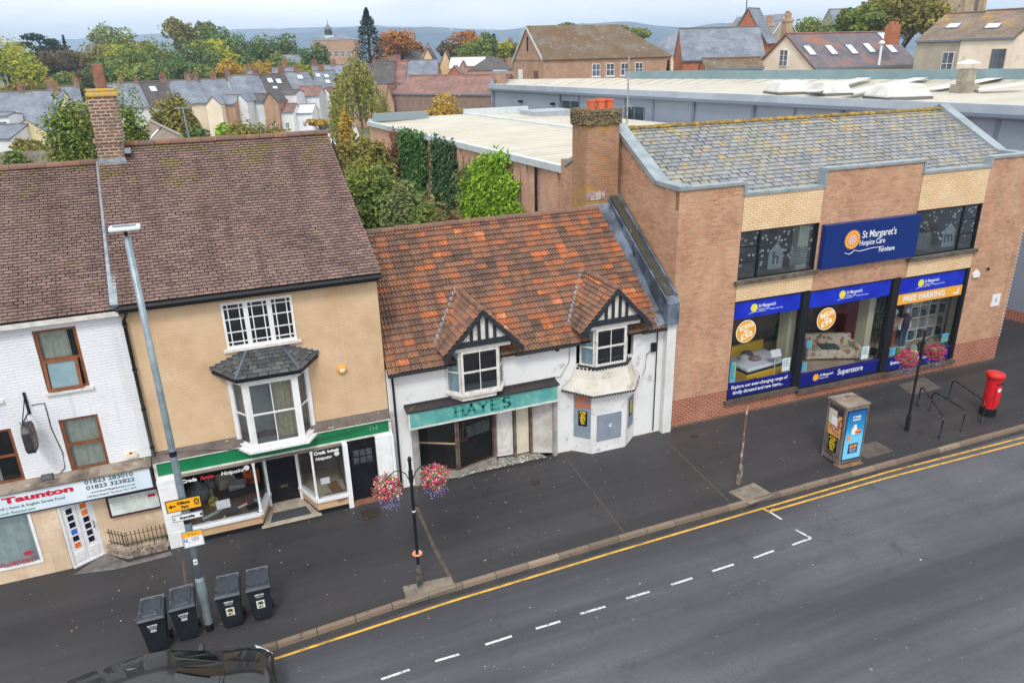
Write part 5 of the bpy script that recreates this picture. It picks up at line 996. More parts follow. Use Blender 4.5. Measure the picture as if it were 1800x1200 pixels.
# showroom
m_sw = M('showroom_wall', S(200,196,170), .9, S(186,182,156), 1); m_sf = M('showroom_floor', S(178,160,138), .85, S(160,142,122), 1.5); m_sd = M('showroom_back', S(120,106,96), .95, S(170,150,130), .9, .4, .65)
b = MB().quad((1.6,5.2,.3),(14.2,5.2,.3),(14.2,5.2,4.4),(1.6,5.2,4.4)).quad((1.6,.2,4.32),(14.2,.2,4.32),(14.2,5.2,4.32),(1.6,5.2,4.32)).quad((1.6,.2,.3),(1.6,5.2,.3),(1.6,5.2,4.3),(1.6,.2,4.3)).quad((14.2,.2,.3),(14.2,5.2,.3),(14.2,5.2,4.3),(14.2,.2,4.3)); b.build('showroom', m_sd, SB, local=True)
zf = .98
for x0, x1 in ((1.7, 5.9), (5.91, 9.9), (9.91, 14.1)): MB().box(x0, x1, yw+.12, 3.6, zf-.5, zf-.12*(x0 > 5.7)).build('display_floor', m_sf, SB, local=True)
for q_ in ((5.25, 5.6, .5, 1.0, .5, 4.2), (9.1, 9.4, .6, 1.1, .5, 4.2), (13.75, 14.1, .4, .9, .5, 4.2)): MB().box(*q_).build('showroom_column', m_sw, SB, local=True)
# things displayed in the store windows (world space = rotate local by -1 degree)
RS = Matrix.Translation((13.35, 19.70, 0)) @ Matrix.Rotation(math.radians(-1.0), 4, 'Z')
def SD(name, label, cat, u, v, z, rz=0, group=None):
    p = RS @ Vector((u, v, z)); return empty(name, tuple(p), rz-math.radians(1), label, cat, group)
def L_(b, name, mat, par, **k): return b.build(name, mat, par, local=True, **k)
yb = M('bed_yellow', S(226,182,40), .6); mt = M('mattress_white', S(222,224,234), .8); nv = M('mattress_navy', S(40,44,66), .7)
bd_ = SD('bed', 'yellow divan bed with white and navy mattress behind the left blue-edged window', 'bed', 4.45, 1.1, .98, math.radians(8))
L_(MB().box(-1.05, 1.0, -.62, .62, 0, .26), 'base', yb, bd_, bevel=.02); L_(MB().box(-1.05, 1.0, -.62, .62, .26, .36), 'mattress_border', nv, bd_, bevel=.03); L_(MB().box(-1.06, 1.01, -.63, .63, .36, .5), 'mattress', mt, bd_, bevel=.05); L_(MB().box(-1.05, 1.05, .66, .78, 0, .85), 'headboard', yb, bd_, bevel=.03)
pl = M('cushion_grey', S(150,144,150), .9, S(120,110,116), 9)
for i, (x_, y_, lb, c) in enumerate(((-.45,.2,'pale cushion slumped on the yellow bed',S(190,182,176)),(-.05,.4,'dark grey cushion on the yellow bed',S(84,86,92)),(-.15,-.1,'mauve cushion at the front of the yellow bed',S(142,118,124)))):
    p = WM[bd_.name] @ Vector((x_, y_, .56)); o = MB().lathe([(.02,-.1),(.16,-.07),(.24,0),(.16,.08),(.02,.12)], n=12).build('cushion', M('cushion_%d' % i, c, .9), None, smooth=True); o.location = p; o.scale = (1, .8, 1); tag(o, lb, 'cushion', 'cushions on the bed')
sfm = M('floral_fabric', S(206,196,176), .9, S(158,110,90), 6, .52, .6, stain=(S(120,130,104), 9, .62, .68))
sf_ = SD('sofa', 'floral patterned sofa with rolled arms behind the middle shop window', 'sofa', 8.1, 1.3, .86, math.radians(-22))
L_(MB().box(-.95,.95,-.45,.45,.08,.42), 'seat', sfm, sf_, bevel=.05); L_(MB().box(-.95,.95,.3,.52,.3,.85), 'backrest', sfm, sf_, bevel=.07)
for s_ in (-1, 1): L_(MB().box(s_*.95-.12, s_*.95+.12, -.5, .5, .05, .62), 'arm', sfm, sf_, bevel=.08)
L_(MB().box(-.4,.3,-.3,.25,.43,.46), 'throw', M('teal_throw', S(70,86,84), .9), sf_)
def person_like(u, v, top, leg, lb):
    r = SD('mannequin', lb, 'mannequin', u, v, .86, 0, 'mannequins in the right-hand window'); sk = M('mannequin_white', S(214,214,218), .5)
    L_(MB().lathe([(.10,.0),(.16,.06),(.15,.25),(.19,.42),(.2,.5),(.08,.58),(.05,.66)], (0,0,.78), 14), 'torso', top, r, smooth=True); L_(MB().lathe([(.03,0),(.085,.06),(.1,.14),(.085,.22),(.02,.27)], (0,0,1.42), 12), 'head', sk, r, smooth=True)
    for s_ in (-1, 1): L_(MB().tube([(s_*.2,0,1.28),(s_*.26,0,1.0),(s_*.27,-.04,.78)], .05, 8, r2=.03), 'arm', sk, r, smooth=True); L_(MB().tube([(s_*.08,0,.85),(s_*.09,0,.45),(s_*.09,0,.02)], .09, 8, r2=.05), 'leg', leg, r, smooth=True)
    L_(MB().lathe([(.2,0),(.2,.02)], n=14), 'base', sk, r)
person_like(11.5, .95, M('top_purple', S(70,56,92), .9), M('jeans', S(70,90,120), .9), 'white mannequin in purple top and jeans behind the right shop window')
person_like(10.95, 1.0, M('top_brown', S(130,84,70), .9, S(190,170,150), 9), M('skirt_rust', S(140,80,56), .9), 'white mannequin in a rust patterned outfit at the left of the right shop window')
sh_ = SD('shelf_unit', 'white cube shelving full of cushions and bags behind the right shop window', 'shelving', 13.1, 1.45, .86)
b = MB()
for i in range(5): b.box(-1.0+i*.5-.02, -1.0+i*.5+.02, -.18, .18, 0, 2.0)
for j in range(5): b.box(-1.0, 1.0, -.18, .18, j*.5-.02, j*.5+.02)
L_(b, 'frame', wh, sh_)
rr = random.Random(5)
cs = [S(60,90,100), S(170,160,150), S(110,110,120), S(196,190,180), S(80,70,66), S(140,150,160)]
k_ = 0
for i in range(4):
    for j in range(4):
        p = WM[sh_.name] @ Vector((-.75+i*.5, 0, .02+j*.5)); o = MB().box(-.18, .18, -.14, .14, .003, rr.uniform(.2, .4)).build('folded_goods', M('goods_%d' % (k_ % 6), cs[k_ % 6], .9), None, bevel=.05); o.location = p; o['group'] = 'goods on the white cube shelves'; o['label'] = '%s folded textiles in the %s compartment of the white cube shelves, %s column' % (('teal','beige','grey','cream','brown','blue-grey')[k_ % 6], ('lowest','second','third','top')[j], ('left','centre-left','centre-right','right')[i]); o['category'] = 'goods'; k_ += 1
def leafball(n, c, r, size, flat=1.0, up=.3, seed=0):
    rg = np.random.default_rng(seed); d = rg.normal(size=(n,3)); d /= np.linalg.norm(d, axis=1)[:,None]; rad = rg.uniform(.55, 1, n)**.6
    lump_ = 1+.16*np.sin(d[:,0]*5+seed)*np.cos(d[:,1]*6+seed*2)+.14*np.sin(d[:,2]*7+seed*3); P = np.array(c)+d*(rad*lump_)[:,None]*np.array(r); nn = d+rg.normal(size=(n,3))*.7+np.array([0,0,up]); nn /= np.linalg.norm(nn, axis=1)[:,None]
    a = np.cross(nn, rg.normal(size=(n,3))); a /= np.linalg.norm(a, axis=1)[:,None]; b_ = np.cross(nn, a); s = size*rg.uniform(.6, 1.3, n)[:,None]
    V = np.stack([P-a*s-b_*s*.6, P+a*s-b_*s*.6*.4, P+a*s*.9+b_*s*.6, P-a*s*.5+b_*s*.7], 1).reshape(-1,3); return V
def quads_of(V): return np.arange(len(V)).reshape(-1,4)
for (u, v, z, h, lb) in ((5.75, 1.35, .98, 1.9, 'potted green artificial tree beside the column behind the left shop window'), (9.85, .75, .86, 2.3, 'tall leafy artificial plant on a stand at the right of the middle shop window')):
    r = SD('potted_plant', lb, 'plant', u, v, z); L_(MB().lathe([(.1,0),(.14,.25),(.12,.25)], n=12), 'pot', blk, r); L_(MB().tube([(0,0,.2),(0,0,h*.8)], .02, 6), 'stem', fr, r)
    np_mesh('foliage', leafball(420, (0,0,h*.72), (.35,.35,h*.32), .05, seed=int(u*10)), quads_of(np.zeros((1680,3))), islands('plant_leaf', [(0, S(40,70,44)), (.6, S(70,104,64)), (1, S(110,140,90))]), r, True)
st_ = SD('lectern_sign', 'white price card on a slim stand next to the yellow bed', 'sign', 4.75, .42, .98); L_(MB().tube([(0,0,0),(0,0,.85)], .018, 6), 'post', wh, st_); L_(MB(Matrix.Translation((0,0,.9)) @ Matrix.Rotation(-.5, 4, 'X')).box(-.22,.22,-.01,.01,-.14,.14), 'card', vinyl, st_)
cb_ = SD('cabinet', 'dark red cabinet at the back behind the middle shop window', 'cabinet', 10.2, 2.6, .86); L_(MB().box(-.4,.4,-.2,.2,.06,1.6).box(-.43,.43,-.23,.23,1.6,1.66), 'body', M('cabinet_red', S(110,34,34), .6), cb_, bevel=.01); L_(MB().box(-.36,-.01,-.215,-.2,.1,1.55).box(.01,.36,-.215,-.2,.1,1.55), 'door', M('cabinet_red2', S(124,42,40), .6), cb_)
for i, (u, v, lb, c) in enumerate(((3.75,.24,'pair of small dark blue shoes at the front of the left shop window',S(40,60,80)),(9.95,.35,'yellow box at the front left of the right shop window',S(220,196,60)),(10.5,.35,'green topiary ball at the front of the right shop window',S(84,120,60)),(11.4,.35,'grey round pouffe at the front of the right shop window',S(150,150,150)),(11.9,.35,'dark green shrub ornament at the front of the right shop window',S(60,96,50)),(6.1,.7,'cardboard carton beside the sofa behind the middle shop window',S(160,126,90)))):
    p = RS @ Vector((u, v, .98 if u < 5 else .86)); ball = i in (2, 3, 4)
    b = MB()
    if ball: b.lathe([(.05,0),(.16,.06),(.2,.18),(.15,.3),(.02,.35)], n=14)
    elif i == 0: b.box(-.16,-.03,-.12,.1,0,.1).box(.03,.16,-.12,.1,0,.12)
    else: b.box(-.18,.18,-.12,.12,0,.3).box(-.19,.19,-.13,.13,.27,.31)
    o = b.build('window_ornament' if ball else 'shoes' if i == 0 else 'carton', M('disp_%d' % i, c, .8), None, bevel=.02, smooth=ball); o.location = p; tag(o, lb, ('shoes','box','ornament','pouffe','ornament','box')[i])
# alarm box and notice on the store
p = rectY(19.5, (1708,472), (1720,472), (1720,486), (1708,486)); q = RS.inverted() @ Vector((p[0], 19.5, p[2]))
MB().prism([(q.x,-.001,q.z),(q.x+.32,-.001,q.z),(q.x+.34,-.001,q.z+.16),(q.x+.17,-.001,q.z+.3),(q.x-.02,-.001,q.z+.16)], (0,-.08,0)).build('alarm_box', wh, SB, local=True, bevel=.01)
MB().tube([(q.x+.8,-.06,q.z+.25),(q.x+.8,.0,q.z+.25)], .05, 10).build('floodlight', blk, SB, local=True)
p = atY(1749, 527, 19.45); q = RS.inverted() @ p; o = MB().box(q.x-.22, q.x+.22, -.03, -.001, q.z-.25, q.z+.25).build('parking_sign', wh, SB, local=True); text('E', dk_t, o, (q.x, -.034, q.z), .2, local=True)

# ================================================================== lamp post with signs
lp = empty('street_lamp', (-1.70, 15.5, 0), label='tall galvanised street lamp post with a white LED head standing among the wheelie bins', cat='street lamp')
galv = M('galvanised_steel', S(146,160,168), .45, S(124,140,148), 6, metal=.4, stain=(S(176,186,190), 12, .6, .7))
L_(MB().lathe([(.085,0),(.085,.25)], n=18), 'black_foot', blk, lp); L_(MB().lathe([(.105,.22),(.10,1.35),(.10,1.42),(.075,1.5)], n=18), 'base_section', galv, lp, smooth=False)
L_(MB().lathe([(.078,1.5),(.076,3.2),(.07,5.5),(.06,9.3)], n=16), 'pole', galv, lp, smooth=True)
L_(MB().lathe([(.08,2.95),(.08,3.12)], n=16).lathe([(.078,4.6),(.078,4.72)], n=16), 'band', blk, lp); L_(MB().tube([(0,0,9.25),(0,-.05,9.36),(0,-.02,9.42)], .035, 8), 'neck', blk, lp)
hd = L_(MB(Matrix.Translation((0,-.05,9.45)) @ Matrix.Rotation(.1, 4, 'X')).box(-.27,.27,-.13,.11,-.03,.05), 'lamp_head', M('lamp_white', S(214,222,232), .3), lp, bevel=.03)
L_(MB().box(-.2,.2,-.12,.04,9.505,9.515), 'lamp_fin', galv, hd); L_(MB().box(-.04,.04,-.1,-.075,1.9,2.02), 'number_plate', wh, lp); text('4', blk, lp, (0,-.104,1.96), .1, local=True)
# direction signs
yel = M('sign_yellow', S(238,172,28), .4); bk_ = M('sign_letter_black', S(22,22,24), .4)
def board(name, lab, x0, x1, z0, z1, dz, face, y=-.12):
    o = empty(name, (-1.70, 15.5, 0), 0, lab, 'sign')
    sh = lambda x: (x-x0)/(x1-x0)*dz
    L_(MB().prism([(x0,y,z0),(x1,y,z0+dz),(x1,y,z1+dz),(x0,y,z1)], (0,.012,0)), 'panel', blk if face != wh else galv, o)
    L_(MB().prism([(x0+.02,y-.001,z0+.02+sh(x0+.02)),(x1-.02,y-.001,z0+.02+sh(x1-.02)),(x1-.02,y-.001,z1-.02+sh(x1-.02)),(x0+.02,y-.001,z1-.02+sh(x0+.02))], (0,-.003,0)), 'face', face, o)
    L_(MB().lathe([(.09,z0+.08+dz/2),(.09,z0+.14+dz/2)], n=12).box(-.03,.03,y+.012,-.07,z0+.08+dz/2,z0+.14+dz/2), 'clamp', galv, o); return o
def sgn(px, py, y=15.38): p = atY(px, py, y); return p.x+1.70, p.z
TL, TR, BL, BR = sgn(290,882), sgn(357,890), sgn(293,903), sgn(360,915)
x0, x1 = (TL[0]+BL[0])/2, (TR[0]+BR[0])/2; k1 = TR[1]-TL[1]
o = board('direction_sign', 'yellow direction sign with black arrow pointing left, upper one on the lamp post', x0, x1, BL[1], TL[1], 0.0, yel)
zc = (BL[1]+TL[1])/2; H_ = TL[1]-BL[1]
text('Killams', bk_, o, (x0+(x1-x0)*.50, -.126, zc+H_*.16), .1, width=.25, bold=.004, local=True); text('Park', bk_, o, (x0+(x1-x0)*.52, -.126, zc-H_*.2), .1, width=.15, bold=.004, local=True)
L_(MB().prism([(x0+.05,-.127,zc),(x0+.11,-.127,zc-.05),(x0+.11,-.127,zc-.015),(x0+.19,-.127,zc-.015),(x0+.19,-.127,zc+.015),(x0+.11,-.127,zc+.015),(x0+.11,-.127,zc+.05)], (0,-.003,0)), 'arrow', bk_, o)
L_(MB().box(x1-.15,x1-.04,-.13,-.127,zc+.02,zc+.03).box(x1-.14,x1-.125,-.13,-.127,zc-.06,zc+.06).box(x1-.065,x1-.05,-.13,-.127,zc-.06,zc+.06).prism([(x1-.16,-.127,zc+.06),(x1-.03,-.127,zc+.06),(x1-.095,-.127,zc+.1)],(0,-.003,0)).box(x1-.11,x1-.08,-.13,-.127,zc-.06,zc-.01), 'park_and_ride_symbol', bk_, o)
TL, TR, BL, BR = sgn(302,907), sgn(360,916), sgn(304,917), sgn(360,928); z0_, z1_ = BL[1], TL[1]-.0
o = board('direction_sign', 'narrow white direction sign with a left arrow under the yellow one on the lamp post', TL[0], TR[0]+.0, z0_-.02, z1_, 0.0, wh, -.13)
zc = (z0_-.02+z1_)/2; text('Shopmobility', bk_, o, ((TL[0]+TR[0])/2-.01, -.136, zc), .085, width=.3, bold=.004, local=True); L_(MB().tube([(TL[0]+.06,-.137,zc+.03),(TL[0]+.03,-.137,zc),(TL[0]+.06,-.137,zc-.03)], .008, 5).box(TR[0]-.06,TR[0]-.02,-.138,-.134,zc-.03,zc+.03), 'symbols', bk_, o)
TL, TR, BL, BR = sgn(318,937), sgn(356,932), sgn(321,966), sgn(358,959)
o = board('parking_sign', 'orange and white parking restriction plate, lowest sign on the lamp post', TL[0], TR[0], BL[1]+.01, TL[1], .0, wh, -.115); zt = TL[1]; zb = BL[1]+.01; zo = zb+(zt-zb)*.66
L_(MB().box(TL[0]+.015, TR[0]-.015, -.122, -.119, zo, zt-.015), 'orange_band', yel, o); text('24 hour', M('sign_brown', S(150,90,20), .5), o, ((TL[0]+TR[0])/2, -.123, (zo+zt)/2), .06, width=.2, local=True)
L_(MB().box(TL[0]+.03, TL[0]+.1, -.123, -.119, zo-.11, zo-.03), 'parking_symbol', M('sign_blue', S(30,90,180), .4), o); text('P', vinyl, o, (TL[0]+.065, -.125, zo-.07), .07, bold=.003, local=True)
for i in range(4): text(('Pay at machine', 'Mon - Sat 8am - 6pm', 'Display ticket', '8m')[i], M('sign_grey_text', S(90,110,150), .5), o, ((TL[0]+TR[0])/2+(.045 if i < 3 else -.08), -.123, zo-.03-i*.035), .03, width=(.15, .16, .13, .05)[i], local=True)

# ================================================================== wheelie bins
bin_m = M('bin_plastic', S(36,42,50), .42, S(28,33,40), 4, stain=(S(64,68,72), 8, .62, .74)); lid_m = M('bin_lid', S(52,60,70), .38, S(42,49,58), 4, stain=(S(88,92,96), 6, .56, .72))
def wheelie(lab, style):
    r = empty('wheelie_bin', (0,0,0), 0, lab, 'bin', 'wheelie bins on the pavement')
    L_(MB().hexa([(-.20,-.22,.05),(.20,-.22,.05),(.19,.22,.12),(-.19,.22,.12)], [(-.27,-.30,.95),(.27,-.30,.95),(.27,.33,.95),(-.27,.33,.95)]), 'body', bin_m, r, bevel=.02)
    L_(MB().box(-.29,.29,-.33,.34,.93,.985), 'rim', bin_m, r, bevel=.012)
    b = MB().hexa([(-.285,-.36,.985),(.285,-.36,.985),(.285,.33,1.0),(-.285,.33,1.0)], [(-.26,-.30,1.03),(.26,-.30,1.03),(.25,.30,1.08),(-.25,.30,1.08)])
    if style == 0:
        for s_ in (-1, 1): b.hexa([(s_*.18-.015,-.1,1.045),(s_*.18+.015,-.1,1.045),(s_*.2+.015,.26,1.07),(s_*.2-.015,.26,1.07)], [(s_*.18-.01,-.08,1.08),(s_*.18+.01,-.08,1.08),(s_*.2+.01,.24,1.11),(s_*.2-.01,.24,1.11)])
        b.hexa([(-.17,-.29,1.028),(.17,-.29,1.028),(.11,-.06,1.05),(-.11,-.06,1.05)], [(-.15,-.26,1.075),(.15,-.26,1.075),(.09,-.09,1.09),(-.09,-.09,1.09)])
    else:
        for s_ in (-1, 1): b.tube([(s_*.22,-.16,1.05),(s_*.12,-.26,1.045),(s_*.05,-.2,1.05)], .018, 6).tube([(s_*.24,-.2,1.04),(s_*.24,.28,1.08)], .012, 5)
    ld = L_(b, 'lid', lid_m, r, bevel=.01); L_(MB().tube([(-.25,.39,1.05),(.25,.39,1.05)], .02, 8).box(-.25,-.2,.31,.38,1.0,1.05).box(.2,.25,.31,.38,1.0,1.05).box(-.03,.03,.31,.38,1.0,1.05), 'handle', M('bin_handle', S(96,104,112), .35), r)
    for s_ in (-1, 1): w = L_(MB().tube([(s_*.2,.24,.1),(s_*.27,.24,.1)], .10, 16), 'wheel', blk, r)
    def fy(z): return -.22-(z-.05)/.9*.08-.004
    text('SOMERSET WASTE' if style else 'BLACKMORE', vinyl, r, (0, fy(.80), .80), .05, width=.2, bold=.002, rx=90-5, local=True); text('www.recycle.co.uk' if style else 'waste only', vinyl, r, (0, fy(.74), .74), .04, width=.17, rx=85, local=True)
    if style: 
        lb = L_(MB().hexa([(-.09,fy(.4),.4),(.09,fy(.4),.4),(.09,fy(.4)+.01,.4),(-.09,fy(.4)+.01,.4)], [(-.09,fy(.63),.63),(.09,fy(.63),.63),(.09,fy(.63)+.01,.63),(-.09,fy(.63)+.01,.63)]), 'sticker', vinyl, r)
        L_(MB().box(-.06,.06,fy(.52)-.012,fy(.52)-.004,.52,.60).box(-.05,.05,fy(.45)-.008,fy(.45)-.002,.43,.48), 'sticker_print', M('sticker_dark', S(60,66,52), .5, S(170,160,70), 20, .5, .52), lb)
    else: L_(MB().box(-.06,.06,fy(.66)-.004,fy(.66)+.004,.62,.69), 'sticker', M('sticker_lilac', S(190,186,200), .5), r)
    return r
w0 = wheelie('dark wheelie bin with ribbed lid, leftmost of the four beside the lamp post', 0); w2 = wheelie('dark wheelie bin with smooth lid just right of the lamp post', 1)
w1 = copy_tree(w0); w1['label'] = 'dark wheelie bin with ribbed lid just left of the lamp post'; w3 = copy_tree(w2); w3['label'] = 'dark wheelie bin with smooth lid, rightmost of the four beside the lamp post'
for w, px, py, rz in ((w0,281,1140,-.02),(w1,333,1120,.02),(w2,412,1098,-.06),(w3,464,1085,-.04)):
    p = atZ(px, py, 0); w.location = (p.x, p.y+.12, 0); w.rotation_euler = (0, 0, rz)

# ================================================================== flower posts
petal = islands('petals', [(0, S(214,30,90)), (.3, S(226,60,120)), (.5, S(200,40,70)), (.62, S(236,150,190)), (.75, S(240,210,226)), (.86, S(232,206,110)), (.93, S(150,120,200)), (1, S(210,60,60))], rough=.7, trans=.2)
petal2 = islands('petals_magenta', [(0, S(196,30,100)), (.4, S(222,50,120)), (.7, S(180,40,90)), (.85, S(226,120,160)), (.93, S(110,80,160)), (1, S(206,60,70))], rough=.7, trans=.2)
gleaf = islands('basket_leaf', [(0, S(60,96,40)), (.6, S(96,130,56)), (1, S(150,160,80))], rough=.7, trans=.2)
def flower_post(loc, lab, scale=1., litter=False):
    r = empty('flower_post', loc, math.radians(-2), lab, 'post')
    L_(MB().lathe([(.075,0),(.07,.55),(.05,.62),(.045,.66)], n=14), 'base', M('scuffed_post', S(56,54,52), .6, S(110,104,96), 7) if litter else blk, r); L_(MB().lathe([(.042,.6),(.038,3.55),(.05,3.57),(.05,3.62),(.02,3.68)], n=12), 'pole', blk, r)
    for s_ in (-1, 1):
        P_ = [(s_*.04,0,3.18)]+[(s_*(.06+.22*(1-math.cos(a))+.12*a), 0, 3.2+.16*math.sin(a)) for a in [i*.35 for i in range(0, 9)]]
        L_(MB().tube([(s_*.04,0,3.05),(s_*.12,0,3.25),(s_*.25,0,3.36),(s_*.38,0,3.36),(s_*.5,0,3.28),(s_*.55,0,3.2)], .013, 6), 'arm', blk, r)
    L_(MB().lathe([(.055,3.0),(.055,3.3)], n=12), 'collar', blk, r)
    if litter: L_(MB().lathe([(.05,0),(.13,.03),(.12,.05),(.05,.03)], (0,0,.95), 9), 'orange_tape', M('orange_tape', S(224,130,90), .6, S(240,180,150), 9), r); L_(MB().lathe([(.045,2.18),(.045,2.22)], n=10), 'cable_tie', wh, r)
    return r
def basket(p, lab, mat, seed, r_=.33):
    o = empty('hanging_basket', tuple(p), 0, lab, 'hanging basket', 'hanging flower baskets')
    L_(MB().lathe([(.04,-.22),(.15,-.16),(.2,0),(.18,0)], n=16), 'bowl', blk, o); L_(MB().tube([(0,0,.4),(.1,.05,.05)], .004, 4).tube([(0,0,.4),(-.1,.05,.05)], .004, 4).tube([(0,0,.4),(0,-.1,.05)], .004, 4), 'chain', blk, o)
    np_mesh('flowers', leafball(1500, (0,0,0), (r_,r_,r_*.86), .022, seed=seed), quads_of(np.zeros((6000,3))), mat, o, True)
    np_mesh('leaves', leafball(700, (0,0,0), (r_*.93,r_*.93,r_*.8), .028, seed=seed+50), quads_of(np.zeros((2800,3))), gleaf, o, True)
    np_mesh('trailing_flowers', leafball(150, (.03,0,-r_*1.0), (r_*.9,r_*.8,.24), .02, seed=seed+9), quads_of(np.zeros((600,3))), M('lilac_petal', S(130,124,190), .7), o, True)
fpA = flower_post((3.2,15.04,0), 'black flower post with two hanging baskets on the kerb in front of the turquoise-signed shop', litter=True)
basket((3.2-.57,15.06,2.98), 'round basket of pink, white and yellow flowers hanging left of the near black post', petal, 1, .34); basket((3.2+.55,15.0,3.06), 'round basket of pink and white flowers hanging right of the near black post', petal, 2, .34)
fpB = flower_post((20.65,16.2,0), 'black flower post with two hanging baskets beside the cycle stands')
basket((20.65-.55,16.2,2.75), 'magenta and yellow flower basket hanging left on the post by the cycle stands', petal2, 3, .33); basket((20.65+.56,16.15,2.83), 'magenta flower basket hanging right on the post by the cycle stands', petal2, 4, .32)
np_mesh('yellow_clump', leafball(160, (.22,0,.12), (.13,.16,.14), .03, seed=8), quads_of(np.zeros((640,3))), M('lime_petal', S(214,206,120), .7), [x for x in bpy.data.objects if x.name.startswith('hanging_basket')][2], True)

# ================================================================== rusty leaning post
rp = empty('rusty_post', (13.34,15.73,0), 0, 'old rusty bare post with a grey strap at its foot, leaning slightly on the pavement', 'post')
L_(MB().tube([(0,0,0),(.02,0,1.3),(.05,.0,2.65)], .038, 8, r2=.025), 'pole', M('rust_pole', S(120,84,58), .8, S(186,178,166), 3.5, .5, .6, stain=(S(70,50,40), 7, .58, .66), bump=.3), rp)
L_(MB().box(-.06,.06,-.02,.05,0,.32).prism([(.0,-.03,.1),(.1,-.03,.25),(.1,-.03,.6),(.02,-.03,.75)], (0,.02,0)), 'strap', M('weathered_wood', S(140,134,124), .9, S(80,72,64), 5), rp, bevel=.005)
# ================================================================== telephone kiosk
kq = [atZ(1437,808), atZ(1474,820), atZ(1512,811)]
k0 = Vector((16.78,15.28,0)); ang = math.radians(-2.5)
kk = empty('phone_kiosk', tuple(k0), ang, 'brown steel telephone kiosk plastered with posters and a blue burger advertisement', 'kiosk')
KW, KD, KH = .86, .78, 2.02
km = M('kiosk_steel', S(150,142,134), .4, S(124,116,108), 3, metal=.4, stain=(S(70,60,54), 4, .6, .7)); kt = M('kiosk_roof', S(150,138,126), .6, S(116,104,94), 2.5, .4, .65, metal=.2, stain=(S(96,84,74), 3, .56, .64))
b = MB()
for x_, y_ in ((0,0),(KW-.05,0),(0,KD-.05),(KW-.05,KD-.05)): b.box(x_, x_+.05, y_, y_+.05, .0, KH)
b.box(.05,KW-.05,.005,.045,.1,.16).box(.0,.04,.05,KD-.05,.06,.2).box(KW-.045,KW-.005,.05,KD-.05,.1,.16).box(.05,KW-.05,.005,.045,KH-.12,KH); L_(b, 'frame', km, kk, bevel=.008)
L_(MB().box(-.03,KW+.03,-.03,KD+.03,KH,KH+.07), 'roof', kt, kk, bevel=.015); L_(MB().box(.005,.03,.05,KD-.05,.2,KH), 'side_panel', M('kiosk_side', S(128,124,120), .45, S(88,82,78), 3, metal=.3), kk); L_(MB().box(KW-.03,KW-.01,.05,KD-.05,.16,KH), 'side_panel', km, kk); L_(MB().box(.05,KW-.05,KD-.03,KD-.01,.16,KH), 'back_panel', km, kk)
L_(MB().box(-.02,KW-.0,-.12,.2,0,.03), 'footing', M('kiosk_pad', S(150,118,88), .9, S(120,96,74), 4, bump=.4), kk)
ad = L_(MB().box(.05,KW-.05,-.005,.03,.18,KH-.1), 'advert_panel', M('advert_navy', S(16,50,90), .2), kk)
def advmat():
    b = NB('advert_blue'); o = b.obj(); sp = b.n('ShaderNodeSeparateXYZ'); b.l(o, sp.inputs[0]); mr = b.n('ShaderNodeMapRange'); mr.inputs['From Min'].default_value = .2; mr.inputs['From Max'].default_value = 1.9; b.l(sp.outputs[2], mr.inputs['Value'])
    b.l(b.ramp(mr.outputs[0], [(0, S(120,200,236)), (.45, S(110,196,234)), (.6, S(40,150,206)), (1, S(18,84,150))]), b.p.inputs['Base Color']); b.p.inputs['Roughness'].default_value = .25; return b.mat
L_(MB().box(.09,KW-.09,-.009,-.005,.23,KH-.15), 'advert_picture', advmat(), ad)
ya = -.012
for t_, z_, w_ in (('IT TASTES', 1.68, .3), ('THIS GOOD', 1.58, .3)): text(t_, vinyl, ad, (KW*.5, ya, z_), .08, width=w_, bold=.004, local=True)
L_(MB().box(.3,.5,ya-.002,ya,1.08,1.3).poly([(.34,ya-.004,1.3),(.48,ya-.004,1.3),(.46,ya-.004,1.42),(.36,ya-.004,1.42)]), 'advert_cup', M('cup_cream', S(232,224,212), .4), ad)
L_(MB().poly([(.55+.12*math.cos(i*.52), ya-.006, 1.16+.075*math.sin(i*.52)) for i in range(12)]).poly([(.22+.08*math.cos(i*.52), ya-.006, .98+.09*math.sin(i*.52)) for i in range(12)]), 'advert_bun', M('bun_orange', S(224,142,60), .4), ad); L_(MB().box(.44,.67,ya-.01,ya-.007,1.12,1.15), 'advert_patty', M('patty_brown', S(110,56,40), .4), ad)
ob = L_(MB().box(.26,.62,ya-.004,ya,.42,.76), 'price_box', M('price_navy', S(20,60,110), .3), ad); text('£3.95', M('price_orange', S(236,150,50), .4), ob, (.44, ya-.008, .66), .14, width=.28, bold=.008, local=True); text('MEAL DEAL', vinyl, ob, (.44, ya-.008, .55), .06, width=.26, local=True); text('TODAY ONLY', vinyl, ob, (.44, ya-.008, .48), .05, width=.22, local=True)
def sidep(name, y0, y1, z0, z1, mat, par=kk, off=0.): return L_(MB().box(-.006-off,.004,y0,y1,z0,z1), name, mat, par)
sidep('poster', .1, .7, 1.28, 1.92, M('fly_dark', S(40,36,48), .5, S(70,60,64), 6)); sidep('poster', .34, .68, 1.3, 1.78, M('fly_grey', S(196,190,176), .6), off=.003); sidep('poster', .12, .32, 1.1, 1.66, M('fly_orange', S(226,160,90), .6, S(96,60,110), 12, .5, .55), off=.004)
sidep('poster', .12, .66, .92, 1.3, M('fly_mix', S(232,170,50), .6, S(140,90,120), 14, .48, .54), off=.002); sidep('torn_paper', .3, .54, 1.28, 1.56, vinyl, off=.006)
bp = sidep('poster', .2, .56, .38, .9, pos_m, off=.003)
for k in range(5): text(('IF YOU', 'HAVE IT', 'WE WANT', 'SELL IT', 'CALL')[k], pos_y, bp, (-.014, .38, .83-k*.095), .1, rz=-math.pi/2, width=(.28,.2,.26,.24,.16)[k], bold=.004, shear=.2, local=True)
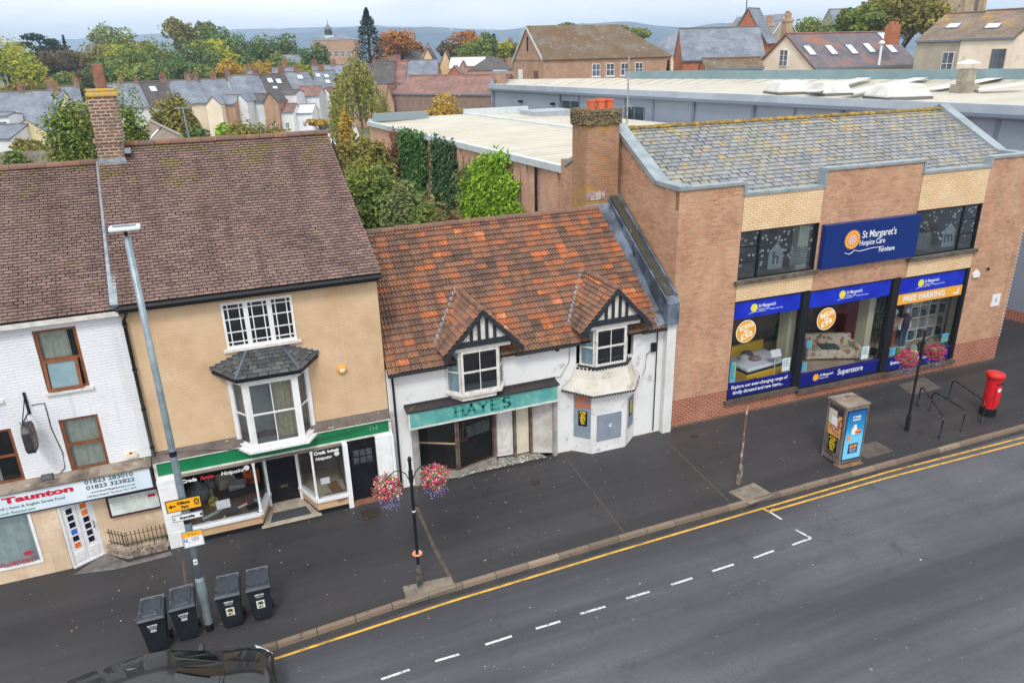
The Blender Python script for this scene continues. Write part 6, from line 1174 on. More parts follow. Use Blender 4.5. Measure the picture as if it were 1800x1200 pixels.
# ================================================================== cycle stands, pillar box
stand_m = M('cycle_stand', S(40,42,46), .35, S(120,124,128), 5, .58, .68, metal=.5)
cs0 = empty('cycle_stand', (0,0,0), 0, 'black tubular cycle stand beside the flower post', 'cycle stand', 'cycle stands near the pillar box')
pts = [(0,0,0),(0,0,.62)]+[(0,.14-.14*math.cos(a), .62+.14*math.sin(a)) for a in (.5,1.0,1.57)]
def hoop(Ly): 
    P_ = [(0,0,0),(0,0,.60),(0,.03,.70),(0,.10,.76),(0,.2,.78),(0,Ly-.2,.78),(0,Ly-.1,.76),(0,Ly-.03,.70),(0,Ly,.60),(0,Ly,0)]; return P_
L_(MB().tube(hoop(1.75), .025, 10), 'tube', stand_m, cs0, smooth=True); L_(MB().lathe([(.07,0),(.07,.012),(.03,.02)], (0,0,0), 12).lathe([(.07,0),(.07,.012),(.03,.02)], (0,1.75,0), 12), 'foot_plate', stand_m, cs0)
csb = copy_tree(cs0); csb['label'] = 'black tubular cycle stand, middle of the three'; csc = copy_tree(cs0); csc['label'] = 'black tubular cycle stand next to the red pillar box'
for s_, a, c in ((cs0,(1652,769),(1613,712)),(csb,(1690,757),(1634,722)),(csc,(1725,742),(1668,700))):
    p, q = atZ(*a), atZ(*c); s_.location = (p.x, p.y, 0); s_.rotation_euler = (0, 0, math.atan2(-(q.x-p.x), q.y-p.y)); s_.scale = (1, (q-p).length/1.75, 1)
pb = empty('pillar_box', (24.22,15.98,0), 0, 'red cylindrical pillar box with black base at the right end of the pavement', 'post box')
rm = M('post_box_red', S(206,24,30), .3, S(190,18,24), 3, coat=.3)
L_(MB().lathe([(.27,0),(.27,.28),(.24,.30)], n=28), 'base', M('post_box_black', S(18,18,20), .4), pb); L_(MB().lathe([(.235,.28),(.235,1.42)], n=28), 'body', rm, pb, smooth=False)
L_(MB().lathe([(.24,1.40),(.30,1.44),(.31,1.52),(.29,1.57),(.2,1.61),(.02,1.635)], n=28), 'cap', rm, pb); L_(MB().box(-.12,.12,-.25,-.22,1.22,1.27), 'slot', blk, pb); L_(MB().box(-.14,.14,-.245,-.2,.45,1.1), 'door', rm, pb, bevel=.008); L_(MB().box(-.07,.07,-.25,-.245,.95,1.07), 'collection_plate', vinyl, pb)

# ================================================================== parked car
car = empty('parked_car', (-2.55,13.0,-.11), 0, 'glossy black hatchback parked at the kerb, only its bonnet and roof in view', 'car')
carp = M('car_paint', S(12,15,19), .3, coat=.9, spec=.4)
# body stations: x, halfwidth at waist, z waist, z top(belt/bonnet)
st_c = [(-2.15,.62,.55,.72,.60),(-2.05,.80,.6,.95,.70),(-1.3,.89,.6,1.0,.76),(0,.90,.6,.98,.78),(.85,.90,.6,.96,.78),(1.3,.88,.6,.93,.76),(1.8,.82,.58,.86,.70),(2.08,.70,.55,.76,.58),(2.2,.52,.5,.62,.42)]
rings = []
for x_, hw, zw, zt, ht in st_c:
    rings.append([(x_,-hw*.93,.2),(x_,-hw,zw*.6),(x_,-hw,zw+.12),(x_,-ht-.04,zt-.03),(x_,-ht*.55,zt+.02),(x_,0,zt+.035),(x_,ht*.55,zt+.02),(x_,ht+.04,zt-.03),(x_,hw,zw+.12),(x_,hw,zw*.6),(x_,hw*.93,.2)])
b = MB(); n = 11; b.add([p for r_ in rings for p in r_], [(i*n+k, (i+1)*n+k, (i+1)*n+k+1, i*n+k+1) for i in range(len(rings)-1) for k in range(n-1)]+[tuple(range(n)), tuple((len(rings)-1)*n+k for k in reversed(range(n)))])
body = L_(b, 'body', carp, car, smooth=True); s_ = body.modifiers.new('sub', 'SUBSURF'); s_.levels = 2; s_.render_levels = 2
# glasshouse: front screen base x=1.0, roof from .35 to -1.5
gh = [(-1.95,.68,.98),(-1.55,.60,1.34),(-.9,.62,1.42),(-.2,.63,1.44),(.28,.60,1.40),(1.02,.72,.98)]
b = MB(); R3 = []
rg_ = [[(x_,-w_,z_-.02),(x_,-w_*.6,z_+.015),(x_,0,z_+.025),(x_,w_*.6,z_+.015),(x_,w_,z_-.02)] for x_, w_, z_ in gh[1:5]]
rg_[3] = [(p_[0]+d_, p_[1], p_[2]-d_*.12) for p_, d_ in zip(rg_[3], (-.04,.08,.12,.08,-.04))]; rg_[0] = [(p_[0]-d_, p_[1], p_[2]) for p_, d_ in zip(rg_[0], (-.04,.06,.1,.06,-.04))]
b.add([p for r_ in rg_ for p in r_], [(i*5+k, (i+1)*5+k, (i+1)*5+k+1, i*5+k+1) for i in range(3) for k in range(4)]); rfc = L_(b, 'roof', carp, car, smooth=True)
cg = glass('car_glass', (.42,.5,.48,1), .07, .6)
W0 = [Vector((.94,-.76,.97)), Vector((1.16,-.38,1.0)), Vector((1.22,0,1.0)), Vector((1.16,.38,1.0)), Vector((.94,.76,.97))]; W1 = [Vector(p) for p in rg_[3]]
b = MB(); b.add(W0+W1, [(k, k+1, 6+k, 5+k) for k in range(4)]); ws = L_(b, 'windscreen', cg, car, smooth=True)
B0 = [Vector((-1.98,-.68,.97)), Vector((-2.02,-.35,.98)), Vector((-2.03,0,.98)), Vector((-2.02,.35,.98)), Vector((-1.98,.68,.97))]
b = MB(); b.add([Vector(p) for p in rg_[0]]+B0, [(k, k+1, 6+k, 5+k) for k in range(4)]); L_(b, 'rear_window', cg, car, smooth=True)
for sg_ in (-1, 1):
    L_(MB().add([(1.02,sg_*.74,.97),(.28,sg_*.6,1.38),(-.2,sg_*.63,1.42),(-.9,sg_*.62,1.40),(-1.55,sg_*.6,1.32),(-1.98,sg_*.68,.97),(-.5,sg_*.80,.96)], [(0,1,2,3,4,5,6)]), 'side_window', cg, car)
    mr_ = L_(MB().hexa([(.72,sg_*.74,.93),(.86,sg_*.74,.93),(.86,sg_*.93,.98),(.76,sg_*.93,.98)], [(.72,sg_*.76,1.04),(.84,sg_*.76,1.04),(.84,sg_*.93,1.1),(.76,sg_*.93,1.1)]), 'wing_mirror', carp, car, bevel=.02)
    L_(MB().hexa([(1.9,sg_*.62,.62),(2.12,sg_*.50,.60),(2.16,sg_*.60,.60),(1.85,sg_*.82,.62)], [(1.86,sg_*.60,.80),(2.06,sg_*.48,.73),(2.08,sg_*.60,.71),(1.82,sg_*.81,.78)]), 'headlight', M('headlamp', S(206,216,226), .1, coat=1), car, bevel=.01)
    for x_ in (-1.35, 1.38): 
        wl = L_(MB().tube([(x_,sg_*.70,.31),(x_,sg_*.90,.31)], .31, 24), 'wheel', M('tyre', S(24,24,25), .8), car, bevel=.02); L_(MB().tube([(x_,sg_*.88,.31),(x_,sg_*.91,.31)], .2, 16), 'rim', galv, wl)
L_(MB().tube([(1.10,.55,1.01),(1.15,.1,1.03),(1.12,-.3,1.03)], .012, 5).tube([(1.12,-.1,1.03),(1.06,-.6,1.0)], .012, 5), 'wiper', blk, car)
L_(MB().box(1.02,1.2,-.7,.7,.955,.975), 'cowl', blk, car); L_(MB().tube([(1.2,-.8,.955),(1.9,-.72,.83)], .006, 4).tube([(1.2,.8,.955),(1.9,.72,.83)], .006, 4), 'bonnet_seam', blk, car)
cin = M('car_interior', S(70,72,68), .9, S(110,108,98), 3)
L_(MB().box(.3,1.0,-.65,.65,.75,.90), 'dashboard', M('dash', S(40,44,42), .7), car)
for y_ in (-.35, .35): L_(MB().box(-.45,.0,y_-.24,y_+.24,.4,.6).hexa([(-.5,y_-.22,.55),(-.35,y_-.22,.55),(-.35,y_+.22,.55),(-.5,y_+.22,.55)], [(-.7,y_-.2,1.15),(-.6,y_-.2,1.15),(-.6,y_+.2,1.15),(-.7,y_+.2,1.15)]), 'seat', cin, car, bevel=.04)
L_(MB().box(-2.05,1.1,-.68,.68,.3,.42), 'floor', cin, car)
# ================================================================== vegetation builders
def lobes_tree(name, lab, cat, c, R, base, mat, n=4000, size=.4, lobes=14, seed=0, trunk=.3, group=None, grow=.42, bark=None, low=-.9):
    """crown of many leaf quads gathered in lobes round limbs; c = crown centre, R = radii, base = ground z"""
    rg = np.random.default_rng(seed+100); r = empty(name, (c[0], c[1], base), 0, lab, cat, group)
    R = np.array(R, float); C0 = np.array([0, 0, c[2]-base]); V = []; cen = []
    for i in range(lobes):
        d = rg.normal(size=3); d /= np.linalg.norm(d); d[2] = max(d[2], low); cen.append(C0+d*R*rg.uniform(.35, .72))
    cen.append(C0)
    per = n//len(cen)
    for q in cen:
        rad = R*rg.uniform(grow*.7, grow*1.2); V.append(leafball(per, q, rad, size, seed=int(rg.integers(1e6)), up=.5))
    V = np.concatenate(V); V = V[np.repeat((V.reshape(-1, 4, 3)[:, 0, 2] > .05), 4)]
    np_mesh('crown', V, quads_of(V), mat, r, True)
    b = MB(); zt = C0[2]
    b.tube([(0,0,-.1),(trunk*.2,0,zt*.5),(0,trunk*.2,zt)], trunk, 7, r2=trunk*.45)
    for q in cen[:min(9, lobes)]: b.tube([(0,0,zt*.55),((q[0])*.5,(q[1])*.5,(zt*.6+q[2])/2),tuple(q)], trunk*.4, 5, r2=trunk*.08)
    L_(b, 'trunk', bark or M('bark', S(84,72,60), .95, S(64,56,48), 2), r); return r
def leafm(name, a, b_, c, big=None): 
    return islands(name, [(0, a), (.5, b_), (1, c)], rough=.75, trans=.25, nbig=big)
g_dark = leafm('leaf_dark_green', S(56,82,42), S(90,116,58), S(132,148,76), [(S(118,120,62), .35, .5, .7, .5)])
g_mid = leafm('leaf_mid_green', S(74,98,44), S(112,132,60), S(154,162,78), [(S(150,140,64), .3, .5, .7, .55)])
g_olive = leafm('leaf_olive', S(98,98,46), S(138,130,60), S(172,156,76), [(S(96,104,48), .3, .5, .7, .6)])
g_yel = leafm('leaf_yellow_green', S(130,146,40), S(170,176,48), S(204,196,66), [(S(92,116,40), .3, .5, .68, .7)])
g_gold = leafm('leaf_gold', S(150,120,46), S(190,154,56), S(206,176,76), [(S(120,130,56), .4, .5, .7, .6)])
g_orange = leafm('leaf_orange', S(140,92,44), S(176,118,56), S(194,140,74), [(S(124,112,60), .25, .52, .7, .6)])
g_brown = leafm('leaf_brown', S(78,70,48), S(104,90,60), S(126,104,70), [(S(70,84,52), .3, .5, .7, .6)])
g_conif = leafm('leaf_conifer', S(34,54,44), S(50,72,54), S(70,90,66))
g_silver = leafm('leaf_silver', S(86,102,58), S(120,134,80), S(154,160,106), [(S(104,112,60), .5, .5, .7, .5)])
g_bright = leafm('leaf_bright', S(98,140,30), S(136,176,40), S(176,206,66))
g_ivy = leafm('leaf_ivy', S(48,84,36), S(74,112,48), S(104,138,66))
g_birch = leafm('leaf_birch', S(120,126,60), S(148,150,78), S(172,168,98))
def px_tree(px, top, bot, hw, D, mat, lab, n=2600, size=None, seed=0, lobes=12, name='broadleaf_tree', cat='tree', group='trees on the skyline', depth=1.0, base=0, **k):
    cx = atD(px, (top+bot)/2, D); T, Bt = atD(px, top, D).z, atD(px, bot, D).z; s = D/FPX
    if D < 100 and group is None and Bt > base+1.0: Bt = base+1.0; n = int(n*1.9); lobes = int(lobes*1.6)
    rx = hw*s; rz = (T-Bt)/2
    return lobes_tree(name, lab, cat, (cx.x, cx.y, (T+Bt)/2), (rx, rx*depth, rz), base, mat, n, size or max(.16, 2.0*s), lobes, seed, trunk=max(.12, rx*.06), group=group, **k)
def conifer(px, top, D, hw, lab, mat=g_conif, n=3000, base=0, seed=0, bot=None, group=None):
    p = atD(px, top, D); H_ = p.z-base; rg = np.random.default_rng(seed); r = empty('conifer_tree', (p.x, p.y, base), 0, lab, 'tree', group); s = D/FPX; R = hw*s
    z = rg.uniform(.12, 1, n)**.8*H_; layer = np.floor(z/H_*13)/13*H_; rr = R*(1-z/H_)**.85*rg.uniform(.35, 1.08, n)*(.75+.35*np.abs(np.sin(z/H_*40))); a = rg.uniform(0, 2*np.pi, n)
    P = np.stack([rr*np.cos(a), rr*np.sin(a), z-rr*.22], 1); nn = rg.normal(size=(n,3))*.35+np.array([0,0,1]); nn /= np.linalg.norm(nn, axis=1)[:,None]; A_ = np.cross(nn, rg.normal(size=(n,3))); A_ /= np.linalg.norm(A_, axis=1)[:,None]; B_ = np.cross(nn, A_); sz = 1.9*s*rg.uniform(.6, 1.3, n)[:,None]
    V = np.stack([P-A_*sz-B_*sz*.5, P+A_*sz-B_*sz*.5, P+A_*sz+B_*sz*.5, P-A_*sz+B_*sz*.5], 1).reshape(-1,3); np_mesh('crown', V, quads_of(V), mat, r, True)
    L_(MB().tube([(0,0,0),(0,0,H_*.98)], R*.09, 7, r2=.05), 'trunk', MC['bark'], r); return r
M('bark', S(84,72,60), .95, S(64,56,48), 2)
# skyline woodland (each tree on its own)
TR = [ # px, top, bot, hw, D, mat, label
 (8,64,150,48,150,g_yel,'bright yellow-green tree at the far left edge of the skyline'),(58,112,158,30,150,g_yel,'low yellow-green tree right of the far left skyline tree'),
 (95,78,150,34,185,g_brown,'brownish dark conifer-like tree below the flat-topped cedar'),(130,82,165,30,190,g_brown,'brown-green tree between the cedar and the tall domed tree'),(70,95,150,26,195,g_dark,'dark green tree behind the left yellow trees'),
 (195,38,88,40,235,g_mid,'tall domed green tree standing above the left woodland'),(168,66,125,34,195,g_olive,'olive tree under the tall domed tree'),(120,128,165,26,160,g_mid,'round green shrub tree behind the slate roofs on the left'),
 (212,70,130,36,190,g_yel,'yellow-tinted tree behind the left chimney pot'),(238,86,150,44,165,g_mid,'yellow-green tree behind the left terrace chimneys'),(262,76,120,30,200,g_gold,'golden patch tree in the middle of the left wood'),
 (290,62,135,42,185,g_mid,'broad green tree in front of the left pines'),(330,66,140,46,175,g_dark,'large dark green tree behind the terrace'),(318,30,70,24,240,g_olive,'tall olive crown above the wood'),(362,30,66,20,245,g_mid,'narrow tall crown beside the olive one'),
 (385,38,95,36,235,g_dark,'dark layered tree on the wood top'),(366,66,112,32,190,g_yel,'yellow-green tree in front of the dark layered one'),(428,60,118,26,225,g_dark,'dark green tree left of the clipped oak'),(418,90,128,24,190,g_yel,'light green tree left of the two gabled houses'),
 (405,100,134,25,150,g_gold,'round yellow tree behind the terrace chimneys'),(385,118,140,18,150,g_mid,'low green tree left of the round yellow one'),(470,54,118,36,215,g_dark,'dark green oak in the middle of the skyline'),(515,56,120,34,215,g_dark,'dark green oak right of the middle oak'),
 (552,72,125,30,210,g_dark,'dark green tree left of the clock tower building'),(460,104,124,17,165,g_gold,'small orange-yellow tree among the distant roofs'),(537,108,124,11,160,g_yel,'small yellow bush beyond the terrace'),
 (697,50,98,36,180,g_orange,'big orange autumn tree right of the tall conifer'),(730,70,100,16,185,g_orange,'smaller orange tree beside the big orange one'),(788,70,104,22,180,g_brown,'dark round tree left of the orange crowned tree'),(818,54,90,24,190,g_orange,'orange crowned tree in the middle distance'),
 (832,62,106,28,175,g_mid,'green tree in front of the orange crown'),(857,60,102,17,185,g_dark,'dark green tree right of the orange crown'),(886,72,95,12,190,g_yel,'small light green tree left of the mossy hall'),(905,76,96,12,195,g_olive,'small olive tree by the mossy hall gable'),
 (996,40,64,22,170,g_dark,'dark green tree top above the mossy hall'),(1055,45,62,18,180,g_mid,'low tree top over the mossy roof'),(1085,42,62,18,180,g_olive,'olive tree top at the end of the mossy roof'),(1120,50,64,22,185,g_mid,'flat green tree top behind the slate hall'),
 (1432,25,72,36,150,g_mid,'green tree between the grey house and the church'),(1472,40,72,22,145,g_dark,'dark green tree under the church roof'),
 (140,118,170,40,175,g_brown,'dark brownish tree low in the left wood'),(255,110,150,38,150,g_mid,'green tree just behind the left terrace roofs'),(300,105,150,40,152,g_dark,'dark tree just behind the terrace chimneys'),(350,108,142,30,158,g_mid,'mid green tree behind the terrace ridge'),(30,140,172,36,135,g_olive,'low olive hedge trees behind the left terrace'),(190,100,150,34,170,g_dark,'dark tree behind the leaning clay pot'),(440,96,125,26,180,g_dark,'dark green tree beside the small gabled houses'),(500,90,122,30,190,g_mid,'green tree behind the slate gable'),
]
for i, t in enumerate(TR): px_tree(t[0], t[1]-2, t[2]+(26 if t[0] < 580 and t[2] < 150 else 8), t[3]*1.12, *t[4:7], n=3400 if t[0] < 580 else 2600, seed=i, lobes=16)
px_tree(1580,-14,72,80,120,g_olive,'huge olive and green tree beside the church tower', n=9000, size=.28, seed=77, lobes=26); px_tree(1512,0,70,40,118,g_mid,'green left part tree of the group by the church tower', n=4000, size=.28, seed=78, lobes=14)
# flat-topped cedar
p = atD(66, 62, 200); r = empty('cedar_tree', (p.x, p.y, 0), 0, 'dark flat-topped cedar silhouetted on the left skyline', 'tree'); b = MB(); b.tube([(0,0,0),(.3,0,p.z*.7),(0,0,p.z)], .6, 7, r2=.15); VV = []
for q, rx_, zz in ((-1,2.6,0),(2.4,2.0,-1.3),(-3.2,1.8,-1.8),(1.0,3.2,-2.8),(4,2.2,-2.6),(-1.5,2.8,-4.2),(3,3.4,-4.6)): VV.append(leafball(260, (q,0,p.z+zz-.4), (rx_,rx_*.8,.75), .34, seed=int(q*10+50))); b.tube([(0,0,p.z+zz-2),(q,0,p.z+zz-.6)], .16, 5)
V = np.concatenate(VV); np_mesh('crown', V, quads_of(V), g_conif, r, True); L_(b, 'trunk', MC['bark'], r)
conifer(643, 14, 165, 66, 'tall dark conifer standing by itself above the roofs', n=4200, seed=3); conifer(868, 60, 185, 10, 'small pointed conifer in the middle distance', n=900, seed=5); conifer(110, 62, 200, 12, 'small round-headed dark conifer right of the cedar', n=900, seed=6)
conifer(1175, 106, 88, 16, 'small dark conifer behind the grey warehouse roof', n=1300, seed=9)
# nearer trees
lobes_near = [
 (128,158,300,56,40,g_mid,'leafy green tree left of the leaning brick chimney',15000,.085,34,11), (150,150,215,34,41,g_yel,'yellowing top of the tree behind the brick chimney',4000,.085,14,12), (228,162,245,30,47,g_mid,'green and yellow tree right of the leaning brick chimney',6500,.09,18,13),
 (310,166,245,48,82,g_olive,'olive-yellow round tree behind the derelict barn',8000,.15,24,14), (340,205,245,34,74,g_dark,'dark green shrub right of the olive tree',2600,.2,10,15), (445,206,262,68,62,g_olive,'wide olive and russet bush beyond the ridge of the tan building',11000,.12,28,16),
 (395,205,226,20,95,g_bright,'small bright green bush in a back garden',1000,.22,8,17), (52,240,272,34,88,g_olive,'olive scrub above the grey yard fence',2200,.22,10,18), (775,168,210,50,88,g_gold,'yellow-green bush in front of the long brown roofed building',8000,.15,20,19),
 (560,206,222,20,110,g_gold,'russet shrub by the car park',900,.25,7,20), (30,255,275,26,84,g_mid,'low green weeds along the fence',1000,.2,8,21)]
for px_, t_, bo, hw, D_, m_, lb, n_, sz, lo_, sd_ in lobes_near: px_tree(px_, t_, bo, hw, D_, m_, lb, n=n_, size=sz, lobes=lo_, seed=sd_, group=None, name='garden_tree')
for px_, t_, bo, hw, D_, m_, lb, n_, sz, lo_, sd_ in [
 (640,228,330,58,52,g_olive,'olive bush at the far end of the overgrown yard',9000,.12,24,31), (645,270,420,62,38,g_mid,'green bush against the tan building gable',15000,.085,30,32), (715,318,430,50,35,g_silver,'grey-green shrub in the middle of the overgrown yard',9000,.085,22,33),
 (755,340,430,46,33,g_mid,'mixed green shrub behind the cottage ridge',8000,.08,20,34), (785,350,430,34,31.5,leafm('leaf_russet', S(120,90,60), S(140,116,76), S(110,120,72)),'russet twiggy shrub behind the cottage ridge',4000,.08,14,35), (690,300,345,26,44,g_brown,'brown-green shrub under the first ivy panel',2400,.1,10,36), (610,260,330,30,45,g_olive,'olive bush half hidden by the tan roof',3600,.11,12,37), (735,372,430,22,31,g_ivy,'bright green sprig bush just behind the cottage ridge',2200,.075,9,38)]:
    px_tree(px_, t_, bo, hw, D_, m_, lb, n=n_, size=sz, lobes=lo_, seed=sd_, group=None, name='yard_shrub', cat='shrub')
# weeping birch
p = atD(622, 100, 84); wbx = empty('weeping_birch', (p.x, p.y, 0), 0, 'tall weeping birch with hanging yellow-green branches beyond the yard', 'tree'); rg = np.random.default_rng(4); VV = []; b = MB(); b.tube([(0,0,0),(.2,0,6),(-.4,0,12.2)], .22, 7, r2=.05)
for i in range(190):
    a = rg.uniform(0, 6.28); rr = rg.uniform(.3, 3.1); x_, y_ = rr*math.cos(a), rr*math.sin(a); zt = 12.6-(rr/3.1)**1.5*4.6+rg.uniform(-.8, .4); ln = rg.uniform(1.6, 4.8); zb_ = max(1.5, zt-ln)
    nn = int(30*(zt-zb_)/3); z_ = rg.uniform(zb_, zt, nn); P = np.stack([x_*(1+.05*(zt-z_))+rg.normal(size=nn)*.12, y_+rg.normal(size=nn)*.12, z_], 1)
    d = rg.normal(size=(nn,3))*.5; d[:,2] = -1; d /= np.linalg.norm(d, axis=1)[:,None]; e = np.cross(d, rg.normal(size=(nn,3))); e /= np.linalg.norm(e, axis=1)[:,None]; s = .15*rg.uniform(.6, 1.3, nn)[:,None]
    VV.append(np.stack([P-e*s*.45, P+e*s*.45, P+e*s*.4+d*s*1.6, P-e*s*.4+d*s*1.6], 1).reshape(-1,3))
    if i % 7 == 0: b.tube([(0,0,max(3,zt-2.5)),(x_*.6,y_*.6,zt+.2),(x_,y_,zt-.3)], .06, 4, r2=.02)
V = np.concatenate(VV); np_mesh('crown', V, quads_of(V), g_birch, wbx, True); L_(b, 'trunk', M('birch_bark', S(150,144,134), .9, S(80,72,66), 3), wbx)
px_tree(590,120,170,18,88,g_birch,'thin yellowing tree left of the weeping birch', n=1500, size=.2, seed=60, lobes=8, group=None); px_tree(605,185,235,16,80,g_gold,'small orange sapling under the weeping birch', n=800, size=.16, seed=61, lobes=6, group=None)

# ================================================================== rear brick hall with pale membrane roof, ivy
ZH = 7.9; hA = Vector((13.75, 28.7, 0)); hB = Vector((11.4, 58.0, 0)); hC = Vector((27.2, 57.9, 0)); hD = Vector((30.5, 28.7, 0))
RH = empty('rear_hall', tuple(hA), 0, 'long flat-roofed brick hall behind the furniture store with a pale ribbed roof', 'building')
b = MB()
for p, q in ((hA,hB),(hB,hC),(hC,hD),(hD,hA)): b.quad(p+Vector((0,0,-.1)), q+Vector((0,0,-.1)), q+Vector((0,0,ZH-.3)), p+Vector((0,0,ZH-.3)))
hw_ = b.build('wall', brick('hall_brick', S(206,160,134), S(186,142,118), S(190,164,142), stains=[(S(176,142,122), .5, .55, .75)], streak=S(172,146,130)), RH)
def roofmat(name, c1, c2, rib, ang=0, scale=1.0):
    b_ = NB(name); o = b_.obj(); mp_ = b_.n('ShaderNodeMapping'); mp_.inputs['Rotation'].default_value = (0, 0, ang); b_.l(o, mp_.inputs[0])
    out = b_.mix(b_.ramp(b_.noise(o, .35, 7, .65), [(.35, G0), (.7, G1)]), c1, c2)
    mp2 = b_.n('ShaderNodeMapping'); mp2.inputs['Scale'].default_value = (.15, 4, 1); b_.l(mp_.outputs[0], mp2.inputs[0])
    out = b_.mix(b_.ramp(b_.noise(mp2.outputs[0], .7, 5, .7), [(.5, G0), (.75, (.6,.6,.6,1))]), out, S(120,112,100))
    w_ = b_.n('ShaderNodeTexWave'); w_.inputs['Scale'].default_value = scale; w_.bands_direction = 'Y'; b_.l(mp_.outputs[0], w_.inputs[0])
    out = b_.mix(b_.ramp(w_.outputs['Fac'], [(.0, G1), (.16, G0)]), out, rib)
    b_.l(out, b_.p.inputs['Base Color']); b_.p.inputs['Roughness'].default_value = .75; b_.bump(w_.outputs['Fac'], .3, .04); return b_.mat
m_mem = roofmat('membrane_roof', S(200,196,182), S(180,172,154), S(156,148,134), 0, .42)
zr0 = ZH-.12; m1, m2 = Vector((19.1,58,0)), Vector((22.0,28.7,0))
V3 = lambda p, z: (p.x, p.y, z)
b = MB().quad(V3(hA,zr0), V3(m2,zr0+.25), V3(m1,zr0+.25), V3(hB,zr0)).quad(V3(m2,zr0+.25), V3(hD,zr0), V3(hC,zr0), V3(m1,zr0+.25)); b.build('roof', m_mem, RH)
m_cp = M('white_coping', S(202,210,214), .4, S(186,196,200), 2, metal=.15)
b = MB()
def beam(b, p, q, w, z0, z1): d = (q-p).normalized(); n = Vector((-d.y, d.x, 0))*w/2; b.hexa([p-n+Vector((0,0,z0)), q-n+Vector((0,0,z0)), q+n+Vector((0,0,z0)), p+n+Vector((0,0,z0))], [p-n+Vector((0,0,z1)), q-n+Vector((0,0,z1)), q+n+Vector((0,0,z1)), p+n+Vector((0,0,z1))])
beam(b, hA, hB, .34, ZH-.3, ZH+.0); beam(b, hB, hC, .34, ZH-.3, ZH+.12); beam(b, hA+Vector((-.1,-.05,0)), hA+Vector((.9,-.4,0)), .3, ZH-.3, ZH); beam(b, m1, m2, .3, zr0+.2, zr0+.36); beam(b, m1+Vector((-.2,0,0)), m1+Vector((5.2,0,0)), .4, ZH, ZH+.5)
b.build('coping', m_cp, RH)
for f in (.03, .13, .26, .40, .55, .68, .8): p = hA+(hB-hA)*f; MB().box(p.x-.08, p.x+.06, p.y-.3, p.y+.3, 0, ZH-.3).build('pier', hw_.data.materials[0], RH)
p = hA+(hB-hA)*.085; MB().tube([(p.x-.12,p.y,0),(p.x-.12,p.y,ZH-.3)], .07, 8).build('downpipe', blk, RH)
MB().box(11.6,15.8,57.2,57.6,ZH,ZH+.55).build('end_parapet', M('grey_parapet', S(128,142,148), .6), RH)
MB().box(23.0,26.5,53.5,56.5,ZH-.1,ZH+.35).build('roof_plant', M('pale_grey_metal', S(168,176,184), .5, S(150,160,168), 1, metal=.2), RH)
hn = Vector(((hB-hA).y, -(hB-hA).x, 0)).normalized()
if hn.x > 0: hn = -hn
def on_hall(px, py): d = ray(px, py); o_ = Vector((0,0,HC)); t = (hA-o_).dot(hn)/d.dot(hn); return o_+d*t
def ivy(pts, mat, lab, n, size, seed):
    P_ = [on_hall(*p) for p in pts]; al = (hB-hA).normalized(); uv = [((p-hA).dot(al), p.z) for p in P_]; o_ = hA+al*uv[0][0]
    r = empty('wall_ivy', (o_.x, o_.y, 0), 0, lab, 'climbing plant'); rg = np.random.default_rng(seed); us, zs = [u for u, _ in uv], [z for _, z in uv]; V = []; pol = [Vector((u, z, 0)) for u, z in uv]; cnt = 0
    while cnt < n:
        u, z = rg.uniform(min(us)-.25, max(us)+.25), rg.uniform(min(zs), max(zs)+.3); ju, jz = u+rg.normal()*.22+.25*math.sin(z*5), z+rg.normal()*.2
        if not inpoly(ju, jz, pol): continue
        p = hA+al*u+hn*(.06+abs(rg.normal())*.14+.18*max(0, noise.noise(Vector((u*1.5, z*1.5, seed)))))+Vector((0,0,z)); nn = (Vector(hn)+Vector(rg.normal(size=3))*.45+Vector((0,0,.5))).normalized(); a = nn.cross(Vector(rg.normal(size=3))).normalized(); c = nn.cross(a); s = size*rg.uniform(.6, 1.4)
        V += [p-a*s, p-c*s*.8, p+a*s, p+c*s*.8]; cnt += 1
    V = np.array([tuple(v) for v in V])-np.array([o_.x, o_.y, 0]); np_mesh('foliage', V, quads_of(V), mat, r, True)
    b = MB()
    for k in range(9): u = min(us)+(max(us)-min(us))*(k+.5)/9; q = hA+al*u+hn*.03-o_; b.tube([q+Vector((0,0,0)), q+al*.15+Vector((0,0,max(zs)*.5)), q+Vector((0,0,max(zs)*.9))], .02, 4)
    for v in range(len(b.v)): x_, y_, z_ = b.v[v]; b.v[v] = (x_, y_, z_)
    L_(b, 'stems', MC['bark'], r)
ivy([(706,229),(753,240),(752,335),(735,345),(712,338)], g_ivy, 'dark green ivy panel at the far end of the hall wall', 4200, .11, 1)
ivy([(764,243),(803,252),(806,300),(800,380),(775,378),(766,330)], leafm('leaf_ivy_dark', S(44,76,44), S(66,96,54), S(90,118,72)), 'darker ivy panel in the middle of the hall wall', 4200, .10, 2)
ivy([(820,320),(835,290),(860,272),(895,266),(900,285),(895,300),(915,335),(918,352),(905,356),(925,370),(915,400),(815,400)], g_bright, 'bright lime green creeper spreading over the hall wall nearest the cottage', 6500, .085, 3)
ivy([(812,300),(822,285),(826,300),(818,390),(800,390)], g_silver, 'thin grey-green creeper between the two large ivy patches', 900, .09, 4)
ivy([(690,228),(704,232),(712,330),(700,330),(692,290)], leafm('leaf_red', S(130,70,50), S(150,90,64), S(110,80,50)), 'sparse reddish creeper at the corner of the hall', 500, .1, 5)
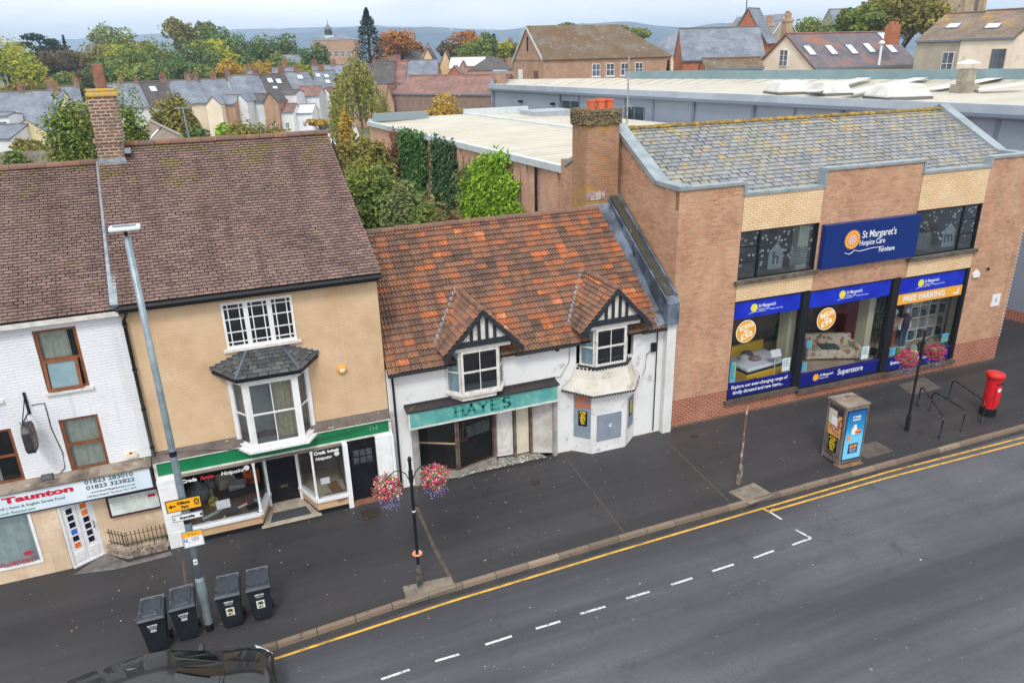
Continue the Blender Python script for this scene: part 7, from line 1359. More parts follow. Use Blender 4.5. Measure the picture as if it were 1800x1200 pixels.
# ================================================================== grey warehouse
GW = empty('grey_warehouse', (30, 45, 0), 0, 'large grey-clad retail warehouse with a pale ribbed roof and domed rooflights', 'building')
EZ = 9.55
w0_, w1_ = atZ(865,150,EZ), atZ(1800,190,EZ); dW = (w1_-w0_).normalized(); 
F0 = Vector((w0_.x, w0_.y, 0)); F1 = Vector((w1_.x, w1_.y, 0))+Vector((dW.x, dW.y, 0))*14
clad = M('grey_cladding', S(150,160,176), .5, S(140,150,166), .3, metal=.1, stain=(S(128,138,150), .8, .62, .8)); trimg = M('grey_trim', S(112,124,142), .5)
L_w = (F1-F0).length; mW = Matrix.Translation(F0) @ Matrix.Rotation(math.atan2((F1-F0).y, (F1-F0).x), 4, 'Z')    # local x runs along the wall towards the viewer, wall faces -y(local)?
def toL(px, z=EZ): p = atZ(px, 150+(px-865)*.0428, EZ); return (mW.inverted() @ Vector((p.x, p.y, 0))).x
sgn_ = -1 if (mW.inverted() @ Vector((0,0,0))).y < 0 else 1
b = MB(mW); b.box(0, L_w, 0 if sgn_ < 0 else -.3, .3 if sgn_ < 0 else 0, .5, EZ); b.build('wall', clad, GW)
yo = sgn_
def bxw(b, x0, x1, d0, d1, z0, z1): y0, y1 = sorted((yo*d0, yo*d1)); b.box(x0, x1, y0, y1, z0, z1)
b = MB(mW); bxw(b, -.2, L_w, .0, .35, EZ-.28, EZ+.12); bxw(b, -.2, L_w, .0, .2, EZ-.5, EZ-.3)
b.build('gutter', M('eaves_metal', S(176,186,198), .4, S(160,170,182), .6, metal=.2), GW)
b = MB(mW); bxw(b, -.2, L_w, .2, .36, EZ-.44, EZ-.28)
for px_ in (868,985,1018,1100,1150,1222,1328,1400,1484,1560,1640,1760): x_ = toL(px_); bxw(b, x_-.10, x_+.10, 0, .14 if px_ in (868,985,1222,1328,1484) else .03, .5, EZ-.3)
b.build('downpipes', trimg, GW)
b = MB(mW); bxw(b, 0, L_w, 0, .012, EZ-2.1, EZ-2.06); bxw(b, 0, L_w, 0, .012, EZ-4.3, EZ-4.26); b.build('panel_joints', M('joint_grey', S(118,128,142), .6), GW)
wpan = M('warehouse_glass', S(44,62,66), .1, S(70,88,90), .7)
for a_, c_, za, zb in ((988,1019,EZ-3.4,EZ-1.0),(1100,1134,EZ-3.6,EZ-1.1),(1330,1392,EZ-2.4,EZ-1.35),(1405,1480,EZ-2.6,EZ-1.5),(1725,1752,EZ-4.6,EZ-2.2)):
    x0, x1 = sorted((toL(a_), toL(c_))); b = MB(mW); bxw(b, x0, x1, 0, .03, za, zb); w = b.build('window', wpan, GW); b = MB(mW)
    for f in (0, .5, 1): xx = x0+(x1-x0)*f; bxw(b, xx-.05, xx+.05, 0, .05, za, zb)
    b.build('frame', trimg, w)
b = MB(mW)
for px_ in (918, 975): x_ = toL(px_); bxw(b, x_-.25, x_+.05, 0, .35, EZ-1.4, EZ-1.2)
b.build('camera_housing', blk, GW)
b = MB(mW); bxw(b, 0, L_w, 0, .02, 0, .5); b.build('brick_plinth', red_brick, GW)
bk_px = [(884,138),(1085,131),(1100,138),(1300,138),(1500,138),(1800,139)]
# roof: front eave to the back parapet line
Q0, Q1 = Vector((30.0,70.5,10.45)), Vector((52.0,36.0,10.45))
q0 = atZ(1100,137,10.2); q1 = atZ(1800,137.5,10.2); dQ = (q1-q0).normalized(); Qa = q0-dQ*9; Qb = q1+dQ*22
fr_ = [F0+Vector((0,0,EZ+.05)), F1+Vector((0,0,EZ+.05))]
kk_ = atZ(880, 140, 10.0); b = MB(); b.quad(fr_[0], fr_[1], Qb, q0); b.poly([fr_[0], q0, kk_]); b.build('roof', roofmat('warehouse_roof', S(196,192,178), S(178,172,158), S(146,142,132), math.atan2((q0-F0).y-0, (q0-F0).x)*0+.62, .55), GW)
m_gp = M('verdigris_parapet', S(124,146,150), .6, S(112,134,140), .8)
b = MB(); beam(b, Vector((q0.x,q0.y,0)), Vector((Qb.x,Qb.y,0)), .3, 9.6, 10.75); b.build('rear_parapet', m_gp, GW)
b = MB(); beam(b, Vector((F0.x,F0.y,0)), Vector((kk_.x,kk_.y,0)), .3, 8, 10.05); b.build('end_parapet', clad, GW)
def lump(px, py, w_, h_, z, d=1.0): return atZ(px, py, z)
dome = M('rooflight_dome', S(208,208,204), .4, S(186,184,176), 1.2, stain=(S(150,140,120), 2, .6, .75))
for px_, py_, w_, h_ in ((1386,160,64,22),(1456,162,54,18),(1577,168,84,24)):
    p = atZ(px_, py_, 9.8); D_ = p.xy.dot(FH.xy); s_ = D_/FPX; W_, H_ = w_*s_, h_*s_*1.0
    mm_ = Matrix.Translation((p.x, p.y, p.z-.05)) @ Matrix.Rotation(math.atan2(FH.y, FH.x)-math.pi/2+.1, 4, 'Z')
    o = MB(mm_).hexa([(-W_/2,-1.2,0),(W_/2,-1.2,0),(W_/2,1.2,0),(-W_/2,1.2,0)], [(-W_*.36,-.7,.65),(W_*.36,-.7,.65),(W_*.36,.7,.65),(-W_*.36,.7,.65)]).build('rooflight', dome, GW, bevel=.12); MB(mm_).box(-W_*.45,W_*.45,-1.28,1.28,-.2,.04).build('kerb', M('rooflight_kerb', S(110,108,100), .8), o)
wrp = M('white_roof_panel', S(218,218,214), .5)
for (xa,ya),(xb,yb) in (((1425,165),(1520,140)),((1490,167),(1620,140)),((1640,160),(1760,139)),((1720,162),(1800,150))):
    p, q = atZ(xa, ya, 9.82), atZ(xb, yb, 10.12); d = (q-p).normalized(); n = Vector((-d.y, d.x, 0))*.45; z = Vector((0,0,.12)); MB().quad(p-n+z, q-n+z, q+n+z, p+n+z).build('clear_roof_strip', wrp, GW)
p = atZ(1694, 160, 9.85); o = MB().box(p.x-.5,p.x+.5,p.y-.5,p.y+.5,p.z-.1,p.z+.35).box(p.x-.32,p.x+.32,p.y-.32,p.y+.32,p.z+.35,p.z+1.15).build('vent_stack', M('vent_metal', S(160,152,136), .6, S(130,122,108), 3), GW)
MB().lathe([(.05,1.62),(.62,1.42),(.60,1.40),(.02,1.5)], (p.x,p.y,p.z), 16).tube([(p.x+.28,p.y,p.z+1.15),(p.x+.45,p.y,p.z+1.42)], .02, 4).tube([(p.x-.28,p.y,p.z+1.15),(p.x-.45,p.y,p.z+1.42)], .02, 4).build('vent_cowl', M('cowl_white', S(214,222,226), .3), o)
mast = atZ(1102, 218, ZH); am = empty('aerial_mast', (mast.x, mast.y, ZH-.1), 0, 'thin banded aerial mast rising from the hall roof behind the big chimney', 'aerial'); L_(MB().tube([(0,0,0),(0,0,4.2)], .05, 6), 'pole', M('mast', S(120,120,120), .5, S(180,170,160), 3), am); L_(MB().tube([(-.4,0,1.2),(.4,0,1.2)], .03, 5).tube([(0,0,1.6),(.3,0,1.0)], .03, 5), 'bracket', galv, am)
pt_ = atZ(876, 195, 1); 
TW = empty('brick_stair_block', tuple(atD(876,160,79)*1)[:2]+(0,), 0, 'narrow brick block with a tall slit window joining the grey warehouse', 'building')
p = atD(866,160,78); q = atD(889,160,76); zt = atD(876,129,77).z
MB().hexa([(p.x,p.y,0),(q.x,q.y,0),(q.x+2,q.y+5,0),(p.x+2,p.y+5,0)], [(p.x,p.y,zt),(q.x,q.y,zt),(q.x+2,q.y+5,zt),(p.x+2,p.y+5,zt)]).build('wall', far_brick, TW)
MB().hexa([(p.x,p.y-.05,zt),(q.x+.3,q.y-.05,zt),(q.x+2,q.y+5,zt),(p.x+2,p.y+5,zt)], [(p.x,p.y-.05,zt+.2),(q.x+.3,q.y-.05,zt+.2),(q.x+2,q.y+5,zt+.2),(p.x+2,p.y+5,zt+.2)]).build('coping', coping, TW)
c_ = p+(q-p)*.55; MB().box(c_.x-.25,c_.x+.25,c_.y-.12,c_.y+.1,3.8,8.2).build('slit_window', wpan, TW)

# ================================================================== distant houses
chm_brick = brick('chimney_brick', S(150,112,92), S(126,94,80), S(150,134,120), stains=[(S(96,84,76), .8, .5, .65), (S(184,160,136), 1.1, .62, .75)])
def roofm(name, c1, c2, stains=(), w=.5, h=.32):
    if name in MC: return MC[name]
    b = NB(name); o = b.obj(); sp = b.n('ShaderNodeSeparateXYZ'); b.l(o, sp.inputs[0]); cb = b.n('ShaderNodeCombineXYZ'); b.l(sp.outputs[0], cb.inputs[0]); ad = b.n('ShaderNodeMath', operation='ADD'); b.l(sp.outputs[1], ad.inputs[0]); b.l(sp.outputs[2], ad.inputs[1]); b.l(ad.outputs[0], cb.inputs[1])
    bt = b.n('ShaderNodeTexBrick'); b.l(cb.outputs[0], bt.inputs['Vector']); bt.inputs['Scale'].default_value = 1; bt.inputs['Brick Width'].default_value = w; bt.inputs['Row Height'].default_value = h; bt.inputs['Mortar Size'].default_value = .02
    bt.inputs['Color1'].default_value = c1; bt.inputs['Color2'].default_value = c2; bt.inputs['Mortar'].default_value = tuple(x*.45 for x in c2[:3])+(1,); out = bt.outputs['Color']
    out = b.mix(.4, out, b.ramp(b.noise(o, .5, 6, .65), [(.3, G0), (.7, G1)]), 'SOFT_LIGHT')
    for sc, ssc, lo, hi in stains: out = b.mix(b.ramp(b.noise(o, ssc, 8, .7), [(lo, G0), (hi, G1)]), out, sc)
    b.l(out, b.p.inputs['Base Color']); b.p.inputs['Roughness'].default_value = .65; b.bump(bt.outputs['Fac'], .4, .02); MC[name] = b.mat; return b.mat
rs = roofm('far_slate', S(122,130,142), S(108,116,128), [(S(140,146,156), .4, .5, .7)]); rd = roofm('far_dark_tile', S(86,80,78), S(72,68,68), [(S(100,92,84), .6, .55, .7)]); rb = roofm('far_brown_tile', S(138,100,88), S(118,86,78), [(S(156,116,100), .7, .5, .7), (S(110,100,88), 1.2, .62, .72)]); rr_ = roofm('far_red_tile', S(156,104,84), S(138,90,74))
rmoss = roofm('mossy_tile', S(122,114,100), S(100,90,76), [(S(98,74,46), .45, .38, .56), (S(190,188,178), 2.8, .62, .66)]); rliv = roofm('lichen_slate', S(112,104,110), S(98,92,98), [(S(140,92,64), .5, .52, .66), (S(120,112,80), .9, .62, .74)]); rylw = roofm('lichen_tile', S(128,112,96), S(112,98,84), [(S(176,134,56), .35, .5, .66), (S(170,110,80), .3, .6, .7)])
potc = M('far_pots', S(176,104,72), .8, S(150,90,64), 1)
HE = {}
def house(name, label, pL, pR, D, ridge_off, wall, roof, eave=None, base=0, depth=7., orient='x', wins=(), chim=(), lights=(), group=None, cat='house', over=.15, pitch=None, dR=None, fascia=None, winmat=None, ang=None, apexz=None, chmat=None):
    """pL, pR = photo pixels of the near eave ends; D, dR their distances; ridge_off = height of ridge above eave"""
    a = atD(*pL, D); c = atD(*pR, dR or D); ez_ = (a.z+c.z)/2; v = Vector((c.x-a.x, c.y-a.y, 0)); W_ = v.length; rz = math.atan2(v.y, v.x)
    o = empty(name, (a.x, a.y, base), rz, label, cat, group); e = ez_-base; r_ = e+ridge_off; HE[o.name] = e
    w = MB(); w.box(0, W_, 0, depth, -.2, e)
    if orient == 'hipr': w.add([(0,0,e),(0,depth,e),(0,depth/2,r_)], [(0,1,2)])
    if orient == 'x': w.add([(0,0,e),(0,depth,e),(0,depth/2,r_)], [(0,1,2)]).add([(W_,0,e),(W_,depth,e),(W_,depth/2,r_)], [(0,2,1)])
    elif orient == 'y': w.add([(0,0,e),(W_,0,e),(W_/2,0,r_)], [(0,1,2)]).add([(0,depth,e),(W_,depth,e),(W_/2,depth,r_)], [(0,2,1)])
    L_(w, 'wall', wall, o); t = .14; ov = over; s_ = ridge_off/(depth/2) if orient == 'x' else ridge_off/(W_/2)
    b = MB()
    if orient == 'x': b.slab((-.08,-ov,e-ov*s_+.1),(W_+.08,-ov,e-ov*s_+.1),(W_+.08,depth/2,r_+.1),(-.08,depth/2,r_+.1),t).slab((W_+.08,depth+ov,e-ov*s_+.1),(-.08,depth+ov,e-ov*s_+.1),(-.08,depth/2,r_+.1),(W_+.08,depth/2,r_+.1),t)
    elif orient == 'y': b.slab((-ov,depth+.1,e-ov*s_+.1),(-ov,-.12,e-ov*s_+.1),(W_/2,-.12,r_+.1),(W_/2,depth+.1,r_+.1),t).slab((W_+ov,-.12,e-ov*s_+.1),(W_+ov,depth+.1,e-ov*s_+.1),(W_/2,depth+.1,r_+.1),(W_/2,-.12,r_+.1),t)
    elif orient == 'hipr':
        i = depth*.42; z_ = e; b.add([(-.08,-ov,z_-.1),(W_+ov,-ov,z_-.1),(W_+ov,depth+ov,z_-.1),(-.08,depth+ov,z_-.1),(-.08,depth/2,r_+.1),(W_-i,depth/2,r_+.1)], [(0,1,5,4),(1,2,5),(2,3,4,5),(0,3,2,1)])
    elif orient == 'hip':
        i = min(depth/2, W_*.45); P0, P1 = (i,depth/2,r_+.1), (W_-i,depth/2,r_+.1); z_ = e+.05; b.add([(-ov,-ov,z_),(W_+ov,-ov,z_),(W_+ov,depth+ov,z_),(-ov,depth+ov,z_),P0,P1], [(0,1,5,4),(1,2,5),(2,3,4,5),(3,0,4),(0,3,2,1)])
    ro_ = L_(b, 'roof', roof, o)
    if orient == 'x': L_(MB().tube([(-.1,depth/2,r_+.14),(W_+.1,depth/2,r_+.14)], .1, 6), 'ridge', rr_ if roof in (rb, rr_, rliv) else M('far_ridge', S(120,104,96), .8), ro_)
    if fascia: L_(MB().prism([(-ov-.05,-.16,e-ov*s_-.1),(W_/2,-.16,r_-.05),(W_/2,-.16,r_+.14),(-ov-.05,-.16,e-ov*s_+.1)], (0,.05,0)).prism([(W_/2,-.16,r_-.05),(W_+ov+.05,-.16,e-ov*s_-.1),(W_+ov+.05,-.16,e-ov*s_+.1),(W_/2,-.16,r_+.14)], (0,.05,0)), 'bargeboard', fascia, o)
    else:
        if orient == 'x': L_(MB().box(-.05,W_+.05,-ov-.1,-ov+.02,e-ov*s_-.08,e-ov*s_+.08), 'gutter', trimg, o)
    for (fx_, z0_, w_, h_) in wins:
        x_ = fx_*W_; f_ = L_(MB().box(x_-w_/2,x_+w_/2,-.05,.02,z0_,z0_+h_).box(x_-w_/2-.1,x_+w_/2+.1,-.09,0,z0_-.1,z0_), 'window', winmat or wh, o); g2 = MB(); nn = 2
        for i in range(nn):
            for j in range(2): g2.box(x_-w_/2+.06+i*(w_-.06)/nn, x_-w_/2+(i+1)*(w_-.06)/nn, -.06, -.05, z0_+.06+j*(h_-.06)/2, z0_+(j+1)*(h_-.06)/2)
        L_(g2, 'pane', M('far_pane', S(70,80,90), .15, S(110,120,128), .4), f_)
    for (fx_, w_, h_, np_) in chim:
        x_ = fx_*W_; w_ *= .72; h_ *= .72; c_ = L_(MB().box(x_-w_/2,x_+w_/2,depth/2-.3,depth/2+.3,r_-.8,r_+h_).box(x_-w_/2-.05,x_+w_/2+.05,depth/2-.35,depth/2+.35,r_+h_-.2,r_+h_-.05), 'chimney', chmat or chm_brick, o); b = MB()
        for i in range(np_): b.lathe([(.10,0),(.12,.05),(.09,.1),(.11,.38)], (x_-w_/2+w_*(i+.5)/np_, depth/2, r_+h_), 7)
        L_(b, 'chimney_pot', potc, c_)
    for (fx_, fv, w_, h_) in lights:
        x_ = fx_*W_; y_ = fv*depth/2; z_ = e+fv*ridge_off+.1; d = Vector((0, depth/2, ridge_off)).normalized(); n_ = Vector((0,-d.z,d.y)); P_ = [Vector((x_-w_/2,y_,z_)), Vector((x_+w_/2,y_,z_)), Vector((x_+w_/2,y_,z_))+d*h_, Vector((x_-w_/2,y_,z_))+d*h_]
        k_ = L_(MB().hexa(P_, [q_+n_*.09 for q_ in P_]), 'rooflight', trimg, o); L_(MB().quad(*[q_+n_*.095 for q_ in (P_[0].lerp(P_[2],.08), P_[1].lerp(P_[3],.08), P_[2].lerp(P_[0],.08), P_[3].lerp(P_[1],.08))]), 'pane', M('rooflight_pane', S(206,216,226), .08), k_)
    return o
G_T = 'terraced houses behind'
far_yel = M('far_yellow_render', S(222,206,164), .85, S(204,190,150), .5)
# left terrace group
house('terraced_house', 'slate terraced house with a white dormer at the left edge of the back terrace', (-70,226), (95,212), 104, 3.9, far_cream, rs, depth=8, chim=((.93,.9,1.4,2),(.55,.9,1.2,1)), group=G_T, cat='house', wins=((.3,1.0,1,1.3),(.75,1.0,1,1.3)))
house('terraced_house', 'slate terraced house behind the leafy tree left of the chimney', (97,204), (150,198), 112, 3.6, far_yel, rs, dR=114, depth=8, chim=((.05,1.0,1.3,2),(.95,1.0,1.4,3)), group=G_T)
house('rear_extension', 'cream gabled rear extension below the left slate roof', (20,232), (80,229), 96, 1.4, far_yel, rs, depth=8, orient='y', cat='extension', wins=((.3,.8,.8,1.0),)); house('rear_extension', 'white rear extension at the far left edge', (-40,245), (18,243), 92, 1.2, far_white, rs, depth=8, orient='x', cat='extension'); house('rear_extension', 'small grey-roofed cream extension beside the left garden scrub', (82,228),(106,226), 99, 1.1, far_cream, rs, depth=6, cat='extension')
dm0 = house('dormer_block', 'white boxed dormer on the left slate roof', (-12,205),(14,203), 101.5, .25, far_white, rs, base=4.6, depth=3, cat='dormer', wins=((.5,.35,1.2,.8),))
# main terrace
T_ = [((203,190),(262,188),122,'slate house with a pale roof right of the brick chimney',rs,far_white,((.5,.9,1.3,2),(.95,.8,1.0,1)),()),
 ((262,186),(312,184),126,'dark tiled terraced house with one rooflight',rd,far_white,((.97,1.3,1.4,3),),((.45,.55,1.1,1.3),)),
 ((312,183),(365,180),130,'slate terraced house with central brick chimney',rs,far_cream,((.72,1.2,1.4,2),(.98,.9,1.4,2)),()),
 ((365,180),(415,177),134,'slate terraced house behind the cream gabled extension',rs,far_cream,((.6,1.3,1.3,3),),()),
 ((415,172),(470,168),140,'slate terraced house with raised left verge',rs,far_white,((.02,1.2,1.6,3),(.95,1.4,1.2,4)),()),
 ((470,168),(518,165),144,'dark tiled terraced house with three rooflights',rd,far_white,((.9,1.4,1.6,4),),((.35,.55,1,1.3),(.65,.5,1,1.3),(.4,.25,.9,.7))),
 ((512,162),(558,160),152,'slate terraced house with one rooflight near the birch',rs,far_white,((.6,1.5,1.3,4),),((.6,.6,1.2,1.2),)),
 ((556,159),(604,157),158,'slate terraced house with three rooflights partly behind the birch',rs,far_white,((.5,1.4,1.3,4),),((.3,.65,1,1.1),(.6,.6,1,1.1),(.55,.3,1.1,1.1)))]
for i, (a_, c_, D_, lb, rm_, wm_, chm_, lt_) in enumerate(T_): house('terraced_house', lb, a_, c_, D_, 3.5, wm_, rm_, depth=8.5, chim=chm_, lights=lt_, group=G_T, dR=D_+3, wins=((.3,.6,.9,1.2),(.7,.6,.9,1.2)))
X_ = [((362,185),(388,182),128,'cream gabled rear extension with flue pipe','y',far_cream,rs,1.2),((388,184),(412,182),130,'brick lean-to rear extension with slate roof','x',far_brick,rs,1.2),((412,180),(434,178),132,'white gabled rear extension beside a downpipe','y',far_white,rs,1.2),((437,181),(466,179),136,'white wing with a dark tiled roof','x',far_white,rd,1.2),((463,181),(488,178),135,'brick gabled rear extension with white pipe','y',far_brick,rd,1.6),
 ((490,166),(520,164),141,'tall white rear block with a slim dark window','x',far_white,rd,.5),((522,170),(560,168),148,'white extension with a small brown hipped roof','x',far_white,rb,1.5),((562,170),(584,168),154,'white gable with a brown roof next to the birch','y',far_white,rb,1.5),((490,198),(515,196),136,'low red-brown tiled shed roof','x',far_white,rb,1.1),((520,200),(548,198),138,'low pale conservatory with glazed roof','x',far_white,M('conservatory', S(206,214,218), .2),1.2),((585,166),(604,165),156,'white gable half hidden by the birch','y',far_white,rb,1.5)]
for a_, c_, D_, lb, or_, wm_, rm_, ro_ in X_: house('rear_extension', lb, a_, c_, D_, ro_, wm_, rm_, depth=6, orient=or_, cat='extension', group='rear extensions of the terrace', wins=((.6,.8,.7,2.2),) if 'slim' in lb else ((.5,1.2,.7,.9),))
# second row behind and distant roofs
for a_, c_, D_, lb, or_, wm_, rm_, ro_, chm_ in [
 ((275,152),(322,150),165,'white-gabled house behind the terrace chimneys','x',far_white,rs,2.2,((.6,1.2,1.2,3),)),((330,148),(392,146),168,'slate roof of the second row behind the terrace','x',far_cream,rs,2.4,((.2,1.2,1.2,2),(.75,1.2,1.3,3))),((395,143),(440,141),172,'low slate roof of the second row with clustered pots','x',far_brick,rs,2.0,((.3,1.6,1.4,5),(.8,1.6,1.3,4))),((450,140),(520,137),176,'pale green-grey roof behind the terrace ridge','x',far_brick,rs,2.2,((.2,1.5,1.4,5),(.65,1.5,1.4,5))),((525,136),(600,133),180,'slate roof at the right end of the second row','x',far_brick,rs,2.2,((.3,1.5,1.4,5),(.75,1.5,1.4,5))),
 ((362,106),(384,108),215,'small slate gabled house half hidden in the trees','x',far_brick,rs,2.3,()),((478,117),(530,116),205,'low slate-roofed house in front of the middle oaks','x',far_brick,rs,2.6,()),((440,112),(455,112),215,'tiny slate roof left of the orange bush','x',far_cream,rs,1.8,()),
 ((655,116),(700,112),175,'brown tiled roof right of the conifer','x',far_cream,rb,2.6,((.2,1,1.2,2),)),((678,110),(728,106),190,'blue-grey roof with chimney row below the orange tree','x',far_cream,rs,2.2,((.3,1,1.4,2),(.8,1,1.4,2))),((700,118),(738,116),178,'dark tiled roof left of the cream gable','x',far_cream,rd,3.2,((.5,.8,1.2,1),)),
 ((735,124),(772,122),165,'cream gabled house in the middle distance','y',M('far_peach', S(216,184,140), .85),rd,4.2,()),((770,124),(798,122),168,'second cream gabled house to the right of the first','y',MC['far_peach'],rd,4.0,()),((640,124),(668,122),170,'low brown roof with skylight beside the conifer','x',far_brick,rb,2.0,((.5,1,1,2),)),
 ((745,92),(760,91),230,'small brick gable beside the orange tree','y',far_brick,rs,2.4,()),((868,96),(905,94),200,'brick house with chimneys left of the mossy hall','x',far_brick,rb,2.4,((.1,2,1.2,3),(.8,1.6,1.4,3))),
 ((615,140),(650,138),150,'dark slate roof left end of the brown roofed row','x',far_brick,rd,2.4,())]:
    house('distant_house', lb, a_, c_, D_, ro_, wm_, rm_, depth=8, orient=or_, chim=chm_, group='distant houses', wins=((.5,2.6,.8,1.2),))
for a_, c_, lb, rm_, D_ in (((655,146),(692,145),'dark tiled bay of the row behind the long brown roof',rd,145),((683,146),(712,145),'brown tiled bay of the row behind the long brown roof',rb,146),((712,145),(768,142),'wide slate bay of the row behind the long brown roof',rs,147)): house('row_house', lb, a_, c_, D_, 3.6, far_brick, rm_, depth=9, group='row behind the long brown roof', chim=((.02,1.4,.5,0),), over=.1)
house('flat_roof_shed', 'pale blue-grey metal roofed shed in the middle distance', (790,122), (852,119), 160, 2.0, far_white, M('pale_metal_roof', S(204,212,218), .5), depth=14, cat='shed')
house('distant_house', 'grey hipped roof left of the mossy hall', (822,126),(905,123), 140, 2.3, far_brick, rd, depth=9, orient='hip', group='distant houses'); house('distant_house', 'orange brick gabled house behind the long brown roof', (782,138),(816,137), 140, 2.0, orange_brick, rb, depth=9, orient='y', group='distant houses'); house('distant_house', 'brown roofed house behind the brick stair block', (816,140),(874,137), 142, 1.9, far_brick, rb, depth=8, group='distant houses'); house('distant_house', 'small brown gabled house beside the blue shed', (806,122),(822,121), 158, 1.5, far_brick, rb, depth=6, orient='y', group='distant houses')
lbb = house('brown_roofed_building', 'long brown tiled brick building with stained walls beyond the flat hall roof', (690,172), (868,158), 128, 2.5, brick('stained_brick', S(140,112,100), S(118,94,84), S(150,136,124), stains=[(S(186,176,164), .35, .6, .72)]), rb, dR=116, depth=9, cat='building')
house('side_wing', 'narrow brick gabled wing at the left end of the long brown building', (677,178),(692,176), 127, 2.6, far_brick, rb, orient='y', depth=9, cat='building', wins=((.6,2.6,.8,1.6),))
# ruined barn
bn0, bn1 = atD(313,224,55), atD(262,204,70); dv_ = Vector((bn1.x-bn0.x, bn1.y-bn0.y, 0)); Lb = dv_.length; BN = empty('derelict_barn', (bn0.x, bn0.y, 0), math.atan2(dv_.y, dv_.x)-math.pi/2, 'derelict brick barn with mossy asbestos roof and a broken strip', 'barn')
zr_ = 7.5; ze_ = 4.9; wq = 3.1
mb_ = roofm('mossy_asbestos', S(136,118,98), S(116,100,84), [(S(150,124,70), .8, .55, .68), (S(90,84,72), 1.6, .58, .7)], w=3, h=.3)
L_(MB().add([(-wq,0,0),(wq,0,0),(wq,0,ze_),(0,0,zr_-.1),(-wq,0,ze_)], [(0,1,2,3,4)]).box(-wq,wq,.02,Lb,0,ze_), 'wall', orange_brick, BN)
L_(MB().slab((-wq-.3,Lb*.5,ze_-.15),(-wq-.3,-.2,ze_-.15),(0,-.2,zr_),(0,Lb*.5,zr_),.1).slab((-wq-.3,Lb,ze_-.15),(-wq-.3,Lb*.56,ze_-.15),(0,Lb*.56,zr_),(0,Lb,zr_),.1).slab((wq+.3,-.2,ze_-.15),(wq+.3,Lb,ze_-.15),(0,Lb,zr_),(0,-.2,zr_),.1), 'roof', mb_, BN)
L_(MB().prism([(-wq-.3,-.25,ze_-.3),(0,-.25,zr_-.2),(0,-.25,zr_+.05),(-wq-.3,-.25,ze_-.1)], (0,.06,0)).prism([(0,-.25,zr_-.2),(wq+.3,-.25,ze_-.3),(wq+.3,-.25,ze_-.1),(0,-.25,zr_+.05)], (0,.06,0)).box(-.12,.12,-.2,Lb,zr_+.0,zr_+.1), 'bargeboard', M('old_grey_timber', S(140,134,126), .9), BN)
L_(MB().slab((-wq*.9,Lb*.57,ze_+.25),(-wq*.9,Lb*.53,ze_+.25),(-.3,Lb*.53,zr_-.2),(-.3,Lb*.57,zr_-.2),.04), 'pale_sheet', far_white, BN)
sl = atD(337,232,60); s2 = empty('street_lamp', (sl.x, sl.y, 0), 0, 'distant grey street lamp behind the derelict barn', 'street lamp'); ht = atD(325,191,60).z; L_(MB().tube([(0,0,0),(-.35,0,ht)], .07, 8), 'pole', galv, s2); L_(MB().box(-.9,.3,-.08,.08,ht,ht+.1), 'lamp_head', galv, s2)
fp0, fp1 = atZ(-60, 308, 0), atZ(92, 292, 0); fp0, fp1 = atD(-80,300,84), atD(100,290,84); fn = empty('yard_fence', (fp0.x, fp0.y, 0), 0, 'weathered grey timber yard fence below the left terrace', 'fence'); dd = Vector((fp1.x-fp0.x, fp1.y-fp0.y, 0)); n_ = 60; b = MB(); zt = atD(40,266,84).z
for i in range(n_): p = dd*i/n_; q = dd*(i+.93)/n_; h_ = zt+random.uniform(-.06,.06); b.hexa([p, q, q+Vector((.02,.05,0)), p+Vector((.02,.05,0))], [p+Vector((0,0,h_)), q+Vector((0,0,h_)), q+Vector((.02,.05,h_)), p+Vector((.02,.05,h_))])
L_(b, 'boards', M('grey_fence_wood', S(150,142,130), .9, S(124,116,106), 2, stain=(S(100,94,84), 1.4, .58, .7)), fn); L_(MB().tube([(0,.1,.5), tuple(dd+Vector((0,.1,.5)))], .05, 4).tube([(0,.1,1.8), tuple(dd+Vector((0,.1,1.8)))], .05, 4), 'rails', MC['grey_fence_wood'], fn)
# car park
cp_ = [atZ(495,216), atZ(620,205), atZ(640,262), atZ(560,262)]; o = MB().poly([(p.x,p.y,-.12) for p in cp_]).build('car_park', M('pale_concrete_yard', S(206,208,212), .7, S(186,188,192), .2)); tag(o, kind='structure')
def small_car(px, py, c, lb, rz=.4):
    p = atZ(px, py, 0); o = empty('parked_car', (p.x, p.y, -.12), rz, lb, 'car', 'cars in the car park'); m_ = M('car_%s' % lb.split()[0], c, .3, coat=.6)
    L_(MB().hexa([(-2.1,-.85,.3),(2.1,-.85,.3),(2.1,.85,.3),(-2.1,.85,.3)], [(-2.05,-.8,.9),(1.95,-.75,.8),(1.95,.75,.8),(-2.05,.8,.9)]), 'body', m_, o, bevel=.1); L_(MB().hexa([(-1.8,-.75,.88),(.9,-.75,.85),(.9,.75,.85),(-1.8,.75,.88)], [(-1.3,-.6,1.4),(.2,-.6,1.42),(.2,.6,1.42),(-1.3,.6,1.4)]), 'windows', M('far_car_glass', S(40,50,58), .1), o, bevel=.05); L_(MB().box(-1.2,.15,-.58,.58,1.42,1.46), 'roof', m_, o)
    for x_ in (-1.3, 1.3):
        for y_ in (-.8, .8): L_(MB().tube([(x_,y_-.08,.3),(x_,y_+.08,.3)], .3, 12), 'wheel', blk, o)
small_car(553,230,S(60,66,76),'grey car parked in the pale car park'); small_car(578,229,S(44,56,70),'navy car parked right of the grey one'); small_car(590,240,S(226,228,230),'white car parked nearest the birch'); small_car(540,222,S(180,190,200),'silver car at the back of the car park'); small_car(6,296,S(190,196,204),'pale car behind the ridge at the left edge', 1.2)
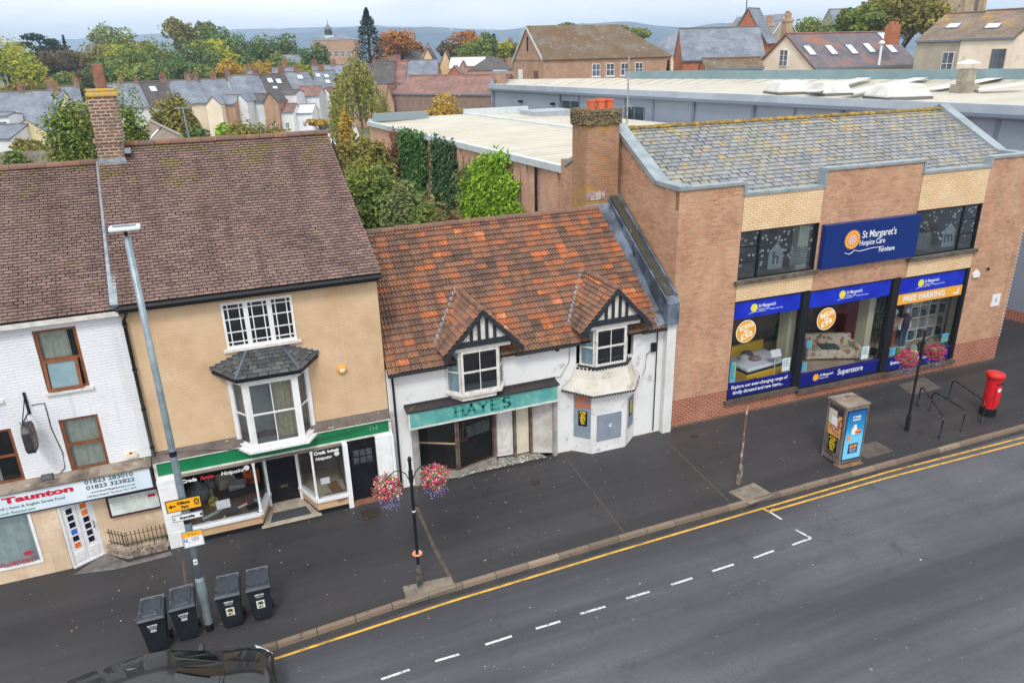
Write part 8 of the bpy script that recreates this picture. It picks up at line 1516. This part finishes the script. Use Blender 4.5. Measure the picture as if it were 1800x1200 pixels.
# ================================================================== big buildings on the right skyline
MH = house('mossy_hall', 'large brick hall with a mossy brown slate roof and white sash windows', (955,104), (1180,98), 88, 3.5, far_brick, rmoss, dR=93, depth=10.4, orient='hipr', cat='hall', wins=((.40,9.75,1.0,1.35),(.51,9.75,1.0,1.35),(.625,9.75,1.0,1.35),(.74,9.75,1.0,1.35)), over=.25)
ez__ = HE[MH.name]; ga, gb, gt = [WM[MH.name] @ Vector(q_) for q_ in ((0,10.4,ez__),(0,0,ez__),(0,5.2,ez__+3.5))]
gv = Vector((gb.x-ga.x, gb.y-ga.y, 0)); gn = Vector((gv.y, -gv.x, 0)).normalized()*.12
b = MB().prism([Vector((ga.x,ga.y,gb.z-.5))+gn, Vector(gt)+gn+Vector((0,0,-.2)), Vector(gt)+gn+Vector((0,0,.12)), Vector((ga.x,ga.y,gb.z-.2))+gn], gn*.5).prism([Vector(gt)+gn+Vector((0,0,-.2)), Vector(gb)+gn+Vector((0,0,-.2)), Vector(gb)+gn+Vector((0,0,.12)), Vector(gt)+gn+Vector((0,0,.12))], gn*.5); b.build('gable_coping', m_cp, MH)
def gwin(f, z0, z1, w_, mat, nm):
    c_ = Vector((ga.x, ga.y, 0))+gv*f; u = gv.normalized()*w_/2; return MB().prism([c_-u+Vector((0,0,z0)), c_+u+Vector((0,0,z0)), c_+u+Vector((0,0,z1)), c_-u+Vector((0,0,z1))], gn).build(nm, mat, MH)
gwin(.27, 8.9, 10.6, 1.3, wh, 'window'); gwin(.78, 8.9, 10.5, 1.2, M('brown_door', S(110,74,54), .6), 'door'); gwin(.52, 12.6, 14.2, .25, blk, 'vent_slit')
house('slate_hall', 'hall with a smooth blue-grey slate roof and orange brick walls behind the warehouse', (1200,106), (1345,102), 96, 3.5, orange_brick, rs, depth=10, cat='hall', dR=95); house('slate_hall_wing', 'slate-roofed wing between the mossy hall and the smooth slate hall', (1150,100),(1240,97), 112, 3.0, far_cream, rs, depth=9, orient='hip', cat='hall'); house('low_outbuilding', 'low outbuilding with a mossy roof at the foot of the slate hall', (1240,122),(1342,118), 84, .9, orange_brick, rmoss, depth=3, cat='outbuilding')
house('orange_gable_hall', 'tall orange brick gable with green-blue verges and a finial', (1278,74), (1346,72), 104, 3.9, orange_brick, rs, dR=100.5, depth=3, orient='y', cat='hall', fascia=m_gp, over=.3)
p = atD(1311,26,101); q = [x for x in bpy.data.objects if x.name.startswith('orange_gable_hall')][0]; MB().tube([(p.x,p.y,p.z),(p.x,p.y,p.z+2.0)], .06, 6).tube([(p.x-.4,p.y,p.z+1.9),(p.x+.4,p.y,p.z+1.9)], .05, 5).build('finial', blk, q)
house('grey_stone_house', 'grey stone house with a white-edged gable and two tall chimney stacks', (1350,72), (1405,70), 126, 3.8, far_grey, rs, depth=10, orient='y', cat='house', fascia=wh, dR=130)
for px_, t_, bo_, w_, lb in ((1353,28,80,.9,'left tall brick chimney stack with pots in front of the grey stone house'),(1386,20,76,1.0,'right tall brick chimney stack with a big pot in front of the grey stone house')):
    p, q = atD(px_, t_, 108), atD(px_, bo_, 108); o = empty('chimney_stack', (p.x, p.y, q.z-6), 0, lb, 'chimney'); h_ = p.z-(q.z-6); L_(MB().box(-w_/2,w_/2,-w_/2,w_/2,0,h_-.9).box(-w_/2-.12,w_/2+.12,-w_/2-.12,w_/2+.12,h_-1.3,h_-1.05), 'stack', sandstone, o); L_(MB().lathe([(.3,h_-.9),(.34,h_-.5),(.28,h_-.4),(.3,h_)], (-.1,0,0), 8).lathe([(.2,h_-.9),(.22,h_-.2)], (.32,0,0), 8), 'chimney_pot', far_brick, o)
WG = house('arched_window_house', 'cream gabled house with an arched window and a row of rooflights', (1430,119), (1612,110), 84, 3.3, far_cream, rliv, dR=90.4, depth=8.8, cat='house', lights=((.075,.30,1.0,1.7),(.275,.30,1.0,1.7),(.47,.30,1.0,1.7),(.65,.33,1.0,1.7),(.86,.3,1.1,1.7),(.9,.72,1.3,1.4)), over=.3)
ez__ = HE[WG.name]; ga, gb, gt = [WM[WG.name] @ Vector(q_) for q_ in ((0,8.8,ez__),(0,0,ez__),(0,4.4,ez__+3.3))]
gv = Vector((gb.x-ga.x, gb.y-ga.y, 0)); gn = Vector((gv.y, -gv.x, 0)).normalized()*.12
MB().prism([Vector(ga)+gn+Vector((0,0,-.1)), Vector(gt)+gn+Vector((0,0,-.1)), Vector(gt)+gn+Vector((0,0,.15)), Vector(ga)+gn+Vector((0,0,.15))], gn*.6).prism([Vector(gt)+gn+Vector((0,0,-.1)), Vector(gb)+gn+Vector((0,0,-.1)), Vector(gb)+gn+Vector((0,0,.15)), Vector(gt)+gn+Vector((0,0,.15))], gn*.6).build('verge', M('brown_verge', S(120,92,80), .7), WG)
c_ = Vector((ga.x, ga.y, 0))+gv*.5; u = gv.normalized(); zb, zt = atD(1384,117,88).z, atD(1384,86,88).z; r_ = .62
arch = [c_-u*r_+Vector((0,0,zb)), c_+u*r_+Vector((0,0,zb))]+[c_+u*r_*math.cos(a*math.pi/8)+Vector((0,0,zt-r_+r_*math.sin(a*math.pi/8))) for a in range(9)]
aw = MB().prism([p-gn*.0 for p in arch], gn).build('arched_window', wh, WG); b = MB()
for i in range(2):
    for j in range(3): cc = c_+u*(-.3+i*.6)+gn*1.05; z_ = zb+.1+j*(zt-zb-.2)/3; s_ = .24; b.prism([cc-u*s_+Vector((0,0,z_)), cc+u*s_+Vector((0,0,z_)), cc+u*s_+Vector((0,0,z_+.5)), cc-u*s_+Vector((0,0,z_+.5))], gn*.1)
b.build('pane', MC['far_pane'], aw)
p = atD(1546,106,83.5); MB().tube([(p.x,p.y,p.z-.5),(p.x,p.y,p.z+1.6)], .12, 8).lathe([(.3,1.6),(.3,1.75),(.05,1.95)], (p.x,p.y,p.z), 10).build('flue', wh, WG); p = atD(1568,62,88); MB().box(p.x-.7,p.x+.7,p.y-.4,p.y+.4,p.z-1,p.z+1.0).box(p.x-.5,p.x-.1,p.y-.2,p.y+.2,p.z+1,p.z+1.4).box(p.x+.1,p.x+.5,p.y-.2,p.y+.2,p.z+1,p.z+1.4).build('chimney', orange_brick, WG)
house('cream_roadside_house', 'cream rendered house with a lichen-covered roof and a rooflight at the right edge', (1690,70), (1785,64), 80, 2.5, far_cream, rylw, depth=9, cat='house', wins=((.76,9.6,1.3,2.1),), lights=((.4,.3,1.4,.9),), winmat=M('dark_window', S(120,96,84), .5), dR=76)
house('grey_rendered_house', 'grey rendered house with a white framed window left of the cream one', (1612,72), (1690,70), 84, 2.5, far_grey, rylw, depth=9, cat='house', wins=((.78,9.3,1.2,2.2),), lights=((.5,.4,1.4,.9),), dR=80)
house('cream_gable_house', 'cream gable end at the far right edge of the frame', (1785,66), (1900,60), 76, 2.6, far_cream, rylw, depth=9, orient='y', cat='house', dR=72)
p = atD(1690,0,150); ct = empty('church_tower', (p.x, p.y, 0), .3, 'stone church tower with corner buttresses cut off by the top of the frame', 'church tower'); s_ = 150/FPX; h_ = p.z+14
L_(MB().box(-2.6,2.6,-2.6,2.6,0,h_), 'tower', sandstone, ct); b = MB()
for sx in (-1, 1):
    for sy in (-1, 1): b.box(sx*2.6-.6,sx*2.6+.6,sy*2.6-.6,sy*2.6+.6,0,h_-2).box(sx*2.6-.4,sx*2.6+.4,sy*2.6-.4,sy*2.6+.4,h_-2,h_+1)
L_(b, 'buttress', sandstone, ct); L_(MB().box(-1.1,1.1,-2.66,-2.6,h_-20,h_-10), 'louvre', M('louvre_slate', S(96,88,88), .8), ct)
house('church_roof', 'slate church roof with a small cross left of the big tree', (1470,52), (1520,50), 150, 3.5, far_grey, rs, depth=9, cat='church')
# cupola building
house('institution_building', 'long brick institution with a hipped roof below the cupola', (548,72), (622,70), 300, 2.2, far_brick, rs, depth=12, orient='hip', cat='building', wins=tuple((f, z, 1.2, 2.2) for f in (.1,.25,.4,.55,.7,.85) for z in (8.5,13)), base=0)
p = atD(578,66,304); cu = empty('cupola', (p.x, p.y, 12), 0, 'small leaded cupola with weathervane on the institution roof', 'cupola'); z0 = p.z-12; L_(MB().box(-1.6,1.6,-1.6,1.6,0,z0+.6), 'base', wh_old, cu); L_(MB().lathe([(1.15,z0+.6),(1.15,z0+2.6),(1.5,z0+2.7),(1.3,z0+3.3),(.7,z0+4.0),(.15,z0+4.6),(.05,z0+6.2)], n=8), 'lantern', M('cupola_grey', S(104,116,124), .6), cu)
b = MB()
for k in range(8): a = k*math.pi/4; b.box(1.1*math.cos(a)-.25,1.1*math.cos(a)+.25,1.1*math.sin(a)-.25,1.1*math.sin(a)+.25,z0+1.0,z0+2.3)
L_(b, 'openings', blk, cu)
# ================================================================== distant hills
def hills(name, d0, d1, prof, mat, seed, ext=0):
    nx, ny = 150, 26; V = []; pxs = np.linspace(-500, 2300, nx); hts = np.interp(pxs, [q[0] for q in prof], [q[1] for q in prof])
    for j in range(ny):
        f = j/(ny-1); D_ = d0+(d1-d0)*f; e = math.sin(min(1, f*1.12)*math.pi/2)**1.5
        for i in range(nx):
            top = atD(pxs[i], hts[i], d0+(d1-d0)*.9).z; p = atD(pxs[i], 90, D_); nz_ = noise.fractal(Vector((p.x*.0016, p.y*.0016, seed)), 1, 2, 5); r_ = noise.fractal(Vector((p.x*.02, p.y*.02, seed)), 1, 2, 3)
            V.append((p.x, p.y, max(-3, top*e*(1+.16*nz_*(1-f))+r_*5*e)))
    Q = [(j*nx+i, j*nx+i+1, (j+1)*nx+i+1, (j+1)*nx+i) for j in range(ny-1) for i in range(nx-1)]
    o = np_mesh(name, V, Q, mat); o.data.shade_smooth(); tag(o, kind='structure'); return o
b = NB('hazed_hill_woods'); o_ = b.obj(); out = b.mix(b.ramp(b.noise(o_, .0035, 6, .6), [(.42, G0), (.56, G1)]), S(44,72,92), S(72,100,108)); out = b.mix(b.ramp(b.noise(o_, .022, 4, .7), [(.45, G0), (.62, G1)]), out, S(34,54,78)); out = b.mix(b.ramp(b.noise(o_, .006, 3), [(.66, G0), (.69, G1)]), out, S(170,160,130)); b.l(out, b.p.inputs['Base Color']); b.p.inputs['Roughness'].default_value = .95  # wood tones tinted blue: part of the distance haze is painted in
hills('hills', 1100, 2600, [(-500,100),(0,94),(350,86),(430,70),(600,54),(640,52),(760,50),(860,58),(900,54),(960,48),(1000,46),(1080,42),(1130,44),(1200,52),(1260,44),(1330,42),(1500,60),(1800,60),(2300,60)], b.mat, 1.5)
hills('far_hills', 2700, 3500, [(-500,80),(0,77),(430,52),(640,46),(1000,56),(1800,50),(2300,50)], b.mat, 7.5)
# white settlement on the hillside
for i in range(26):
    px_ = random.uniform(712, 795); p = atD(px_, 57-(px_-712)*.02+random.uniform(-1.2, 1.4), 2080); q = MB().hexa([(-5,-3.5,-8),(5,-3.5,-8),(5,3.5,-8),(-5,3.5,-8)], [(-5,-3.5,3),(5,-3.5,3),(5,3.5,3),(-5,3.5,3)]).prism([(-5,-3.5,3),(-5,3.5,3),(-5,0,5)], (10,0,0)).build('hillside_house', far_white, None); q.location = p; q.rotation_euler = (0,0,random.uniform(0,3)); tag(q, 'tiny pale house in the cluster on the wooded hillside', 'house', 'pale houses on the hillside')
# ================================================================== haze
hz = MB().box(-4200, 5200, -120, 5000, -4.5, 165).build('haze', bpy.data.materials.new('haze')); tag(hz, kind='stuff'); hm = hz.data.materials[0]; hm.use_nodes = True; hm.node_tree.nodes.clear(); pv_ = hm.node_tree.nodes.new('ShaderNodeVolumePrincipled'); ho = hm.node_tree.nodes.new('ShaderNodeOutputMaterial'); pv_.inputs['Density'].default_value = .00036; pv_.inputs['Color'].default_value = (.58, .77, 1.0, 1); pv_.inputs['Anisotropy'].default_value = 0; hm.node_tree.links.new(pv_.outputs[0], ho.inputs['Volume'])
HAZE_ON = True
